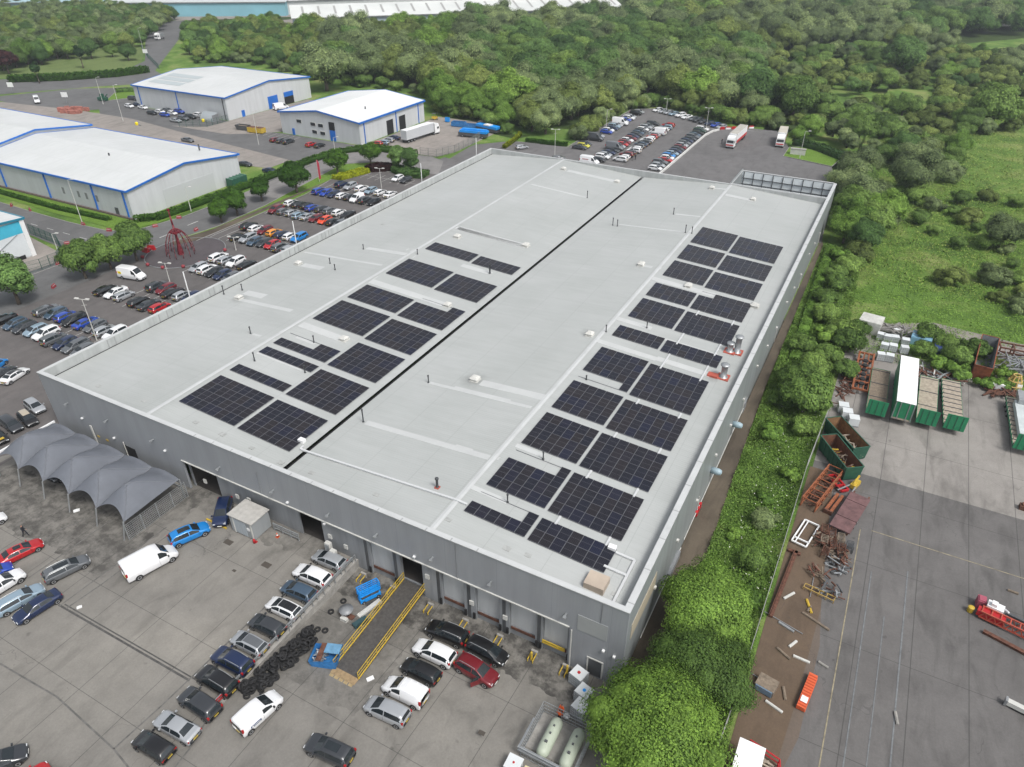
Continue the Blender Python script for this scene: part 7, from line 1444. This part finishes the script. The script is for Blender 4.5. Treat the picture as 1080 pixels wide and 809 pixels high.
for k in range(7): a0, a1 = pi*k/14, pi*(k+1)/14; q.add([(-3.2, 3-3*cos(a0)-1.5, 2.6*sin(a0)), (3.2, 3-3*cos(a0)-1.5, 2.6*sin(a0)), (3.2, 3-3*cos(a1)-1.5, 2.6*sin(a1)), (-3.2, 3-3*cos(a1)-1.5, 2.6*sin(a1))], [(0, 1, 2, 3)])
q.build('roof', mat('pale silver sheet', (.42, .46, .48), .4, .3), t); q = MB(); q.box(-3.2, -3.1, -1.4, 1.4, 0, 2.2); q.box(3.1, 3.2, -1.4, 1.4, 0, 2.2); q.build('side', GREYM, t)
t = thing('water_tank', 'dark green tanks beside the corner of the long shed', 'tank', (-156.4, 134.6, .06), .0); q = MB(); q.box(-1.2, 1.2, -2.6, 2.6, .2, 2.2); q.build('tank', DGREEN, t); q = MB()
for k in range(5): q.box(-1.25, 1.25, -2.5+k*1.2, -2.3+k*1.2, 2.2, 2.35)
q.build('lid_rib', mat('pale green', (.1, .22, .16), .6), t)
t = thing('green_plant', 'dark green machinery at the road junction beside the lawn', 'machinery', (*G(109, 106.5), .05), .3); q = MB(); q.box(-1.8, 1.8, -.8, .8, .2, 1.4); q.box(-.5, .5, -.6, .6, 1.4, 2.6); q.build('body', DGREEN, t); q = MB(); q.bar((1.2, 0, 1.4), (2.6, 0, 2.6), .3); q.build('chute', DGREEN, t); wheelset(t, (-1.2, 1.2), .85, .3, .2)
t = thing('scrap_compound', 'pinkish red scrap stacked in a compound behind the long shed', 'scrap', (*G(72, 118), .06), .1); q = MB()
for k in range(26): x, y = random.uniform(-4, 5), random.uniform(-3, 3); q.box(x, x+random.uniform(1, 2.4), y, y+random.uniform(.6, 1.6), 0, random.uniform(.5, 1.6), 0, random.uniform(0, 1))
q.build('stacked_units', mat('pink red scrap', (.36, .14, .11), .8, var=.35, vscale=1), t)
for i, p in enumerate([(144.5, 132), (214.6, 128.5)]): t = thing('yellow_bin', ('yellow bin on the pale apron behind the long shed', 'yellow round marker by the silver shelter')[i], 'bin', (*G(*p), .05)); q = MB(); q.lathe([(.45, 0), (.5, .3), (.5, .8), (.25, 1.0)], 12); q.build('tub', MC['signal yellow'], t); q = MB(); q.bar((.9, 0, .2), (2.2, 0, .2), .2); q.build('handle', GREYM, t)
# ------------------------------------------------------------------ the right-hand scrap yard
def openbox(name, label, cat, loc, rz_, L, Wd, h, m, inner, fill=None, lip=None):
    t = thing(name, label, cat, loc, rz_); a, b = L/2, Wd/2
    q = MB(); q.add([(-a*.96, -b*.9, .2), (a*.96, -b*.9, .2), (a*.96, b*.9, .2), (-a*.96, b*.9, .2), (-a, -b, h), (a, -b, h), (a, b, h), (-a, b, h)], [(0, 1, 5, 4), (1, 2, 6, 5), (2, 3, 7, 6), (3, 0, 4, 7), (3, 2, 1, 0)])
    for k in range(int(L/1.1)):
        x = -a+.5+k*1.1
        for s in (-1, 1): q.bar((x, s*b*.92, .25), (x, s*(b+.04), h-.05), .12, .1)
    q.build('side', m, t)
    q = MB(); c = .07; q.add([(-a+c, -b+c, h-.02), (a-c, -b+c, h-.02), (a-c, b-c, h-.02), (-a+c, b-c, h-.02), (-a*.93, -b*.84, .3), (a*.93, -b*.84, .3), (a*.93, b*.84, .3), (-a*.93, b*.84, .3)], [(0, 4, 5, 1), (1, 5, 6, 2), (2, 6, 7, 3), (3, 7, 4, 0), (4, 7, 6, 5)]); q.build('lining', inner, t)
    q = MB()
    for p, r in (((-a, -b), (a, -b)), ((a, -b), (a, b)), ((a, b), (-a, b)), ((-a, b), (-a, -b))): q.bar((*p, h), (*r, h), .13, .1)
    q.build('rim', lip or m, t)
    for x in (-a+.4, a-.4): MB().box(x-.12, x+.12, -b*.9, b*.9, 0, .2).build('runner', DGREY, t)
    return t
RLIN = mat('rusty lining', (.20, .11, .05), .9, var=.4, vscale=1.5)
openbox('open_skip', 'dark green open skip of planks, the farther of two against the fence', 'skip', (3.9, 90.9, .03), radians(-52), 7.0, 2.4, 2.3, DGREEN, RLIN)
openbox('open_skip', 'dark green open skip of yellow scrap, the nearer of two by the fence', 'skip', (3.75, 86.2, .03), radians(-55), 7.0, 2.4, 2.3, DGREEN, mat('dark rusty lining', (.13, .055, .03), .9, var=.4, vscale=2))
def heap(name, label, cat, loc, rz_, n, ex, ey, ez, m, L=(0.6, 1.8), th=(.05, .16), seed=0, mats=None):
    rr = random.Random(seed); t = thing(name, label, cat, loc, rz_); ms = mats or [m]
    for mi, mm in enumerate(ms):
        q = MB()
        for i in range(n//len(ms)):
            x, y, z = rr.uniform(-ex, ex), rr.uniform(-ey, ey), rr.uniform(.05, ez); l = rr.uniform(*L)/2; a = rr.uniform(0, pi); w = rr.uniform(*th); dz = rr.uniform(-.2, .2)*l
            q.bar((x-cos(a)*l, y-sin(a)*l, max(.05, z-dz)), (x+cos(a)*l, y+sin(a)*l, max(.05, z+dz)), w, w*rr.uniform(.4, 1.2))
        q.build('scrap_piece', mm, t)
    return t
heap('plank_heap', 'heap of broken planks inside the farther green skip', 'scrap', (4.6, 89.9, .5), radians(-52), 40, 2.0, .6, .7, WOOD, (.5, 1.4), (.08, .2), 3)
heap('scrap_heap', 'yellow and brown scrap inside the nearer green skip', 'scrap', (4.2, 85.6, .6), radians(-55), 44, 2.2, .7, .9, YEL, (.5, 1.6), (.06, .14), 4, [YEL, RUST, BRN])
t = openbox('rusty_container', 'tall open rusty container standing by the field track', 'container', (21.2, 123.6, .03), radians(84), 11.6, 2.5, 2.9, mat('brown red rust', (.22, .065, .03), .85, var=.4, vscale=1.5), mat('grey inner steel', (.16, .17, .18), .8, var=.4, vscale=1))
t = thing('skeletal_trailer', 'orange skeletal trailer with black wheels against the bushes', 'trailer frame', (4.3, 111.4, .03), radians(91)); q = MB()
for s in (-1.1, 1.1): q.bar((-6.2, s, .9), (6.2, s, .9), .28, .4)
for s in (-.35, .35): q.bar((-6, s, .9), (6, s, .9), .18, .3)
for k in range(6): x = -6+k*2.4; q.bar((x, -1.1, .9), (x, 1.1, .9), .25, .25)
q.build('frame', RORG, t); wheelset(t, (-4.6, -3, -1.4, 4.6), .8, .48)
for k in range(6): q = MB(); q.lathe([(.25, 0), (.42, .03), (.42, .25), (.25, .28)], 12, (-4.6+k*1.5, 0, 1.05)); q.build('spare_tyre', BLACK, t)
for i, p in enumerate([(929, 354), (936, 356), (944, 357), (933, 365), (942, 366), (929, 375), (938.5, 376.5), (955, 360), (954, 368), (945, 349)]):
    x, y = G(*p, .8); t = thing('bulk_container', '%s white caged tank among the pile at the head of the trailers' % ORD[i], 'caged tank', (x, y, .05), .1*(i % 3), 'white caged tanks at the head of the trailers'); MB().box(-.6, .6, -.55, .55, .15, 1.25).build('tank', PLASTW, t); MB().box(-.62, .62, -.58, .58, 0, .14).build('pallet', GREYM, t); q = MB()
    for zz_ in (.5, .9, 1.2): q.bar((-.63, -.58, zz_), (.63, -.58, zz_), .03)
    for k in range(5): q.bar((-.6+k*.3, -.58, .1), (-.6+k*.3, -.58, 1.2), .03)
    q.build('cage', STEEL, t)
for i, p in enumerate([(889, 430.5), (893, 437), (900, 444)]): x, y = G(*p, .6); t = thing('bulk_container', ('white caged tank behind the green skips, left', 'white caged tank behind the green skips, middle', 'white caged tank behind the green skips, right')[i], 'caged tank', (x, y, .05), .2); MB().box(-.7, .7, -.65, .65, .15, 1.3).build('tank', PLASTW, t); MB().box(-.72, .72, -.68, .68, 0, .14).build('pallet', GREYM, t)
q = MB(); q.box(-1.8, 1.8, -1.7, 1.7, 0, 2.4); q.box(-1.7, 1.7, -1.75, -1.7, .1, 2.3); simple('white_cabin', 'whitewashed flat-topped cabin at the top corner of the scrap', 'cabin', q, mat('dirty white', (.5, .5, .47), .8, var=.25, vscale=1), loc=(3.7, 128.0, .02), rz=-.12)
heap('timber_stack', 'grey weathered timber stack beside the white cabin', 'timber', (8.6, 128.0, .05), -.1, 46, 3.0, 1.3, 1.6, mat('grey timber', (.22, .21, .2), .9, var=.3, vscale=3), (1.5, 3.4), (.1, .3), 7)
q = MB(); q.box(-1.6, 1.6, -1.4, 1.4, 0, 1.4); q.box(-1.5, 1.5, -1.3, 1.3, 1.4, 1.45); simple('tarpaulin_stack', 'stack under a pale blue tarpaulin right of the timber', 'covered stack', q, mat('pale blue tarp', (.20, .38, .50), .6, var=.2, vscale=1), loc=(12.0, 127.4, .02), rz=-.08)
q = MB(); q.box(-1.5, 1.5, -1.2, 1.2, 0, 1.3); q.box(-1.5, 1.5, 1.25, 1.35, 0, 1.6); simple('blue_crate', 'dark blue crate among the bushes behind the trailers', 'crate', q, mat('dark blue paint', (.03, .06, .18), .7, var=.3), loc=(15.6, 124.5, .02), rz=.1)
for i, (x, y) in enumerate([(16.7, 126.5), (19.4, 124.2), (15.0, 120.5)]): q = MB(); q.box(-.2, .2, -1.4, 1.4, 0, 1.4); q.box(-.3, .3, -1.3, 1.3, 0, .2); simple('concrete_panel', ('upright concrete panel left among the bushes', 'upright concrete panel beside the rusty container', 'upright concrete panel nearest the trailers')[i], 'panel', q, CONC, loc=(x, y, .02), rz=.1*i)
heap('scrap_heap', 'long heap of white and rusty metal behind the flatbed trailers', 'scrap', (14.6, 116.2, .05), -.1, 60, 3.6, 1.1, 1.0, RUST, (1.2, 4), (.08, .25), 11, [OFFW, RUST, STEEL])
heap('steel_bundle', 'bundles of grey steel sections beyond the rusty container', 'steel', (27.5, 124.4, .05), .05, 60, 3.4, 3.2, 2.0, STEEL, (3, 6), (.1, .25), 12, [STEEL, GREYM])
t = thing('storage_rack', 'long rusty frame behind the grey steel sections', 'frame', (27.4, 129.0, .05), 0.05); q = MB()
for y in (-1.0, 1.0):
    for z in (.3, 2.0): q.bar((-4, y, z), (4, y, z), .22)
for k in range(5): x = -4+k*2; q.bar((x, -1, .2), (x, -1, 2), .2); q.bar((x, 1, .2), (x, 1, 2), .2); q.bar((x, -1, 2), (x, 1, 2), .2)
q.build('frame', RUST, t)
t = thing('yellow_machine', 'faded yellow tubular machine above the right-hand trailer', 'machine', (25.4, 118.8, .05), .3); q = MB()
for k in range(8): a = k*pi/4; q.tube([(cos(a)*1.3, sin(a)*1.0, 0), (cos(a)*.9, sin(a)*.8, 1.2), (cos(a)*.5, sin(a)*.5, 2.2)], .1, 6)
for z, r in ((.5, 1.2), (1.3, .95), (2.2, .55)): q.tube([(cos(k*pi/6)*r, sin(k*pi/6)*r*.85, z) for k in range(13)], .09, 6)
q.build('frame', mat('faded yellow', (.50, .36, .12), .7, var=.2), t); MB().box(.2, .9, -.8, -.1, .2, .9).build('white_box', WHITE, t)
heap('rusty_beam_pile', 'rusty beams along the near edge of the scrap above the right trailer', 'beams', (25.5, 115.6, .05), 0, 18, 3.2, .5, .6, RUST, (3, 5.5), (.15, .35), 14)
q = MB(); q.box(-1, 1, -.5, .5, 0, .9); simple('white_tank_block', 'small white block on the rusty beams', 'block', q, WHITE, loc=(23.2, 116.8, .4), rz=0)
heap('rusty_rack_pile', 'tangle of rusty racks beside the orange skeletal trailer', 'scrap', (2.4, 104.8, .05), 1.5, 30, 4.5, .8, 1.2, RUST, (1, 3), (.08, .2), 15)
# piles down the fence side
t = thing('rusty_cage', 'tall rusty orange cage frame leaning by the fence', 'cage', (2.6, 79.2, .04), radians(76)); q = MB()
for s in (-.9, .9):
    for z in (.2, 1.0, 1.5): q.bar((-4.2, s, z), (4.2, s, z), .14)
    for k in range(8): x = -4.2+k*1.2; q.bar((x, s, .1), (x, s, 1.5), .12)
for k in range(8): x = -4.2+k*1.2; q.bar((x, -.9, 1.5), (x, .9, 1.5), .1)
q.build('frame', RORG, t); heap('scrap_heap', 'brown scrap lying inside the rusty orange cage', 'scrap', (2.6, 79.2, .05), radians(76), 24, 3.4, .6, .7, RUST, (.8, 2.4), (.08, .2), 16)
t = thing('red_trolley', 'bright red metal frame lying beside the green skip', 'frame', (4.3, 81.6, .04), radians(-50)); q = MB(); 
for s in (-.5, .5): q.bar((-1.5, s, .4), (1.5, s, .4), .2, .3)
for k in range(4): q.bar((-1.5+k, -.5, .4), (-1.5+k, .5, .4), .2, .3)
q.build('frame', RED, t); wheelset(t, (-.9, .9), .6, .3, .15)
for i, (x, y, a, L_, m) in enumerate([(4.0, 71.6, .12, 1.3, RUST), (4.9, 71.3, .1, 1.3, RUST), (5.9, 71.0, .15, 1.2, BRN), (4.2, 69.8, .05, 1.2, BRN), (5.2, 69.6, .2, 1.3, RUST), (6.2, 69.3, .1, 1.2, RUST), (4.6, 68.0, -.1, 1.1, RUST), (7.0, 70.3, .05, 1.0, DGREY)]):
    t = thing('storage_rack', '%s rusty open rack of the rows right of the white gate frame' % ORD[i], 'rack', (x, y, .04), a, 'rusty racks right of the gate frame'); q = MB()
    for sx in (-.35, .35):
        for sy in (-L_/2, L_/2): q.bar((sx, sy, 0), (sx, sy, 1.0), .07)
        for z in (.12, .55, 1.0): q.bar((sx, -L_/2, z), (sx, L_/2, z), .07)
    for k in range(6): q.bar((-.35, -L_/2+L_*k/5, .55), (.35, -L_/2+L_*k/5, .55), .05); q.bar((-.35, -L_/2+L_*k/5, 1.0), (.35, -L_/2+L_*k/5, 1.0), .05)
    q.build('frame', m, t)
t = thing('yellow_jack', 'yellow lifting jack with a grey arm beside the boarded trailer', 'jack', (6.3, 82.4, .04), radians(70)); q = MB(); q.box(-.8, .8, -.35, .35, .1, .7); q.bar((-.6, 0, .7), (.6, 0, 1.5), .2); q.build('body', YEL, t); q = MB(); q.bar((-.5, .3, .5), (-3, .9, .6), .14); q.bar((-.5, -.3, .5), (-2.6, -.6, .4), .14); q.build('arm', STEEL, t)
t = thing('boarded_trailer', 'low trailer with weathered maroon boards beside the rusty ground', 'trailer', (6.4, 76.4, .04), radians(78))
for i, (a, b) in enumerate(((-4.2, -1.9), (-1.85, 1.6), (1.65, 3.3))): q = MB(); q.box(a, b, -1.2, 1.2, .8+.04*i, .95+.04*i); q.build('board', MAROON, t)
q = MB(); q.box(-4.2, 4.0, -1.0, -.8, .4, .8); q.box(-4.2, 4.0, .8, 1.0, .4, .8); q.build('chassis', RUST, t); wheelset(t, (-2, -1), 1.0, .4)
t = thing('orange_beams', 'pair of orange rusty beams lying beside the cage', 'beams', (4.4, 77.4, .04), radians(76)); q = MB(); q.box(-2, 2, -.45, -.1, .05, .5); q.box(-2, 2, .15, .5, .05, .5); q.build('beam', RORG, t); MB().box(-2.1, -1.9, -.5, .55, .0, .6).build('end_plate', RUST, t)
t = thing('steel_gate', 'white painted steel gate frame lying beside the fence', 'frame', (2.1, 70.4, .06), radians(79)); q = MB()
for s in (-.85, .85): q.bar((-2.2, s, .3), (2.2, s, .3), .16)
for x in (-2.2, -1.4, 2.2): q.bar((x, -.85, .3), (x, .85, .3), .16)
q.bar((-2.2, .45, .3), (2.2, .45, .3), .12); q.build('frame', WHITE, t)
for i, (x, y, n, sd) in enumerate([(4.3, 70.0, 50, 21), (5.8, 68.6, 46, 22), (6.3, 66.6, 44, 23), (4.4, 64.6, 24, 24), (6.1, 62.8, 36, 25)]): heap('scrap_heap', ('rusty racks heaped right of the white gate frame', 'rusty frames heaped beside the racks', 'silver engine scrap heaped on the bay edge', 'small brown scrap heap below the racks', 'grey machine parts heaped by the yellow bay line')[i], 'scrap', (x, y, .04), .3*i, int(n*.6), 1.0, 1.0, .8, RUST, (.5, 1.6), (.06, .2), sd, [RUST, STEEL, DGREY] if i in (2, 4) else [RUST, BRN])
t = thing('trolley', 'low yellow trolley frame below the machine parts', 'frame', (4.9, 61.8, .04), -.15); q = MB()
for s in (-.3, .3): q.bar((-1.6, s, .4), (1.6, s, .4), .1)
for x in (-1.6, -.8, 0, .8, 1.6): q.bar((x, -.3, .4), (x, .3, .4), .08); q.bar((x, -.3, 0), (x, -.3, .4), .08)
q.build('frame', mat('dull yellow', (.35, .24, .07), .8), t)
t = thing('rusty_rail', 'long rusty orange rail lying along the foot of the fence', 'rail', (1.3, 61.6, .05), radians(86)); q = MB(); q.box(-5.4, 5.4, -.16, .16, .05, .3); q.box(-5.4, 5.4, .2, .28, 0, .5); q.build('rail', RUST, t); MB().box(5.0, 5.4, -.5, .9, .05, .3).build('cross_piece', RUST, t)
px_items = [((832, 629), 1.6, OFFW, 1, 'pale post lying near the fence'), ((853, 640), 1.8, YEL, 2, 'yellow rusty rail below the trolley'), ((829, 662), 1.7, STEEL, -.3, 'pale blue grey steel section by the fence'), ((836, 680), 1.2, OFFW, 1.1, 'short white post standing out on the brown ground'), ((845, 696), 1.6, OFFW, -.05, 'short white beam lying flat on the brown ground'), ((826, 690), 1.6, BRN, -.5, 'brown plank beside the short white post'), ((860, 656), 3.0, BRN, -.35, 'brown board lying across the bay edge'), ((868, 702), 1.0, CONC, -.3, 'short grey bar lying on the bay line'), ((827, 732), 1.4, BRN, 1.9, 'reddish plank below the short white beam'), ((816, 746), 1.7, OFFW, -.3, 'pale beam beside the yellow marking'), ((945, 758), 1.3, CONC, 1.8, 'lone pale plank out on the dark bays'), ((853, 643), .9, BRN, 1.4, 'small stub of timber near the trolley'), ((1068, 625), 1.0, BRN, -.1, 'small timber at the right edge of the bays')]
for p, L_, m, a, l in px_items: q = MB(); q.box(-L_/2, L_/2, -.12, .12, 0, .16); q.box(-L_/2, L_/2, -.05, .05, .16, .2); simple('loose_beam', l, 'beam', q, m, loc=(*G(*p), .045), rz=a)
for i, (p, L_, a) in enumerate([((822, 655), 5.0, -.25), ((856, 620), 3.0, 1.6), ((797, 714), 2.4, -.3), ((790, 722), 2.6, -.3)]): q = MB(); q.tube([(-L_/2, 0, .06), (L_/2, 0, .06)], .05, 6); simple('steel_pipe', ('long thin pipe crossing the brown ground', 'thin pipe running down the brown ground', 'upper of two pipes poking through the fence', 'lower of two pipes poking through the fence')[i], 'pipe', q, GREYM, loc=(*G(*p), .05), rz=a)
x, y = G(806, 728); t = thing('window_crate', 'timber crate with a blue-grey frame beside the fence', 'crate', (x, y, .05), -.18); MB().box(-.9, .9, -.4, 1.1, 0, .8).build('box', BRN, t); q = MB(); q.box(-.8, .8, -.55, -.42, .1, .8); q.build('blue_frame', mat('blue grey', (.14, .20, .27), .6), t)
t = thing('orange_barrier_stack', 'stack of orange plastic barriers with a white label on the bay edge', 'barriers', (5.7, 48.8, .05), radians(83)); q = MB()
for k in range(4): q.box(-2.1, 2.1, -.42+k*.02, .42, .1+k*.13, .19+k*.13)
q.build('barrier_panel', ORG, t); q = MB()
for k in range(12): q.box(-1.9+k*.33, -1.8+k*.33, -.38, .38, .59, .62)
q.build('slot', mat('dark orange', (.45, .06, .02), .6), t); MB().box(-1.5, -.8, -.3, .3, .63, .65).build('label_board', WHITE, t)
t = thing('white_cabin', 'white box van body at the bottom edge inside a red rail', 'cabin', (2.2, 37.6, .04), 0); MB().box(-1.05, 1.05, -2.4, 2.4, .2, 2.2).build('body', OFFW, t); MB().box(-1.1, 1.1, -2.45, 2.45, 2.2, 2.28).build('roof', MC['bright white roof'], t)
t = thing('red_rail_frame', 'red tubular rail frame round the white box at the bottom', 'rail', (3.6, 39.6, .04), 0); q = MB(); q.tube([(-1.6, 1.4, 1.1), (1.0, .8, 1.1), (1.25, -.2, 1.1), (.9, -3.4, 1.1)], .07, 6); q.tube([(-1.6, 1.4, .5), (1.0, .8, .5), (1.25, -.2, .5), (.9, -3.4, .5)], .07, 6)
for p in ((-1.6, 1.4), (-.3, 1.1), (1.0, .8), (1.25, -.2), (1.05, -1.8)): q.tube([(*p, 0), (*p, 1.1)], .06, 6)
q.build('rail', RED, t); heap('board_pile', 'short tan boards lying inside the red rail frame', 'boards', (3.2, 40.1, .05), -.2, 8, .8, .25, .3, WOOD, (1, 1.8), (.1, .2), 31)
# red crane arm at the right
t = thing('crane_arm', 'orange-red lattice crane arm with a white winch head', 'crane arm', (20.8, 66.7, .05), radians(-12)); q = MB()
for s in (-.45, .45):
    for z in (.3, 1.1): q.bar((-.6, s, z), (7.5, s, z), .14)
    for k in range(10): q.bar((-.6+k*.8, s, .3), (-.2+k*.8, s, 1.1), .1); q.bar((-.2+k*.8, s, 1.1), (.2+k*.8, s, .3), .1)
for k in range(10): q.bar((-.5+k*.85, -.45, 1.1), (-.5+k*.85, .45, 1.1), .1)
q.build('lattice', mat('faded crane red', (.40, .075, .045), .6, var=.2, vscale=2), t); MB().box(-.9, 1.6, -.42, .42, .35, 1.0).build('red_casing', RED, t); q = MB(); q.box(-.3, 1.2, .5, 1.5, .2, 1.4); q.box(0, .5, .6, 1.2, 1.4, 1.8); q.bar((1.0, 1.4, 1.2), (1.6, .6, 1.6), .14); q.build('winch', WHITE, t); q = MB(); q.bar((1.4, 1.3, .8), (8, 1.0, .8), .3); q.build('hydraulic_ram', DGREY, t)
q = MB(); q.lathe([(.3, 0), (.32, .65), (.15, .72)], 10); simple('yellow_drum', 'yellow drum left of the crane arm', 'drum', q, YEL, loc=(19.4, 67.0, .04)); q = MB(); q.box(-.4, .4, -.5, .5, 0, 1.1); q.box(-.3, .3, -.4, .4, 1.1, 1.2); simple('pink_bin', 'dull pink box behind the crane winch', 'box', q, mat('dull pink', (.35, .08, .12), .7), loc=(20.3, 68.3, .04))
q = MB(); q.box(-2.6, 2.6, -.15, .15, 0, .3); q.box(-2.6, 2.6, -.22, .22, .3, .34); simple('rusty_beam', 'brown steel beam parallel to the crane arm', 'beam', q, RUST, loc=(*G(1066, 683), .04), rz=radians(-16))
t = thing('white_boom', 'white boom end lying at the right edge of the bays', 'boom', (*G(1068, 747), .05), radians(-10)); MB().box(-.6, 2.4, -.25, .25, .2, .7).build('boom', OFFW, t); q = MB(); q.box(-.1, 2.4, -.27, .27, .06, .2); q.build('shoe', DARK, t); q = MB(); q.box(-.8, -.6, -.3, .3, .1, .8); q.build('end_plate', GREYM, t)
x, y = G(1079, 537); q = MB(); q.box(-.5, .8, -.4, .4, 0, .6); q.box(-.3, .6, -.3, .3, .6, .8); simple('rusty_block', 'small rusty block at the right edge on pale concrete', 'block', q, RUST, loc=(x, y, .04))
# small litter in the yard
for i, (p, s) in enumerate([((390, 713), .35), ((84, 641), .25), ((81, 539), .35)]): q = MB(); q.box(-s, s, -s*.6, s*.6, 0, .12); q.box(-s*.5, s*.5, -s*.4, s*.4, .12, .2); simple('litter', ('white scrap of rubbish right of the ramp foot', 'small white litter beside the tyre marks', 'white bag at the foot of a canopy post')[i], 'litter', q, WHITE, loc=(*G(*p), .03+pit(*G(*p))), rz=1)
mb = MB()
for p, s in (((241, 572), .7), ((281, 596), .7), ((247, 602), .3), ((508, 773), .4)): x, y = G(*p); mb.box(x-s*.8, x+s*.8, y-s*.5, y+s*.5, .026, .034)
struct(mb.build('drain_cover', mat('drain cover', (.07, .06, .05), .8)))

# ------------------------------------------------------------------ light, sky, camera
w = D.worlds.new('World'); SC.world = w; w.use_nodes = True; nt = w.node_tree; bg = nt.nodes['Background']
sky = nt.nodes.new('ShaderNodeTexSky'); sky.sky_type = 'NISHITA'; sky.sun_disc = False; EL, AZ = radians(56), radians(112)   # azimuth east of +Y
sky.sun_elevation = EL; sky.sun_rotation = AZ; sky.dust_density = 4.0; sky.air_density = 1.0; sky.ozone_density = .6; sky.altitude = 60
hs = nt.nodes.new('ShaderNodeHueSaturation'); hs.inputs['Saturation'].default_value = .30; nt.links.new(sky.outputs[0], hs.inputs['Color']); nt.links.new(hs.outputs[0], bg.inputs['Color']); bg.inputs['Strength'].default_value = .135
sn = D.lights.new('Sun', 'SUN'); sn.energy = 1.7; sn.angle = radians(15); sn.color = (1, .97, .93); so = D.objects.new('Sun', sn); COL.objects.link(so)
dv = Vector((sin(AZ)*cos(EL), cos(AZ)*cos(EL), sin(EL))); so.rotation_euler = dv.to_track_quat('Z', 'Y').to_euler(); so.location = (0, 0, 100)
cam = D.cameras.new('Camera'); co = D.objects.new('Camera', cam); COL.objects.link(co); SC.camera = co; co.location = (0, 0, CH); co.rotation_euler = (pi/2-PIT, 0, YAW)
cam.sensor_width = 36; cam.lens = 36*FPX/1080; cam.clip_start = .5; cam.clip_end = 6000
if HAZE:
    hz = MB(); hz.box(-1300, 700, -150, 1750, -8, 64); m = D.materials.new('haze air'); m.use_nodes = True; nt = m.node_tree; nt.nodes.remove(nt.nodes['Principled BSDF']); pv = nt.nodes.new('ShaderNodeVolumePrincipled')
    pv.inputs['Color'].default_value = (.80, .88, .95, 1); pv.inputs['Density'].default_value = HAZE; pv.inputs['Anisotropy'].default_value = .3; nt.links.new(pv.outputs[0], nt.nodes['Material Output'].inputs['Volume']); o = hz.build('haze', m); o['kind'] = 'stuff'; o['label'] = 'thin pale haze softening the far distance'; o['category'] = 'haze'
SC.cycles.volume_bounces = 0; SC.cycles.max_bounces = 6; SC.cycles.transparent_max_bounces = 4; SC.cycles.diffuse_bounces = 3
vs = SC.view_settings; vs.view_transform = 'Standard'; vs.look = 'None'; vs.exposure = EXPO; vs.gamma = 1
